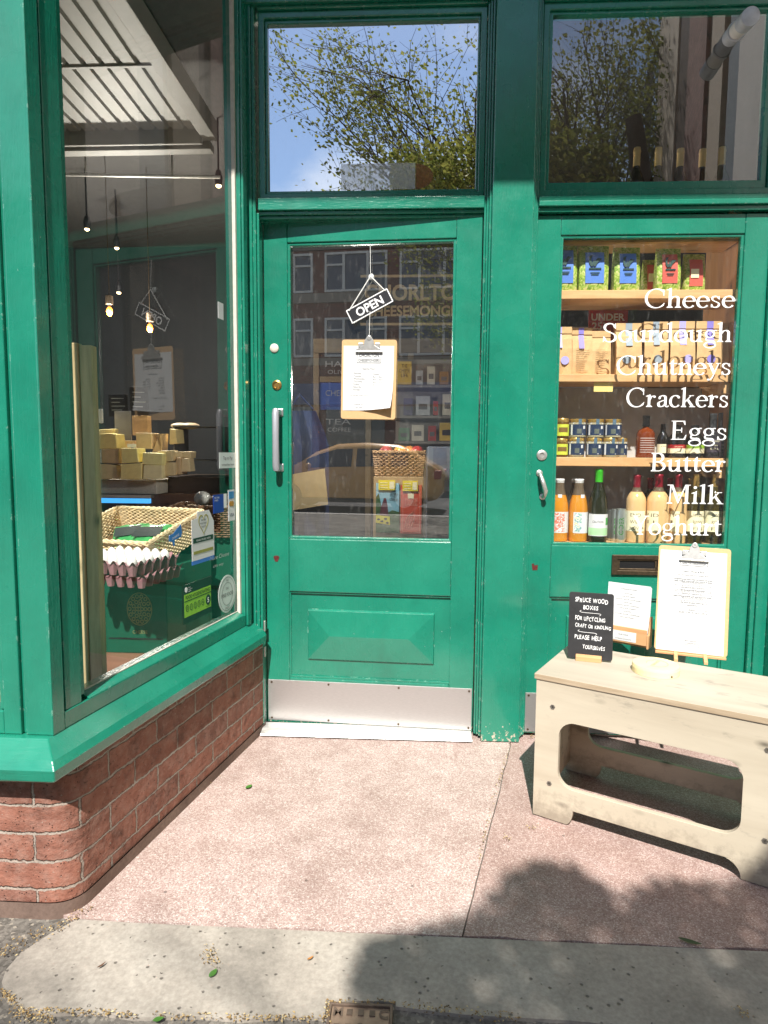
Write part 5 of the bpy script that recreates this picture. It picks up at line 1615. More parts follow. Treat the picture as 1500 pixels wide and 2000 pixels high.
# ------------------------------------------------------------------ shop interior
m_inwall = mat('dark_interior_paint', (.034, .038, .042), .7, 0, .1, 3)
m_infloor = wood('shop_floor_boards', S(84, 58, 44), S(116, 82, 62), 0, 10)
b = MB(); b.box(-5, 3.3, .0, 4.3, -.02, -.004); b.box(-3.4, -.80, -1.04, -.0005, -.02, -.004)
o = b.build('shop_floor', m_infloor); o['kind'] = 'structure'
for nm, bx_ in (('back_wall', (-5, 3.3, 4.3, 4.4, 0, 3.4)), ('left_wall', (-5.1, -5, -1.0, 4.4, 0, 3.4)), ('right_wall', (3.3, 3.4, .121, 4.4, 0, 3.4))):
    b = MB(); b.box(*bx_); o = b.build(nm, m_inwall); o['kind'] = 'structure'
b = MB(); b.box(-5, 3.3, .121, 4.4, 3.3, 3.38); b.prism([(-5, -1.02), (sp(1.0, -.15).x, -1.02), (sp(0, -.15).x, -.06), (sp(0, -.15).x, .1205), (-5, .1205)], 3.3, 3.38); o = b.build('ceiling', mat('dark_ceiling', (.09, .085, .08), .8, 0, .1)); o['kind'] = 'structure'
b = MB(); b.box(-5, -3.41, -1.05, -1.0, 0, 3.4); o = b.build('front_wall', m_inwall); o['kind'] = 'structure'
# corrugated ceiling panels over the bay window
cc = thing('corrugated_ceiling', 'white corrugated ceiling panels on beams above the bay window', 'ceiling panels')
XR = -1.30
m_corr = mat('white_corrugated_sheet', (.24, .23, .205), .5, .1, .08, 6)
yb = [-1.0, at(300, 45, .12).y, .66, 1.30]
ZC = 3.02
for i in range(3):
    b = MB(); b.smooth = False
    y0, y1 = yb[i], yb[i + 1] - .012
    prof = []
    x = XR
    while x > -3.3:
        prof += [(x, 0), (x - .060, 0), (x - .069, .014), (x - .079, .014)]; x -= .088
    zz = ZC + .02
    vs = [(x_, y0, zz + h + .02) for x_, h in prof] + [(x_, y1, zz + h) for x_, h in prof]
    n = len(prof)
    b.add(vs, [(k, k + 1, n + k + 1, n + k) for k in range(n - 1)])
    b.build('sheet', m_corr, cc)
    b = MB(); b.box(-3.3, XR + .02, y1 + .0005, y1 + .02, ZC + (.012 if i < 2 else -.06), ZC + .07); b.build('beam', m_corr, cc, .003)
b = MB(); b.box(XR + .0205, XR + .10, -1.0, 1.33, ZC - .03, ZC + .08); b.build('edge_trim', m_corr, cc, .003)
b = MB(); b.box(-3.3, XR + .06, 1.325, 1.40, ZC - .075, ZC - .03); b.build('beam', m_corr, cc, .003)
rail = thing('ceiling_rail', 'thin metal rail under the corrugated ceiling', 'rail')
p0 = at(122, 341, 1.5); p1 = at(430, 346, 1.5)
b = MB(); b.tube([p0, p1], .011, 8); b.build('bar', m_chrome, rail)
b = MB(); b.tube([p0 + V((.15, 0, 0)), p0 + V((.15, 0, .6))], .006, 6); b.tube([p1 - V((.3, 0, 0)), p1 - V((.3, 0, -.6))], .006, 6); b.build('hanger', m_chrome, rail)
m_bulb = emit('warm_filament', S(255, 140, 46), 3.2)
m_spot = emit('warm_spot', S(255, 220, 160), 7)
for i, (px, py, Y) in enumerate(((170, 447, 2.4), (228, 484, 2.8), (427, 362, 1.7), (232, 571, 3.0))):
    p = at(px, py, Y)
    t = thing('ceiling_spotlight', 'small lit ceiling spotlight, ' + ('upper one beside the dark post', 'just under the first one', 'by the right edge of the side window', 'lowest, beside the glass pendant')[i], 'spotlight', p, 0, 'ceiling spotlights')
    b = MB(); b.lathe([(.022, 0), (.026, .05), (.016, .09), (.006, .10), (.006, 3.3 - p.z)], n=14); b.build('housing', m_black, t)
    b = MB(); b.ball((0, 0, -.003), .018, .018, .012, 10, 6); b.build('lamp', m_spot, t, smooth=True)
for i, (px, py, Y) in enumerate(((214, 608, 2.2), (293, 641, 2.4), (716, 735, 1.0))):  # the third lamp is added out of view to brighten the goods inside
    p = at(px, py, Y)
    t = thing('pendant_lamp', ('pendant with a glowing filament bulb, left one nearer the timber post', 'pendant with a glowing filament bulb, behind the mirrored sign', 'unseen pendant added behind the hanging clipboard to light the goods inside')[i], 'pendant lamp', p, 0, 'pendant lamps')
    b = MB(); b.smooth = True; b.lathe([(.004, .12), (.026, .11), (.028, .05), (.012, .045)], n=14); b.tube([(0, 0, .11), (0, 0, 3.3 - p.z)], .003, 6); b.build('fitting', m_oldbrass, t)
    b = MB(); b.ball((0, 0, 0), .022, .022, .034, 12, 8); b.build('bulb', m_bulb, t, smooth=True)
    ld_ = bpy.data.lights.new('pendant_light', 'POINT'); ld_.energy = (44, 44, 26)[i]; ld_.color = (1, .94, .84); ld_.shadow_soft_size = .05
    lo_ = bpy.data.objects.new('pendant_light', ld_); COL.objects.link(lo_); lo_.location = p + V((0, -.02, -.05))
# window board of the bay and the timber post
b = MB(); b.prism([(-3.3, -1.03), (sp(1.0, -.14).x, -1.03), (sp(.0, -.14).x, -.06), (sp(.0, -.14).x - .02, .9), (-3.3, .9)], .20, .24)
wb = thing('window_board', 'brown boarded floor of the display window', 'window board'); b.build('board', wood('brown_board', S(110, 76, 58), S(146, 104, 82), 0, 12), wb)
pl_ = thing('timber_post', 'rough upright timber planks just inside the side window', 'plank post')
Yp = -.72
x0, x1 = fx(131, 900, Yp), fx(176, 900, Yp); zt = fz(150, 669, Yp)
b = MB(); b.box(x0 - .01, (x0 + x1) / 2 + .008, Yp, Yp + .03, .2405, zt); b.build('plank', m_plank, pl_, .003)
b = MB(); b.box((x0 + x1) / 2 + .010, x1 + .012, Yp + .006, Yp + .04, .2405, zt - .006); b.build('plank', m_plank, pl_, .003)
# green gift box with gold emblem
Y = .26
x0, x1 = fx(203, 1190, Y), fx(326, 1190, Y); z1 = fz(260, 1126, Y)
gb = thing('gift_box', 'dark green box with a round gold emblem under the egg trays', 'box', ((x0 + x1) / 2, Y, .2405))
w = x1 - x0; h = z1 - .2405
b = MB(); b.box(-w / 2, w / 2, 0, .24, 0, h); b.build('box', mat('bottle_green_card', S(12, 78, 58), .45, 0, .06), gb, .004)
b = MB(); b.box(-w / 2 + .02, w / 2 - .02, -.0015, -.0005, h * .18, h * .20); b.build('slot', m_black, gb)
b = MB(); rr_ = w * .20; zc_ = h * .58
b.ring(arc(.02, zc_, rr_, rr_ * 1.3, 0, 360, 36)[:-1], arc(.02, zc_, rr_ - .003, rr_ * 1.3 - .003, 0, 360, 36)[:-1], -.0018, -.0005)
for q, n_ in ((.78, 14), (.48, 9), (.2, 4)):
    for i in range(n_):
        a = 2 * PI * i / n_
        cx, cz = .02 + rr_ * q * math.cos(a), zc_ + rr_ * 1.3 * q * math.sin(a)
        b.ring(arc(cx, cz, rr_ * .15, rr_ * .17, 0, 360, 10)[:-1], arc(cx, cz, rr_ * .09, rr_ * .10, 0, 360, 10)[:-1], -.0018, -.0005)
put_text(b, 'CHEESE', .02, -.0018, h * .26, .022, width=.07)
b.build('emblem', mat('antique_gold_print', S(150, 146, 96), .45, .3), gb)
# egg trays
def egg_tray(name, label, c, rz):
    t = thing(name, label, 'egg tray', c, rz, 'egg trays')
    b = MB(); b.smooth = True
    N = 60; L = .30
    vs = []; 
    for j in range(N + 1):
        for i in range(N + 1):
            x = -L / 2 + L * i / N; y = -L / 2 + L * j / N
            k = 2 * PI / .05
            z = .018 + .016 * math.cos(k * (x + L / 2)) * .5 + .016 * math.cos(k * (y + L / 2)) * .5
            e = max(abs(x), abs(y))
            if e > .143: z = min(z, .012 + .022 * (math.cos(k * (x + y + L)) * .5 + .5))
            vs.append((x, y, z + .03))
    fs = [(j * (N + 1) + i, j * (N + 1) + i + 1, (j + 1) * (N + 1) + i + 1, (j + 1) * (N + 1) + i) for j in range(N) for i in range(N)]
    b.add(vs, fs)
    # tapered cups below
    for i in range(6):
        for j in range(6):
            if i in (0, 5) or j in (0, 5):
                b.lathe([(.012, .0), (.014, .001), (.0245, .048)], (-.125 + i * .05, -.125 + j * .05, 0), 8)
    b.build('tray', mat('pink_pulp', S(156, 112, 118), .9, 0, .15, 40, .3, 300), t)
    return t
Yc = .12
pe = at(250, 1098, Yc)
rz_ = math.radians(-18)
zt = .2405 + h
egg_tray('egg_tray', 'pink pulp egg tray underneath another on the green box', (pe.x + .01, .16, zt + .001), rz_ + .1)
egg_tray('egg_tray', 'pink pulp egg tray of white eggs on top of the stack', (pe.x, .14, zt + .056), rz_)
m_egg = mat('egg_shell', (.80, .79, .76), .45, 0, .04, 60)
for i in range(6):
    for j in range(6):
        if j > 4: continue
        x = -.125 + .05 * i; y = -.125 + .05 * j
        q = Matrix.Rotation(rz_, 4, 'Z') @ V((x, y, 0))
        e = thing('egg', 'white egg sitting in the top pink egg tray', 'egg', (pe.x + q.x, .14 + q.y, zt + .056 + .033), R.uniform(0, 3), 'white eggs in the top tray')
        b = MB(); b.smooth = True; b.lathe([(.002, 0), (.012, .003), (.0195, .012), (.0215, .022), (.019, .036), (.012, .048), (.003, .0545)], n=14)
        if i or j:
            sh_ = bpy.data.objects.new('shell', egg_mesh); COL.objects.link(sh_); sh_.parent = e
        else:
            sh_ = b.build('shell', m_egg, e, smooth=True); egg_mesh = sh_.data
# woven basket builder
def weave(b, w, d, h, rows, r, flare=0.0, wav=.006, pitch=.035):
    for k in range(rows):
        q = k / max(1, rows - 1)
        ww, dd = w / 2 + flare * q, d / 2 + flare * q
        loop = []
        per = [(-ww, -dd), (ww, -dd), (ww, dd), (-ww, dd)]
        for i in range(4):
            a, c = per[i], per[(i + 1) % 4]
            L = math.hypot(c[0] - a[0], c[1] - a[1]); n_ = max(4, int(L / (pitch / 3)))
            nx, ny = (c[1] - a[1]) / L, -(c[0] - a[0]) / L
            for j in range(n_):
                t_ = j / n_
                o_ = wav * math.sin(2 * PI * t_ * L / pitch + PI * (k % 2)) * min(1, 6 * t_, 6 * (1 - t_))
                loop.append((a[0] + (c[0] - a[0]) * t_ + nx * o_, a[1] + (c[1] - a[1]) * t_ + ny * o_, r + h * q))
        b.tube(loop, r * .95, 5, closed=True)
    ww, dd = w / 2 + flare, d / 2 + flare
def rim(b, w, d, z, r):
    n_ = 16; lp = []
    per = [(-w / 2, -d / 2), (w / 2, -d / 2), (w / 2, d / 2), (-w / 2, d / 2)]
    for k in range(3):
        lp = []
        for i in range(4):
            a, c = per[i], per[(i + 1) % 4]
            for j in range(n_):
                t_ = j / n_; ph = 2 * PI * (t_ * 5 + k / 3)
                lp.append((a[0] + (c[0] - a[0]) * t_, a[1] + (c[1] - a[1]) * t_ + r * .7 * math.cos(ph), z + r * .7 * math.sin(ph)))
        b.tube(lp, r * .7, 5, closed=True)
hb = thing('wicker_tray', 'large pale wicker tray of green packets behind the egg trays', 'basket')
ptc = at(268, 1022, .62)
hb.matrix_world = Matrix.Translation((ptc.x, .60, .675)) @ Matrix.Rotation(math.radians(-14), 4, 'Z') @ Matrix.Rotation(math.radians(14), 4, 'X')
b = MB(); b.smooth = True; weave(b, .52, .46, .12, 14, .0052); b.build('sides', m_wicker, hb)
b = MB(); b.smooth = True; rim(b, .53, .47, .135, .011); b.build('rim', m_wicker, hb)
b = MB(); b.box(-.255, .255, -.225, .225, .002, .012); b.build('base', m_wickerd, hb)
st_ = thing('display_stand', 'dark green stand that carries the wicker tray', 'stand', (ptc.x, .60, 0), math.radians(-14))
b = MB(); b.box(-.28, .28, -.05, .25, .2405, .62); b.build('cabinet', bpy.data.materials['bottle_green_card'], st_, .004)
for i, (dx, dy, lab) in enumerate(((-.05, .03, 'green and black food packet lying in the wicker tray, left one'), (.12, -.04, 'green and black food packet lying in the wicker tray, right one'))):
    t = thing('food_packet', lab, 'packet', group='packets in the wicker tray')
    t.matrix_world = hb.matrix_world @ Matrix.Translation((dx, dy, .05 + .03 * i)) @ Matrix.Rotation(.5 - .3 * i, 4, 'Z') @ Matrix.Rotation(.25, 4, 'X')
    b = MB(); b.smooth = True
    vs = []; 
    for j in range(9):
        for k in range(9):
            u_, v_ = j / 8 - .5, k / 8 - .5
            vs.append((u_ * .17, v_ * .24, .030 * max(0, (1 - (2 * u_) ** 2)) * max(0, (1 - (2 * v_) ** 4)) + .004 * math.sin(u_ * 14 + v_ * 9)))
    for j in range(9):
        for k in range(9): vs.append((vs[j * 9 + k][0], vs[j * 9 + k][1], -.004))
    fs = [(j * 9 + k, j * 9 + k + 1, j * 9 + k + 10, j * 9 + k + 9) for j in range(8) for k in range(8)]
    fs += [tuple(81 + q for q in f[::-1]) for f in fs]
    b.add(vs, fs); b.build('wrapper', mat('green_packet', S(66, 150, 84), .3, 0, .25, 18), t)
    b = MB(); b.add([(-.07, -.03, .034), (.07, -.03, .034), (.07, .05, .036), (-.07, .05, .036)], [(0, 1, 2, 3)]); b.build('printed_band', m_black, t)
# second, dark basket and things by the far edge of the window
db = thing('dark_basket', 'dark wicker basket behind the card stickers', 'basket', at(408, 1045, 1.0), .1)
b = MB(); b.smooth = True; weave(b, .34, .26, .16, 14, .006); rim(b, .35, .27, .17, .010); b.build('sides', m_wickerd, db)
for i, (px, py, lab) in enumerate(((396, 985, 'clear bag of bread in the dark basket'), (425, 992, 'brown packet in the dark basket'), (375, 1010, 'kraft packet beside the dark basket'))):
    p = at(px, py, .98)
    t = thing('food_bag', lab, 'food bag', p, .3 * i, 'bags around the dark basket')
    b = MB(); b.ball((0, 0, .03), .05, .04, .045, 12, 8); b.build('bag', (mat('clear_wrap', S(150, 150, 146), .15, 0, .3, 50), mat('brown_wrap', S(96, 70, 52), .4, 0, .3), m_kraft)[i], t, smooth=True)
sd = thing('dark_stand', 'dark cabinet under the dark basket', 'cabinet', at(408, 1045, 1.0), .1)
b = MB(); b.box(-.24, .24, -.10, .25, -at(408, 1045, 1.0).z + .0, -.002); b.build('cabinet', bpy.data.materials['bottle_green_card'], sd, .004)

# cheese counter
Y = 1.9
ctr = thing('cheese_counter', 'cheese counter with a grey marble slab and a blue light strip', 'counter')
xl, xr = -4.2, fx(306, 950, Y); zs1, zs0 = fz(250, 938, Y), fz(250, 965, Y)
b = MB(); b.box(xl, xr, Y, Y + .75, zs0, zs1); b.build('slab', concrete('grey_marble', S(196, 192, 184), S(216, 212, 204), False), ctr, .006)
b = MB(); b.box(xl, fx(440, 950, Y + .1), Y + .08, Y + .8, .0, zs0 - .001); b.build('cabinet', wood('dark_oak', S(70, 50, 38), S(104, 74, 54), 0, 10), ctr, .004)
b = MB(); b.box(xr + .002, fx(445, 930, Y + .3), Y + .2, Y + .8, zs0, zs1 + .02); b.build('worktop', wood('dark_top', S(46, 38, 32), S(66, 54, 46), 0, 10), ctr, .004)
b = MB(); b.box(xl, xr - .03, Y - .06, Y - .03, zs0 - .060, zs0 - .028); b.build('light_strip', emit('blue_light', S(70, 165, 240), .9), ctr)
b = MB(); b.box(xl, xr - .02, Y - .06, Y + .0, zs0 - .022, zs0 - .004); b.build('ledge', m_alu, ctr)
def cheese(label, x0, y0, x1, y1, Y, c, rind=None, depth=.13, skew=0, group='cheeses on the counter'):
    P0 = at(x0, y1, Y); P1 = at(x1, y1, Y); zt_ = at(x0, y0, Y).z; zb_ = max(P0.z, zs1 + .001) if y1 > 925 else P0.z
    w_ = P1.x - P0.x; h_ = zt_ - zb_
    t = thing('cheese', label, 'cheese', ((P0.x + P1.x) / 2, Y, zb_), R.uniform(-.12, .12), group)
    rr = random.Random(int(x0 * 7 + y0)); j = lambda a: rr.uniform(-a, a)
    b = MB(); N = 4
    bm_ = []
    b.prism([(-w_ / 2, 0), (w_ / 2, j(.01)), (w_ / 2 + j(.012), h_ * (1 + j(.05))), (w_ * j(.1), h_ * (1.02 + j(.03))), (-w_ / 2 + skew + j(.01), h_ * (1 + j(.05)))], 0, depth, 'y')
    b.build('paste', mat('cheese_' + '_'.join(str(q) for q in c), S(*[min(250, int((q * 1.14 + 12) * .68 + p_ * .32)) for q, p_ in zip(c, (238, 228, 200))]), .55, 0, .08, 30, .15, 120), t, .005)
    if rind:
        b = MB(); b.box(-w_ / 2 - .012, -w_ / 2 - .0005, .0, depth, 0, h_ * .97); b.build('rind', mat('rind_' + '_'.join(str(q) for q in rind), S(*rind), .8, 0, .3, 50, .3), t, .004)
cheese('olive grey cheese block at the bottom left of the pile', 184, 907, 231, 936, 1.84, (170, 150, 104))
cheese('yellow cheese block in the bottom row, second from the post', 234, 906, 277, 936, 1.80, (222, 190, 110))
cheese('pale cream cheese block in the bottom row', 279, 909, 317, 936, 1.80, (214, 198, 146))
cheese('tan cheese block at the bottom, right of the cream one', 317, 904, 341, 930, 1.86, (176, 152, 112))
cheese('narrow brown cheese block at the bottom right', 342, 895, 352, 926, 1.9, (164, 132, 94))
cheese('wide beige cheese block at the right end of the pile', 353, 895, 372, 922, 1.92, (186, 162, 120))
cheese('brown cheese with a white rind in the second row', 199, 877, 233, 904, 1.83, (150, 118, 74), (206, 200, 186))
cheese('tall yellow cheese with a price card behind it', 237, 876, 271, 905, 1.80, (224, 196, 112))
cheese('long yellow cheese lying in the second row', 277, 885, 317, 907, 1.80, (226, 200, 122))
cheese('tan cheese wedge leaning at the right of the second row', 318, 880, 338, 903, 1.87, (178, 156, 114), skew=-.03)
cheese('small beige cheese near the right end, second row', 336, 882, 356, 894, 1.93, (190, 166, 122))
cheese('small tan cheese at the far right, second row', 356, 882, 372, 894, 1.95, (178, 154, 112))
cheese('deep yellow cheese wedge on top of the brown one', 194, 847, 229, 876, 1.83, (226, 186, 96), skew=.02)
cheese('pale cheese half hidden by the timber post', 181, 838, 222, 876, 1.98, (206, 188, 120))
cheese('beige cheese behind the price card', 232, 860, 259, 876, 2.0, (180, 146, 98))
cheese('large tan cheese at the back of the pile', 266, 845, 296, 876, 2.0, (184, 156, 112))
cheese('brown cheese wedge at the back, right of the large tan one', 297, 848, 316, 884, 2.02, (156, 124, 88), skew=.05)
cheese('yellowish cheese at the back under the clipboard reflection', 330, 838, 346, 868, 2.1, (190, 170, 112))
for i, (x0, y0, x1, y1, Y, m_, nm, lab) in enumerate(((224, 803, 256, 862, 2.05, mat('grey_paper', S(150, 150, 154), .7, 0, .05), 'paper_sheet', 'grey sheet of paper standing behind the cheeses'), (255, 756, 288, 811, 2.1, m_slate, 'price_board', 'black price board standing behind the cheeses, right one'), (212, 770, 250, 814, 2.15, m_slate, 'price_board', 'black price board leaning behind the cheeses, left one'), (249, 867, 265, 874, 1.86, m_paper, 'price_card', 'tiny white price card on the yellow cheese'), (258, 812, 288, 850, 2.12, m_kraft, 'paper_packet', 'brown paper packet behind the large cheese'), (191, 799, 200, 826, 1.9, m_paper, 'price_card', 'white card hanging beside the timber post'))):
    P0 = at(x0, y1, Y); P1 = at(x1, y0, Y)
    t = thing(nm, lab, 'price board' if 'board' in nm else 'paper', ((P0.x + P1.x) / 2, Y, P0.z), .2 if i % 2 else -.1)
    w_ = (P1.x - P0.x) / 2; h_ = P1.z - P0.z
    b = MB(); b.box(-w_, w_, 0, .006 if i != 4 else .06, 0, h_); b.build('sheet', m_, t, .0008)
    b = MB(); b.prism([(0, .0), (.05, -.0), (.05, -.004), (.0, -.004)], -.004, .004, 'x'); b.build('foot', m_black, t)
    if m_ is m_slate:
        b = MB()
        for k in range(4): b.box(-w_ * .7, w_ * (.6, .2, .7, .4)[k], -.0012, -.0004, h_ * (.8 - k * .17), h_ * (.83 - k * .17))
        b.build('handwriting', mat('dim_chalk', (.3, .32, .3), .8, 0, 0), t)
for i, (px, lab) in enumerate(((352, 'loaf shaped packet on the glass case, left one'), (372, 'loaf shaped packet on the glass case, right one'))):
    p = at(px, 832, 2.25); t = thing('bread_packet', lab, 'packet', p, .4)
    b = MB(); b.ball((0, 0, .0), .07, .05, .025, 12, 7); b.build('wrap', mat('beige_wrap', S(190, 170, 140), .5, 0, .2), t, smooth=True)
gc = thing('glass_case', 'small glass case on the counter behind the cheeses', 'display case', at(375, 900, 2.15))
b = MB(); b.ring([(-.14, 0), (.2, 0), (.2, .26), (-.14, .26)], [(-.13, .01), (.19, .01), (.19, .25), (-.13, .25)], 0, .3); b.build('frame', mat('grey_frame', S(96, 98, 98), .4, .2), gc)
# ---- things seen through the left door
sgn = thing('wall_sign', 'large shop sign lettered in beige on the dark back wall', 'sign')
YW = 3.72
x0, x1 = fx(708, 590, YW), fx(925, 590, YW)
b = MB(); b.box(x0 - .06, x1 + .06, YW, YW + .03, fz(800, 640, YW) - .02, fz(800, 536, YW) + .02); b.build('board', mat('slate_blue_paint', (.03, .042, .048), .6, 0, .1), sgn)
m_sand = mat('sand_lettering', S(190, 172, 140), .6, 0, .05)
b = MB()
put_text(b, 'CHORLTON', (x0 + x1) / 2, YW - .002, fz(800, 586, YW), (fz(800, 556, YW) - fz(800, 586, YW)) * 1.42, bold=.03, width=(x1 - x0) * .96)
put_text(b, 'CHEESEMONGERS', (x0 + x1) / 2, YW - .002, fz(800, 617, YW), (fz(800, 597, YW) - fz(800, 617, YW)) * 1.42, bold=.03, width=(x1 - x0) * .96)
for py in (539, 633): b.box(x0 - .02, x1 + .02, YW - .002, YW, fz(800, py, YW) - .012, fz(800, py, YW) + .012)
b.build('lettering', m_sand, sgn)
YF = 3.0
fr = thing('menu_rack', 'pale timber frame holding the chalk menus inside the shop', 'frame')
m_paletim = wood('pale_timber', S(112, 100, 82), S(138, 124, 102), 0, 14)
b = MB(); b.box(fx(612, 680, YF), fx(900, 680, YF), YF, YF + .06, fz(700, 689, YF), fz(700, 661, YF)); b.build('beam', m_paletim, fr, .003)
for xa in (618, 720, 802): 
    b = MB(); b.box(fx(xa - 6, 780, YF), fx(xa + 5, 780, YF), YF + .005, YF + .05, .0, fz(700, 689.5, YF)); b.build('post', m_paletim, fr, .003)
b = MB(); b.box(fx(624, 740, YF), fx(713, 740, YF), YF + .008, YF + .04, fz(700, 746, YF), fz(700, 735, YF)); b.build('rail', m_paletim, fr, .002)
for i, (y0, y1, w1, w2, m_, lab) in enumerate(((690, 734, 'HAM', 'OLIVES', m_slate, 'upper chalk menu in the timber frame'), (747, 800, 'CHEESE', '', mat('blue_board', S(34, 66, 140), .5, 0, .08), 'blue menu board in the timber frame'), (803, 850, 'TEA', 'COFFEE', m_slate, 'lower chalk menu in the timber frame'))):
    t = thing('menu_board', lab, 'menu board')
    b = MB(); b.box(fx(625, 780, YF + .02), fx(712, 780, YF + .02), YF + .015, YF + .03, fz(660, y1, YF), fz(660, y0, YF)); b.build('board', m_, t)
    b = MB(); put_text(b, w1, fx(660, 780, YF), YF + .013, fz(660, y0 + 26, YF), .07, width=.22)
    if w2: put_text(b, w2, fx(662, 780, YF), YF + .013, fz(660, y0 + 40, YF), .05, width=.2)
    b.build('handwriting', mat('dim_white_chalk', (.28, .28, .3), .8, 0, 0), t)
cs = thing('card_shelf', 'grey shelf unit of cards and small goods inside the shop', 'shelf unit')
m_grs = mat('warm_grey_paint', S(140, 136, 132), .6, 0, .06)
b = MB(); b.box(fx(770, 800, 2.6), fx(915, 800, 2.6), 2.95, 2.97, 0, fz(830, 690, 2.6)); b.build('back', m_grs, cs)
for py in (752, 812, 862):
    b = MB(); b.box(fx(770, py, 2.6), fx(915, py, 2.6), 2.6, 2.95, fz(830, py, 2.6) - .02, fz(830, py, 2.6)); b.build('shelf', m_grs, cs, .002)
cols = [(S(214, 178, 70), 'yellow'), (S(180, 184, 190), 'grey'), (S(96, 92, 120), 'violet'), (S(176, 60, 56), 'red'), (S(210, 204, 190), 'cream'), (S(90, 130, 100), 'green'), (S(160, 120, 70), 'brown')]
kk = 0
for px0, px1, py0, py1, ci in ((776, 804, 706, 751, 0), (812, 826, 724, 751, 1), (834, 850, 716, 751, 4), (858, 876, 726, 751, 6), (788, 806, 778, 811, 2), (812, 840, 774, 811, 1), (846, 856, 784, 811, 3), (864, 884, 770, 811, 4), (778, 800, 836, 861, 5), (804, 828, 830, 861, 4), (836, 852, 832, 861, 3), (858, 886, 826, 861, 0)):
    c, nm = cols[ci]
    P0 = at(px0, py1, 2.66); P1 = at(px1, py0, 2.66); kk += 1
    row = 'top' if py1 < 760 else 'middle' if py1 < 820 else 'lowest'
    t = thing('card', nm + ' card or book standing on the ' + row + ' grey shelf' + (' at its left end' if px0 < 790 else ' at its right end' if px0 > 855 else ''), 'card', (P0.x, 2.66, P0.z + .001), 0, 'cards on the grey shelves')
    b = MB(); b.box(0, P1.x - P0.x, 0, .03, 0, P1.z - P0.z); b.build('cover', mat(nm + '_cover', c, .5, 0, .1), t)
    b = MB()
    if kk == 1:
        for i, s_ in enumerate(('THE', 'CHEESE', 'LIFE')): put_text(b, s_, (P1.x - P0.x) / 2, -.001, (P1.z - P0.z) * (.72 - i * .2), .04, width=(P1.x - P0.x) * (.4, .75, .5)[i])
    else: b.box((P1.x - P0.x) * .2, (P1.x - P0.x) * .8, -.0014, -.0004, (P1.z - P0.z) * .3, (P1.z - P0.z) * .6)
    b.build('print', m_ink if ci in (0,) else m_inkg, t)
fd = thing('fridge', 'grey fridge standing inside the door', 'fridge')
YD = 1.75
b = MB(); b.box(fx(834, 950, YD), fx(915, 950, YD), YD, YD + .5, 0, fz(860, 872, YD)); b.build('cabinet', mat('pale_blue_grey', S(136, 146, 162), .4, .1, .05, 5), fd, .008)
b = MB(); b.box(fx(846, 890, YD), fx(872, 890, YD), YD - .004, YD - .001, fz(860, 908, YD), fz(860, 874, YD)); b.build('notice', mat('grey_notice', S(110, 122, 146), .5), fd)
cr = thing('crate', 'upright wooden crate with books clipped to its front', 'crate')
YC = 1.30
x0, x1 = fx(729, 1000, YC), fx(827, 1000, YC); zt = fz(780, 931, YC)
b = MB(); b.box(x0, x1, YC, YC + .3, 0, zt); b.build('box', wood('crate_wood', S(150, 124, 92), S(182, 156, 120), 2, 12), cr, .004)
def book(label, px0, px1, py0, py1, m_, extra):
    P0 = at(px0, py1, YC - .012); P1 = at(px1, py0, YC - .012)
    t = thing('tea_towel' if extra == 'red' else 'book', label, 'tea towel' if extra == 'red' else 'book', (P0.x, YC - .012, P0.z))
    w_, h_ = P1.x - P0.x, P1.z - P0.z
    b = MB(); b.box(0, w_, 0, .011, 0, h_); b.build('cover', m_, t, .001)
    if extra == 'sky':
        b = MB(); b.prism([(0, 0), (w_, 0), (w_, h_ * .42), (w_ * .7, h_ * .46), (w_ * .5, h_ * .40), (w_ * .25, h_ * .5), (w_ * .12, h_ * .8), (0, h_ * .72)], -.0016, -.0004, 'y')
        b.build('hill_print', mat('meadow_print', S(60, 96, 60), .5, 0, .4, 60), t)
        b = MB(); b.prism([(w_ * .15, h_ * .34), (w_ * .55, h_ * .34), (w_ * .50, h_ * .55), (w_ * .44, h_ * .70), (w_ * .34, h_ * .70), (w_ * .22, h_ * .52)], -.0026, -.0018, 'y'); b.build('figure_print', mat('plum_print', S(92, 40, 60), .5), t)
        b = MB(); b.prism([(0, h_ * .20), (w_ * .62, h_ * .16), (w_ * .60, h_ * .33), (0, h_ * .36)], -.0036, -.0028, 'y'); b.build('cheese_print', mat('lemon_print', S(220, 206, 50), .5, 0, .1), t)
        b = MB()
        for q in ((.12, .27), (.26, .23), (.42, .28), (.5, .20)): b.prism(arc(w_ * q[0], h_ * q[1], .010, .006, 0, 360, 10)[:-1], -.0042, -.0037, 'y')
        for i, s_ in enumerate(('hey,', 'jersey', 'cow', 'cheese')): put_text(b, s_, w_ * .76, -.0016, h_ * (.80 - i * .052), .034, width=w_ * (.2, .32, .18, .34)[i])
        b.build('lettering', m_ink, t)
    else:
        b = MB()
        put_text(b, 'PRIZE', w_ * .5, -.0014, h_ * .66, .03, width=w_ * .6); put_text(b, 'LABEL', w_ * .5, -.0014, h_ * .58, .03, width=w_ * .6)
        b.ring([(w_ * .1, h_ * .03), (w_ * .92, h_ * .03), (w_ * .92, h_ * .86), (w_ * .1, h_ * .86)], [(w_ * .12, h_ * .04), (w_ * .9, h_ * .04), (w_ * .9, h_ * .85), (w_ * .12, h_ * .85)], -.0014, -.0004)
        for a_ in range(4): b.tube([(w_ * (.2 + .1 * a_), -.001, h_ * .12), (w_ * (.3 + .12 * a_), -.001, h_ * .34), (w_ * .6, -.001, h_ * .46)], .0016, 4)
        b.build('printing', mat('pale_coral_print', S(230, 150, 130), .5), t)
        b = MB(); b.box(w_ * .34, w_ * .62, -.0022, -.0015, h_ * .73, h_ * .83); b.build('price_label', m_cream, t)
    return w_, h_
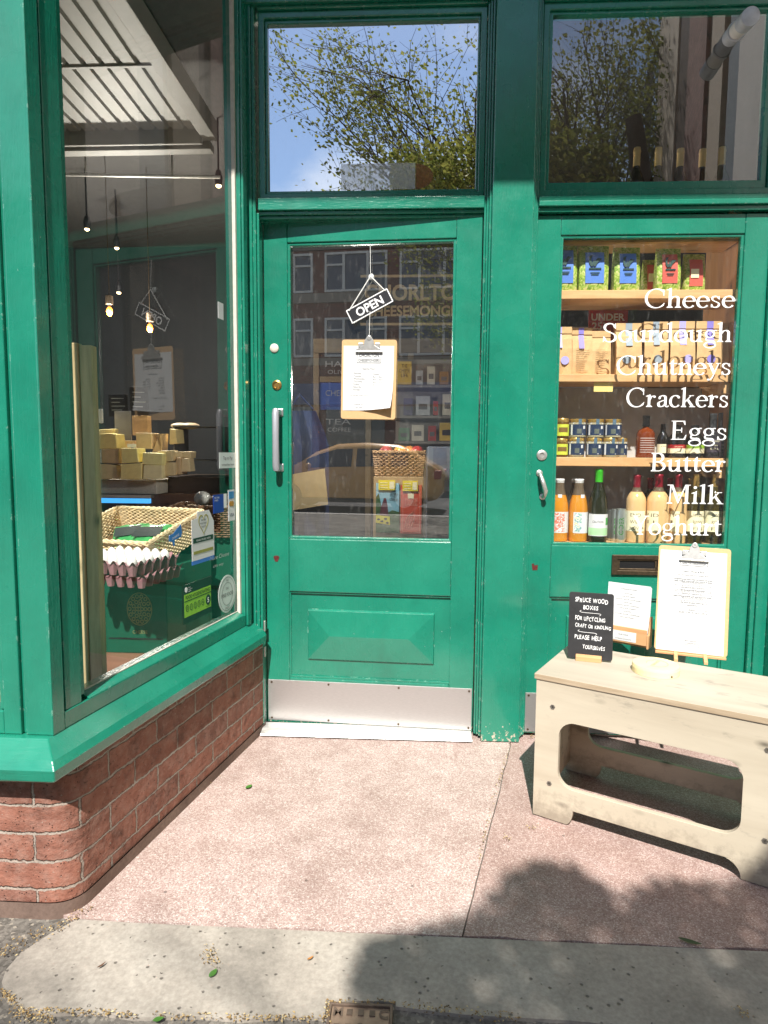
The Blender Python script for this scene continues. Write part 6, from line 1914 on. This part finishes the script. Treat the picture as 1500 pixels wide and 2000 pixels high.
book('blue picture book with a green hill clipped to the crate', 734, 780, 944, 1040, mat('sky_cover', S(140, 190, 214), .5, 0, .04), 'sky')
book('red printed tea towel clipped to the crate', 782, 824, 948, 1042, mat('vermilion_cloth', S(206, 78, 56), .6, 0, .08), 'red')
for i, (px0, px1, py0, py1) in enumerate(((739, 772, 938, 957), (786, 816, 939, 959))):
    P0 = at(px0, py1, YC - .02); P1 = at(px1, py0, YC - .02)
    t = thing('price_tag', ('yellow price tag pinned over the picture book', 'yellow price tag pinned over the red tea towel')[i], 'price tag', (P0.x, YC - .02, P0.z))
    w_, h_ = P1.x - P0.x, P1.z - P0.z
    b = MB(); b.box(0, w_, 0, .002, 0, h_); b.build('card', mat('tag_yellow', S(226, 206, 50), .5, 0, .05), t)
    b = MB()
    for k in range(3): b.box(w_ * .1, w_ * .55, -.0012, -.0003, h_ * (.2 + .25 * k), h_ * (.27 + .25 * k))
    b.box(w_ * .66, w_ * .95, -.0012, -.0003, h_ * .12, h_ * .86); b.build('print', m_cream, t)
bk = thing('fruit_basket', 'wicker basket of fruit on top of the crate', 'basket', ((x0 + x1) / 2, YC + .15, zt + .002))
b = MB(); b.smooth = True; weave(b, (x1 - x0) * .94, .24, .13, 13, .0062, .012); rim(b, (x1 - x0) * 1.03, .27, .145, .010); b.build('sides', mat('brown_wicker', S(146, 112, 74), .6, 0, .25, 60), bk)
for i, (u_, v_, c, nm) in enumerate(((-.27, -.02, S(150, 38, 54), 'dark red apple'), (.02, -.04, S(222, 140, 50), 'orange in the middle'), (.2, .0, S(206, 130, 60), 'orange on the right'), (.36, -.02, S(170, 50, 48), 'red apple by the rim'))):
    t = thing('fruit', nm + ' in the fruit basket', 'fruit', ((x0 + x1) / 2 + u_ * (x1 - x0), YC + .15 + v_, zt + .15), 0, 'fruit in the basket')
    b = MB(); b.ball((0, 0, 0), .042, .042, .038, 14, 9); b.build('skin', mat('fruit_' + nm.replace(' ', '_'), c, .35, 0, .15, 15), t, smooth=True)
# navy apron and tote hanging inside, left
ap = thing('apron', 'navy apron with a cream bib hanging inside the door', 'apron')
YA = 1.5
b = MB(); b.smooth = True
vs = []; n_ = 14
for j in range(12):
    q = j / 11
    for i in range(n_ + 1):
        u_ = i / n_
        px = 548 + u_ * (95 - 26 * max(0, .25 - q) * 4)
        p = at(px, 802 + q * 250, YA); vs.append((p.x, YA + .03 * math.sin(u_ * 17 + q * 2) * (.3 + q), p.z))
fs = [(j * (n_ + 1) + i, j * (n_ + 1) + i + 1, (j + 1) * (n_ + 1) + i + 1, (j + 1) * (n_ + 1) + i) for j in range(11) for i in range(n_)]
b.add(vs, fs); b.build('cloth', mat('navy_cloth', S(28, 44, 84), .8, 0, .2), ap)
b = MB(); b.prism([(fx(x, y, YA - .06), fz(x, y, YA - .06)) for x, y in ((550, 930), (634, 915), (641, 985), (600, 992), (550, 1000))], YA - .07, YA - .055, 'y'); b.build('pocket', mat('cream_canvas', S(190, 168, 128), .8, 0, .08), ap)
b = MB(); b.tube([at(560, 805, YA), at(585, 770, YA), at(612, 800, YA)], .006, 6); b.build('neck_strap', bpy.data.materials['navy_cloth'], ap)
# the neighbour's return wall beside the lobby, mirrored in the right transom
WA = math.radians(13)
WP = V((1.98, -1.15, 0))
nw = thing('neighbour_wall', 'sunlit return wall of plaster and brick with pipes beside the shop', 'wall', WP, WA)
def yw(px):                                       # where along the wall the mirrored column stands
    k_ = ray(px, 200); vx, vy = math.sin(WA), math.cos(WA); qx, qy = WP.x, .092 - WP.y      # mirrored wall line
    det = k_.x * -vy + vx * k_.y
    return -((k_.x * (qy - CAM.y) - k_.y * (qx - CAM.x)) / det)
def wpart(nm, a_, c_, m_, dx=0.0, z1=7.5):
    b = MB(); b.box(dx, .3, yw(a_), yw(c_), 0, z1); return b.build(nm, m_, nw)
wpart('plaster', 1439, 1640, mat('warm_plaster', S(232, 226, 220), .8, 0, .05, 4))
wpart('grey_strip', 1414, 1438.6, mat('blue_grey_paint', S(140, 150, 158), .6), .02)
wpart('shadow_gap', 1408, 1413.6, m_black, .05)
wpart('cream_strip', 1384, 1407.6, mat('cream_plaster', S(196, 180, 160), .8), .0)
wpart('timber_strip', 1374, 1383.6, wood('brown_strip', S(94, 70, 52), S(122, 94, 70), 2), .03)
wpart('timber_strip', 1318, 1339.6, wood('dark_strip', S(70, 50, 42), S(96, 72, 58), 2), .03)
wpart('cream_strip', 1282, 1317.6, bpy.data.materials['cream_plaster'], .01)
ya_, yb_ = yw(1373.6), yw(1340)
b = MB(); b.add([(0, ya_, 0), (0, yb_, 0), (0, yb_, 7.5), (0, ya_, 7.5)], [(0, 1, 2, 3)], [[(0, 0), (abs(yb_ - ya_), 0), (abs(yb_ - ya_), 7.5), (0, 7.5)]])
b.box(.004, .3, ya_, yb_, 0, 7.5)
b.build('brickwork', brick_mat('pink_brick', S(176, 138, 130), S(152, 112, 106), S(96, 84, 80)), nw)
for x_ in (1243, 1270):
    b = MB(); b.smooth = True; b.tube([(-.02, yw(x_), 0), (-.02, yw(x_), 7.5)], .05, 10); b.build('pipe', mat('grey_pipe', S(128, 124, 122), .5), nw)
    b = MB(); b.lathe([(.062, 0), (.066, .02), (.066, .06), (.062, .08)], (-.02, yw(x_), 3.9 if x_ == 1243 else 3.5), 12); b.build('pipe_collar', mat('brown_collar', S(92, 72, 62), .6), nw)

# ------------------------------------------------------------------ small things on the ground
def litter():
    b = MB(); rr = random.Random(5)
    runs = [((0, 1862), (132, 1800), 170, 8), ((132, 1800), (176, 1772), 60, 5), ((170, 1742), (200, 1724), 60, 5), ((0, 1935), (40, 1968), 130, 6), ((20, 1978), (110, 1996), 150, 8), ((40, 1974), (260, 1982), 230, 5), ((300, 1985), (640, 1990), 300, 5), ((404, 1850), (420, 1888), 120, 8), ((640, 1958), (770, 1958), 90, 3), ((772, 1962), (1010, 1988), 200, 6), ((640, 1990), (640, 1960), 40, 3), ((1000, 1442), (965, 1560), 90, 2), ((965, 1560), (935, 1680), 90, 2), ((1032, 1612), (1042, 1618), 26, 5), ((985, 1636), (1000, 1640), 24, 4), ((1030, 1440), (1046, 1438), 40, 3), ((510, 1432), (524, 1428), 26, 3), ((505, 1442), (300, 1630), 70, 3), ((1440, 1968), (1462, 1982), 50, 6)]
    for a, c, n_, sp_ in runs:
        for i in range(int(n_ * .6)):
            t_ = rr.random()
            p = gnd(a[0] + (c[0] - a[0]) * t_ + rr.gauss(0, sp_), a[1] + (c[1] - a[1]) * t_ + rr.gauss(0, sp_ * .8))
            if p.x < -.66 and p.y > -1.09 and (p - SO).dot(SN) < .006: continue
            s_ = rr.uniform(.0015, .0042); an = rr.uniform(0, PI); tl = rr.uniform(-.6, .6)
            dx, dy = math.cos(an) * s_, math.sin(an) * s_
            z = .0005 + rr.uniform(0, .002)
            b.add([(p.x - dx, p.y - dy, z), (p.x + dy * .5, p.y - dx * .5, z + s_ * .4), (p.x + dx, p.y + dy, z + s_ * tl * .4), (p.x - dy * .5, p.y + dx * .5, z + s_ * .5)], [(0, 1, 2, 3)])
    k = NT('seed_husk'); g = k.n('ShaderNodeNewGeometry'); k.base(k.ramp(g.outputs['Random Per Island'], [(0, S(84, 68, 46)), (.35, S(140, 112, 68)), (.7, S(178, 150, 98)), (1, S(206, 190, 146))])); k.set(.8)
    o = b.build('seed_litter', k.m); o['kind'] = 'stuff'
litter()
def leaf(label, px, py, L, W, rz, m_, curl=.25):
    p = gnd(px, py)
    o_ = MB(); o_.smooth = True
    n_ = 8; vs = []
    for i in range(n_ + 1):
        t_ = i / n_; w_ = W * math.sin(PI * min(1, t_ * .96 + .02)) ** .8 * (1 - .25 * t_)
        for k in (-1, 0, 1): vs.append((L * (t_ - .5), w_ * k * .5, .002 + curl * abs(k) * w_ * .5 + L * .25 * curl * (2 * t_ - 1) ** 2))
    o_.add(vs, [(3 * i + k, 3 * i + k + 1, 3 * i + k + 4, 3 * i + k + 3) for i in range(n_) for k in (0, 1)])
    o = o_.build('fallen_leaf', m_, loc=(p.x, p.y, .0), rot=(0, 0, rz))
    tag(o, label, 'leaf')
m_fl = mat('fresh_leaf', S(74, 122, 48), .5, 0, .2, 60); m_fl2 = mat('dull_leaf', S(66, 84, 52), .6, 0, .2, 60); m_tw = mat('twig_brown', S(96, 66, 46), .8, 0, .2)
leaf('small green leaf lying on the pink terrazzo before the door', 486, 1538, .030, .020, 1.1, m_fl)
leaf('bright green leaf below the seed patch on the concrete', 416, 1903, .026, .016, 1.2, m_fl)
leaf('long dull green leaf on the edge of the terrazzo', 1347, 1841, .052, .016, -.35, m_fl2)
leaf('green leaf scrap at the bottom edge beside the seed litter', 309, 1993, .022, .014, .4, m_fl)
leaf('brown curled husk on the concrete apron', 198, 1888, .022, .006, 1.0, m_tw, .6)
leaf('orange brown twig scrap on the concrete near the shadow', 606, 1874, .018, .007, .8, mat('rust_leaf', S(168, 116, 60), .8, 0, .2), .6)
# stopcock cover
c0, c1 = gnd(644, 1957), gnd(768, 1957)
cw = c1.x - c0.x
cv = thing('stopcock_cover', 'small rusty iron cover lettered MSC at the bottom of the picture', 'drain cover', (c0.x, c0.y, 0))
m_iron = mat('rusty_iron', S(112, 96, 84), .7, .4, .3, 40, .4, 200)
b = MB(); b.ring([(0, 0), (0, -.16), (cw, -.16), (cw, 0)], [(.006, -.006), (.006, -.154), (cw - .006, -.154), (cw - .006, -.006)], -.012, .002, 'z'); b.build('frame', m_iron, cv, .001)
b = MB(); b.box(.0065, cw - .0065, -.1535, -.0065, -.011, -.003); b.build('lid', mat('worn_iron', S(150, 128, 110), .6, .4, .25, 30, .3), cv, .001)
b = MB()
for r_, row in enumerate(('M###C', '##S##', '#####', 'M###C')):
    for i, ch in enumerate(row):
        x = .021 + i * (cw - .040) / 4; y = -.021 - r_ * .036
        if ch == '#': b.box(x - .006, x + .006, y - .007, y + .007, -.003, -.0008)
        else:
            vs, fs = text(ch, .030, 'CENTER', .02)
            b.add([(x + q[0], y - .0105 + q[2], -.0008) for q in vs], fs)
b.build('raised_marks', m_iron, cv)

# ------------------------------------------------------------------ the street behind the camera, seen in the glass
def virt(px, py, D, door=True):
    p = CAM + ray(px, py) * D
    if door:
        d = (p - HN).dot(DN); return p - DN * (2 * d)
    return V((p.x, .092 - p.y, p.z))
bq = virt(698, 545, 28)
bw_ = thing('brick_terrace', 'dark brick terrace with white windows across the road', 'building')
BY = -25.2
b = MB(); sweep_uv(b, [V((-26, BY, 0)), V((22, BY, 0))], 0, 10.8); b.box(-26, 22, BY - 9, BY - .05, 0, 10.8)
b.build('wall', m_facade, bw_)
for z0, z1 in ((7.55, 7.95), (9.75, 10.05), (4.9, 5.2), (10.75, 11.0)):
    b = MB(); b.box(-26, 22, BY + .002, BY + .08, z0, z1); b.build('stone_band', mat('grey_stone', S(150, 140, 128), .8), bw_)
b = MB(); b.box(-26, 22, BY + .002, BY + .25, 3.2, 4.1); b.build('shop_fascia', mat('fascia_blue', S(50, 74, 130), .4, 0, .2, .4), bw_)
for kx in range(-7, 6):
    xc_ = bq.x + kx * 3.25
    if xc_ < -24 or xc_ > 20: continue
    for z0, z1 in ((5.25, 6.9), (7.98, 9.62)):
        b = MB(); w_ = 1.36
        b.ring([(xc_ - w_, z0), (xc_ + w_, z0), (xc_ + w_, z1), (xc_ - w_, z1)], [(xc_ - w_ + .09, z0 + .09), (xc_ + w_ - .09, z0 + .09), (xc_ + w_ - .09, z1 - .09), (xc_ - w_ + .09, z1 - .09)], BY + .003, BY + .10)
        for x_ in (-.52, .52): b.box(xc_ + x_ - .055, xc_ + x_ + .055, BY + .005, BY + .098, z0 + .0905, z1 - .0905)
        for x_ in (-1, 1): b.box(xc_ + min(x_ * .58, x_ * 1.265), xc_ + max(x_ * .58, x_ * 1.265), BY + .006, BY + .096, z1 - .56, z1 - .48)
        f_ = b.build('window', m_white, bw_)
        b = MB(); b.box(xc_ - w_ + .085, xc_ + w_ - .085, BY + .0025, BY + .02, z0 + .085, z1 - .085); b.build('pane', mat('dark_street_glass', S(52, 62, 84), .08, 0, .2, .5, coat=.5), f_)
    b = MB(); b.box(xc_ - 1.3, xc_ + 1.3, BY + .003, BY + .05, .4, 3.1); b.build('shop_window', bpy.data.materials['dark_street_glass'], bw_)
# parked car
cr_ = virt(862, 985, 13.6)
car = thing('parked_car', 'gold hatchback parked along the kerb, seen mirrored in the door glass', 'car', (cr_.x, cr_.y - .85, -.13), 0)
m_gold_paint = mat('gold_car_paint', S(238, 184, 104), .25, .0, .06, 4, coat=.8)
m_tint = mat('tinted_glass', (.02, .028, .04), .05, 0, 0, coat=.6)
st = [  # x (from the tail forwards), bottom, belt, top, half width, half width of the roof
    (0.0, .42, .80, .84, .70, .60), (.12, .30, .92, .98, .82, .66), (.35, .24, .97, 1.12, .86, .66), (.62, .22, .98, 1.36, .87, .62), (1.0, .22, .97, 1.47, .88, .60), (1.7, .22, .95, 1.51, .88, .60), (2.3, .22, .94, 1.48, .88, .60), (2.8, .22, .93, 1.30, .88, .63), (3.2, .22, .92, 1.03, .88, .72), (3.7, .24, .84, .92, .86, .74), (4.1, .28, .70, .78, .80, .66), (4.25, .40, .58, .62, .68, .5)]
b = MB(); b.smooth = True
vs = []; m_ = 14
for x, zb, zl, zt_, hw, rw in st:
    half = [(.0, zb), (hw * .8, zb), (hw * .98, zb + .10), (hw, (zb + zl) / 2), (hw * .97, zl), (rw + .06, zl + (zt_ - zl) * .82), (rw * .86, zt_ - .01), (0, zt_)]
    ring_ = half + [(-y, z) for y, z in half[-2:0:-1]]
    vs += [(-x, y, z) for y, z in ring_]
m_ = 14
fs = [(k * m_ + i, k * m_ + (i + 1) % m_, (k + 1) * m_ + (i + 1) % m_, (k + 1) * m_ + i) for k in range(len(st) - 1) for i in range(m_)] + [tuple(range(m_)), tuple(range((len(st) - 1) * m_, len(st) * m_))]
b.add(vs, fs)
b.build('body', m_gold_paint, car)
def side_pt(x, q, sgn):
    for a, c in zip(st, st[1:]):
        if a[0] <= x <= c[0]:
            t_ = (x - a[0]) / (c[0] - a[0]); L_ = [a[i] + (c[i] - a[i]) * t_ for i in range(6)]
            y = L_[4] * .97 + (L_[5] + .06 - L_[4] * .97) * q; z = L_[2] + (L_[3] - L_[2]) * .82 * q
            return V((-x, sgn * (y + .012), z))
for sgn in (1, -1):
    for xs in ((.72, .95, 1.10), (1.16, 1.5, 1.84), (1.94, 2.3, 2.66, 2.95)):
        b = MB(); lo_p = [side_pt(x, .08, sgn) for x in xs]; hi_p = [side_pt(x, .93, sgn) for x in xs]
        n_ = len(xs)
        b.add(lo_p + hi_p, [(i, i + 1, n_ + i + 1, n_ + i) for i in range(n_ - 1)])
        b.build('side_window', m_tint, car)
    for x in (1.25, 2.05):
        b = MB(); b.box(-x - .18, -x, min(sgn * .872, sgn * .905), max(sgn * .872, sgn * .905), .80, .835); b.build('door_handle', m_gold_paint, car, .006)
    b = MB(); b.box(-3.9, -.3, min(sgn * .84, sgn * .885), max(sgn * .84, sgn * .885), .22, .30); b.build('sill_trim', m_black, car)
    b = MB(); b.ball((-2.85, sgn * .98, .99), .06, .10, .07); b.build('wing_mirror', m_gold_paint, car, smooth=True)
    for x in (.78, 3.35):
        b = MB(); b.smooth = True; b.lathe([(.20, -.10), (.31, -.10), (.325, -.06), (.325, .06), (.31, .10), (.20, .10)], (-x, sgn * .80, .325), 26, 'y'); w_ = b.build('wheel', m_black, car)
        b = MB(); b.smooth = True; b.lathe([(.20, -.103), (.19, -.06), (.05, -.09), (.05, .09), (.19, .06), (.20, .103)], (-x, sgn * .80, .325), 20, 'y'); b.build('rim', m_alu, w_)
    b = MB(); b.box(-.16, -.02, min(sgn * .60, sgn * .84), max(sgn * .60, sgn * .84), .74, .92); b.build('tail_light', m_red, car, .01)
    b = MB(); b.box(-4.16, -4.02, min(sgn * .50, sgn * .76), max(sgn * .50, sgn * .76), .62, .72); b.build('headlight', m_vinyl, car, .01)
b = MB(); b.add([(-.30, -.56, 1.05), (-.30, .56, 1.05), (-.64, .50, 1.395), (-.64, -.50, 1.395)], [(0, 1, 2, 3)]); b.build('rear_window', m_tint, car)
b = MB(); b.add([(-3.22, -.60, 1.04), (-3.22, .60, 1.04), (-2.55, .50, 1.42), (-2.55, -.50, 1.42)], [(0, 1, 2, 3)]); b.build('windscreen', m_tint, car)

# trees
m_bark = mat('bark', S(74, 62, 54), .9, 0, .3, 18, .6, 60, (1, 1, .3))
m_leafA = leafmat('spring_leaf', [S(86, 98, 40), S(126, 134, 62), S(160, 160, 84), S(104, 112, 52)])
m_leafB = leafmat('bright_leaf', [S(66, 100, 24), S(100, 140, 36), S(140, 170, 52), S(84, 120, 30)])
def leaf_quad(b, p, s_, rr):
    n_ = V((rr.gauss(0, 1), rr.gauss(0, 1), rr.gauss(0, 1) + .5)).normalized()
    a = n_.cross(V((rr.random(), rr.random(), rr.random()))).normalized(); c = n_.cross(a)
    b.add([p - a * s_, p - c * s_ * .6 + n_ * s_ * .1, p + a * s_ * 1.1, p + c * s_ * .6 + n_ * s_ * .1], [(0, 1, 2, 3)])
def tree(label, base, trunk_h, limbs, seed, nleaf, ls, lm, cat='tree', r0=.24, spread=(3.2, 3.2), dens=1.0, name='street_tree', lean=V((0, 0, 0)), depth=4):
    rr = random.Random(seed)
    t = thing(name, label, cat, base)
    bt = MB(); bt.smooth = True
    bl = MB()
    tips = []
    def shades(q):
        return -2.6 < q.x + base[0] < 2.2 and q.y + base[1] + q.z * .84 > -1.42
    def grow(p, d, L, r, lv):
        if shades(p): return
        pts = [p]; rs = [r]
        n_ = 5
        for i in range(n_):
            d = (d + V((rr.gauss(0, .07), rr.gauss(0, .07), rr.gauss(.02, .05)))).normalized()
            if shades(p + d * (L / n_)): d = V((d.x, d.y, -.1)).normalized()
            p = p + d * (L / n_); pts.append(p); rs.append(r * (1 - .45 * (i + 1) / n_))
        bt.tube(pts, rs, 7 if lv < 2 else 4)
        if lv >= 2: tips.extend(pts[2:])
        if lv < depth:
            k = rr.choice((2, 3, 3)) if lv else limbs
            for i in range(k):
                ax = V((rr.gauss(0, 1), rr.gauss(0, 1), rr.gauss(0, .5))).normalized()
                q = Matrix.Rotation(rr.uniform(.35, .85), 3, ax) @ d
                s_ = rr.choice((2, 3, 4, 5))
                grow(pts[s_], q.normalized(), L * rr.uniform(.62, .8), rs[s_] * .66, lv + 1)
            if lv: grow(pts[-1], d, L * .72, rs[-1] * .85, lv + 1)
    top = V((0, 0, trunk_h)) + lean
    bt.tube([V((0, 0, 0)), V((.03, 0, trunk_h * .3)) + lean * .2, V((-.02, .03, trunk_h * .7)) + lean * .6, top], [r0 * 1.25, r0, r0 * .9, r0 * .8], 12)
    for i in range(limbs):
        a = 2 * PI * i / limbs + rr.uniform(-.3, .3)
        el = rr.uniform(.5, 1.1)
        d = V((math.cos(a) * math.cos(el) * spread[0] / 3, math.sin(a) * math.cos(el) * spread[1] / 3, math.sin(el)))
        L = d.length * 2.3; grow(top - V((0, 0, rr.uniform(0, .4))), d.normalized(), max(L, 1.2), r0 * .36, 1)
    for i in range(int(nleaf * dens)):
        p = rr.choice(tips) + V((rr.gauss(0, .14), rr.gauss(0, .14), rr.gauss(0, .12)))
        if not shades(p): leaf_quad(bl, p, rr.uniform(.6, 1.3) * ls, rr)
    bt.build('trunk', m_bark, t)
    bl.build('crown', lm, t)
    return t
tree('street tree with thin branches and young leaves beyond the pavement', (2.25, -8.4, -.012), 3.0, 8, 21, 30000, .033, m_leafA, spread=(4.0, 2.2), depth=5)
tree('second street tree with fuller leaves to the right along the kerb', (6.6, -8.2, -.012), 3.0, 8, 5, 30000, .04, m_leafA, spread=(3.2, 2.6))
bu = thing('garden_bush', 'bright green bushy tree across the road, seen in the right transom', 'bush', (7.5, -20.5, 0))
b = MB(); rr = random.Random(4)
bt = MB(); bt.smooth = True
for i in range(9):
    a = rr.uniform(0, 2 * PI); bt.tube([(0, 0, 0), (math.cos(a) * .8, math.sin(a) * .8, 2.5), (math.cos(a) * 1.9, math.sin(a) * 1.7, 5.4)], [.14, .08, .02], 6)
for i in range(9000):
    a = rr.uniform(0, 2 * PI); q = rr.random() ** .5; z = rr.uniform(.6, 6.8)
    w_ = 2.6 * math.sin(min(1, z / 7.2) * PI * .9 + .25) ** .7 * (.75 + .25 * math.sin(a * 5 + z * 2))
    leaf_quad(b, V((math.cos(a) * w_ * q, math.sin(a) * w_ * q, z)), rr.uniform(.05, .12), rr)
bt.build('trunk', m_bark, bu); b.build('crown', m_leafB, bu)

# ------------------------------------------------------------------ light
EL, AZ = math.radians(50), math.radians(3.5)                        # sun height, and its swing to the left of square-on
SD = V((math.sin(AZ) * math.cos(EL), math.cos(AZ) * math.cos(EL), -math.sin(EL)))   # the way the sunlight travels
sl_ = bpy.data.lights.new('sun', 'SUN'); sl_.energy = 5.0; sl_.angle = math.radians(.53); sl_.color = (1, .955, .88)
so = bpy.data.objects.new('sun', sl_); COL.objects.link(so)
so.rotation_euler = SD.to_track_quat('-Z', 'Y').to_euler()
# low hanging branch of a nearby tree, whose shade falls on the lower right corner
sh = thing('overhanging_tree', 'leafy tree beside the camera shading the lower right pavement', 'tree', (2.9, -5.4, -.012))
poly = [(690, 1975), (690, 1880), (722, 1838), (800, 1818), (900, 1800), (960, 1745), (1005, 1700), (1060, 1684), (1120, 1694), (1180, 1730), (1225, 1752), (1290, 1712), (1345, 1725), (1395, 1716), (1440, 1740), (1475, 1690)]
gp = [gnd(x, y).xy for x, y in poly] + [V((1.45, -.60)), V((2.2, -.75)), V((2.3, -2.1)), V((-.12, -2.05))]
def inside(x, y):
    c = False; n_ = len(gp)
    for i in range(n_):
        a, d = gp[i], gp[(i + 1) % n_]
        if (a[1] > y) != (d[1] > y) and x < (d[0] - a[0]) * (y - a[1]) / (d[1] - a[1]) + a[0]: c = not c
    return c
b = MB(); rr = random.Random(11); cnt = 0
O_ = V((2.9, -5.4, -.012))
while cnt < 8500:
    x, y = rr.uniform(-.3, 2.3), rr.uniform(-2.1, -.55)
    if not inside(x, y): continue
    hgt = rr.uniform(3.5, 4.7)
    p = V((x, y, 0)) - SD * (hgt / -SD.z)
    leaf_quad(b, p - O_, rr.uniform(.028, .05), rr); cnt += 1
b.build('crown', m_leafA, sh)
b = MB(); b.smooth = True
b.tube([V((0, 0, 0)), V((-.05, .05, 1.8)), V((-.2, .1, 3.6)), V((-.5, .2, 5.0))], [.2, .16, .13, .09], 10)
for gx, gy, tz in ((.7, -1.25, 4.0), (1.2, -1.2, 4.2), (1.7, -1.1, 3.9), (1.5, -1.6, 4.4), (.5, -1.6, 4.3)):
    tx, ty = gx - SD.x * tz / -SD.z, gy - SD.y * tz / -SD.z
    b.tube([V((-.25, .15, 3.9)), (V((-.25, .15, 3.9)) + V((tx, ty, tz)) - O_) / 2 + V((0, 0, .3)), V((tx, ty, tz)) - O_], [.06, .035, .012], 6)
b.build('trunk', m_bark, sh)

w = bpy.data.worlds.new('World'); sc.world = w; w.use_nodes = True
nt_ = w.node_tree; bg = nt_.nodes['Background']
sky = nt_.nodes.new('ShaderNodeTexSky'); sky.sky_type = 'NISHITA'; sky.sun_disc = False
sky.sun_elevation = EL
sky.sun_rotation = math.atan2(-SD.x, -SD.y) if True else 0
sky.air_density = 1.0; sky.dust_density = .2; sky.ozone_density = 2.5
tc = nt_.nodes.new('ShaderNodeTexCoord'); mp = nt_.nodes.new('ShaderNodeMapping'); mp.inputs['Scale'].default_value = (1, 1, 2.2)
nz = nt_.nodes.new('ShaderNodeTexNoise'); nz.inputs['Scale'].default_value = 2.3; nz.inputs['Detail'].default_value = 7; nz.inputs['Roughness'].default_value = .55
rp = nt_.nodes.new('ShaderNodeValToRGB'); rp.color_ramp.elements[0].position = .44; rp.color_ramp.elements[1].position = .74
rp.color_ramp.elements[0].color = (0, 0, 0, 1); rp.color_ramp.elements[1].color = (1, 1, 1, 1)
mx = nt_.nodes.new('ShaderNodeMix'); mx.data_type = 'RGBA'
lk = nt_.links.new
lk(tc.outputs['Generated'], mp.inputs[0]); lk(mp.outputs[0], nz.inputs['Vector']); lk(nz.outputs['Fac'], rp.inputs[0]); lk(rp.outputs[0], mx.inputs[0]); lk(sky.outputs[0], mx.inputs[6])
mx.inputs[7].default_value = (9, 9.2, 9.6, 1)
lk(mx.outputs[2], bg.inputs[0]); bg.inputs[1].default_value = .095
sc.view_settings.view_transform = 'Standard'; sc.view_settings.look = 'None'; sc.view_settings.exposure = .68; sc.view_settings.gamma = 1
c_ = sc.cycles
c_.max_bounces = 10; c_.transparent_max_bounces = 20; c_.diffuse_bounces = 4; c_.glossy_bounces = 5; c_.transmission_bounces = 6
c_.caustics_reflective = False; c_.caustics_refractive = False; c_.sample_clamp_indirect = 6
c_.use_denoising = True
try: c_.denoiser = 'OPENIMAGEDENOISE'
except Exception: pass
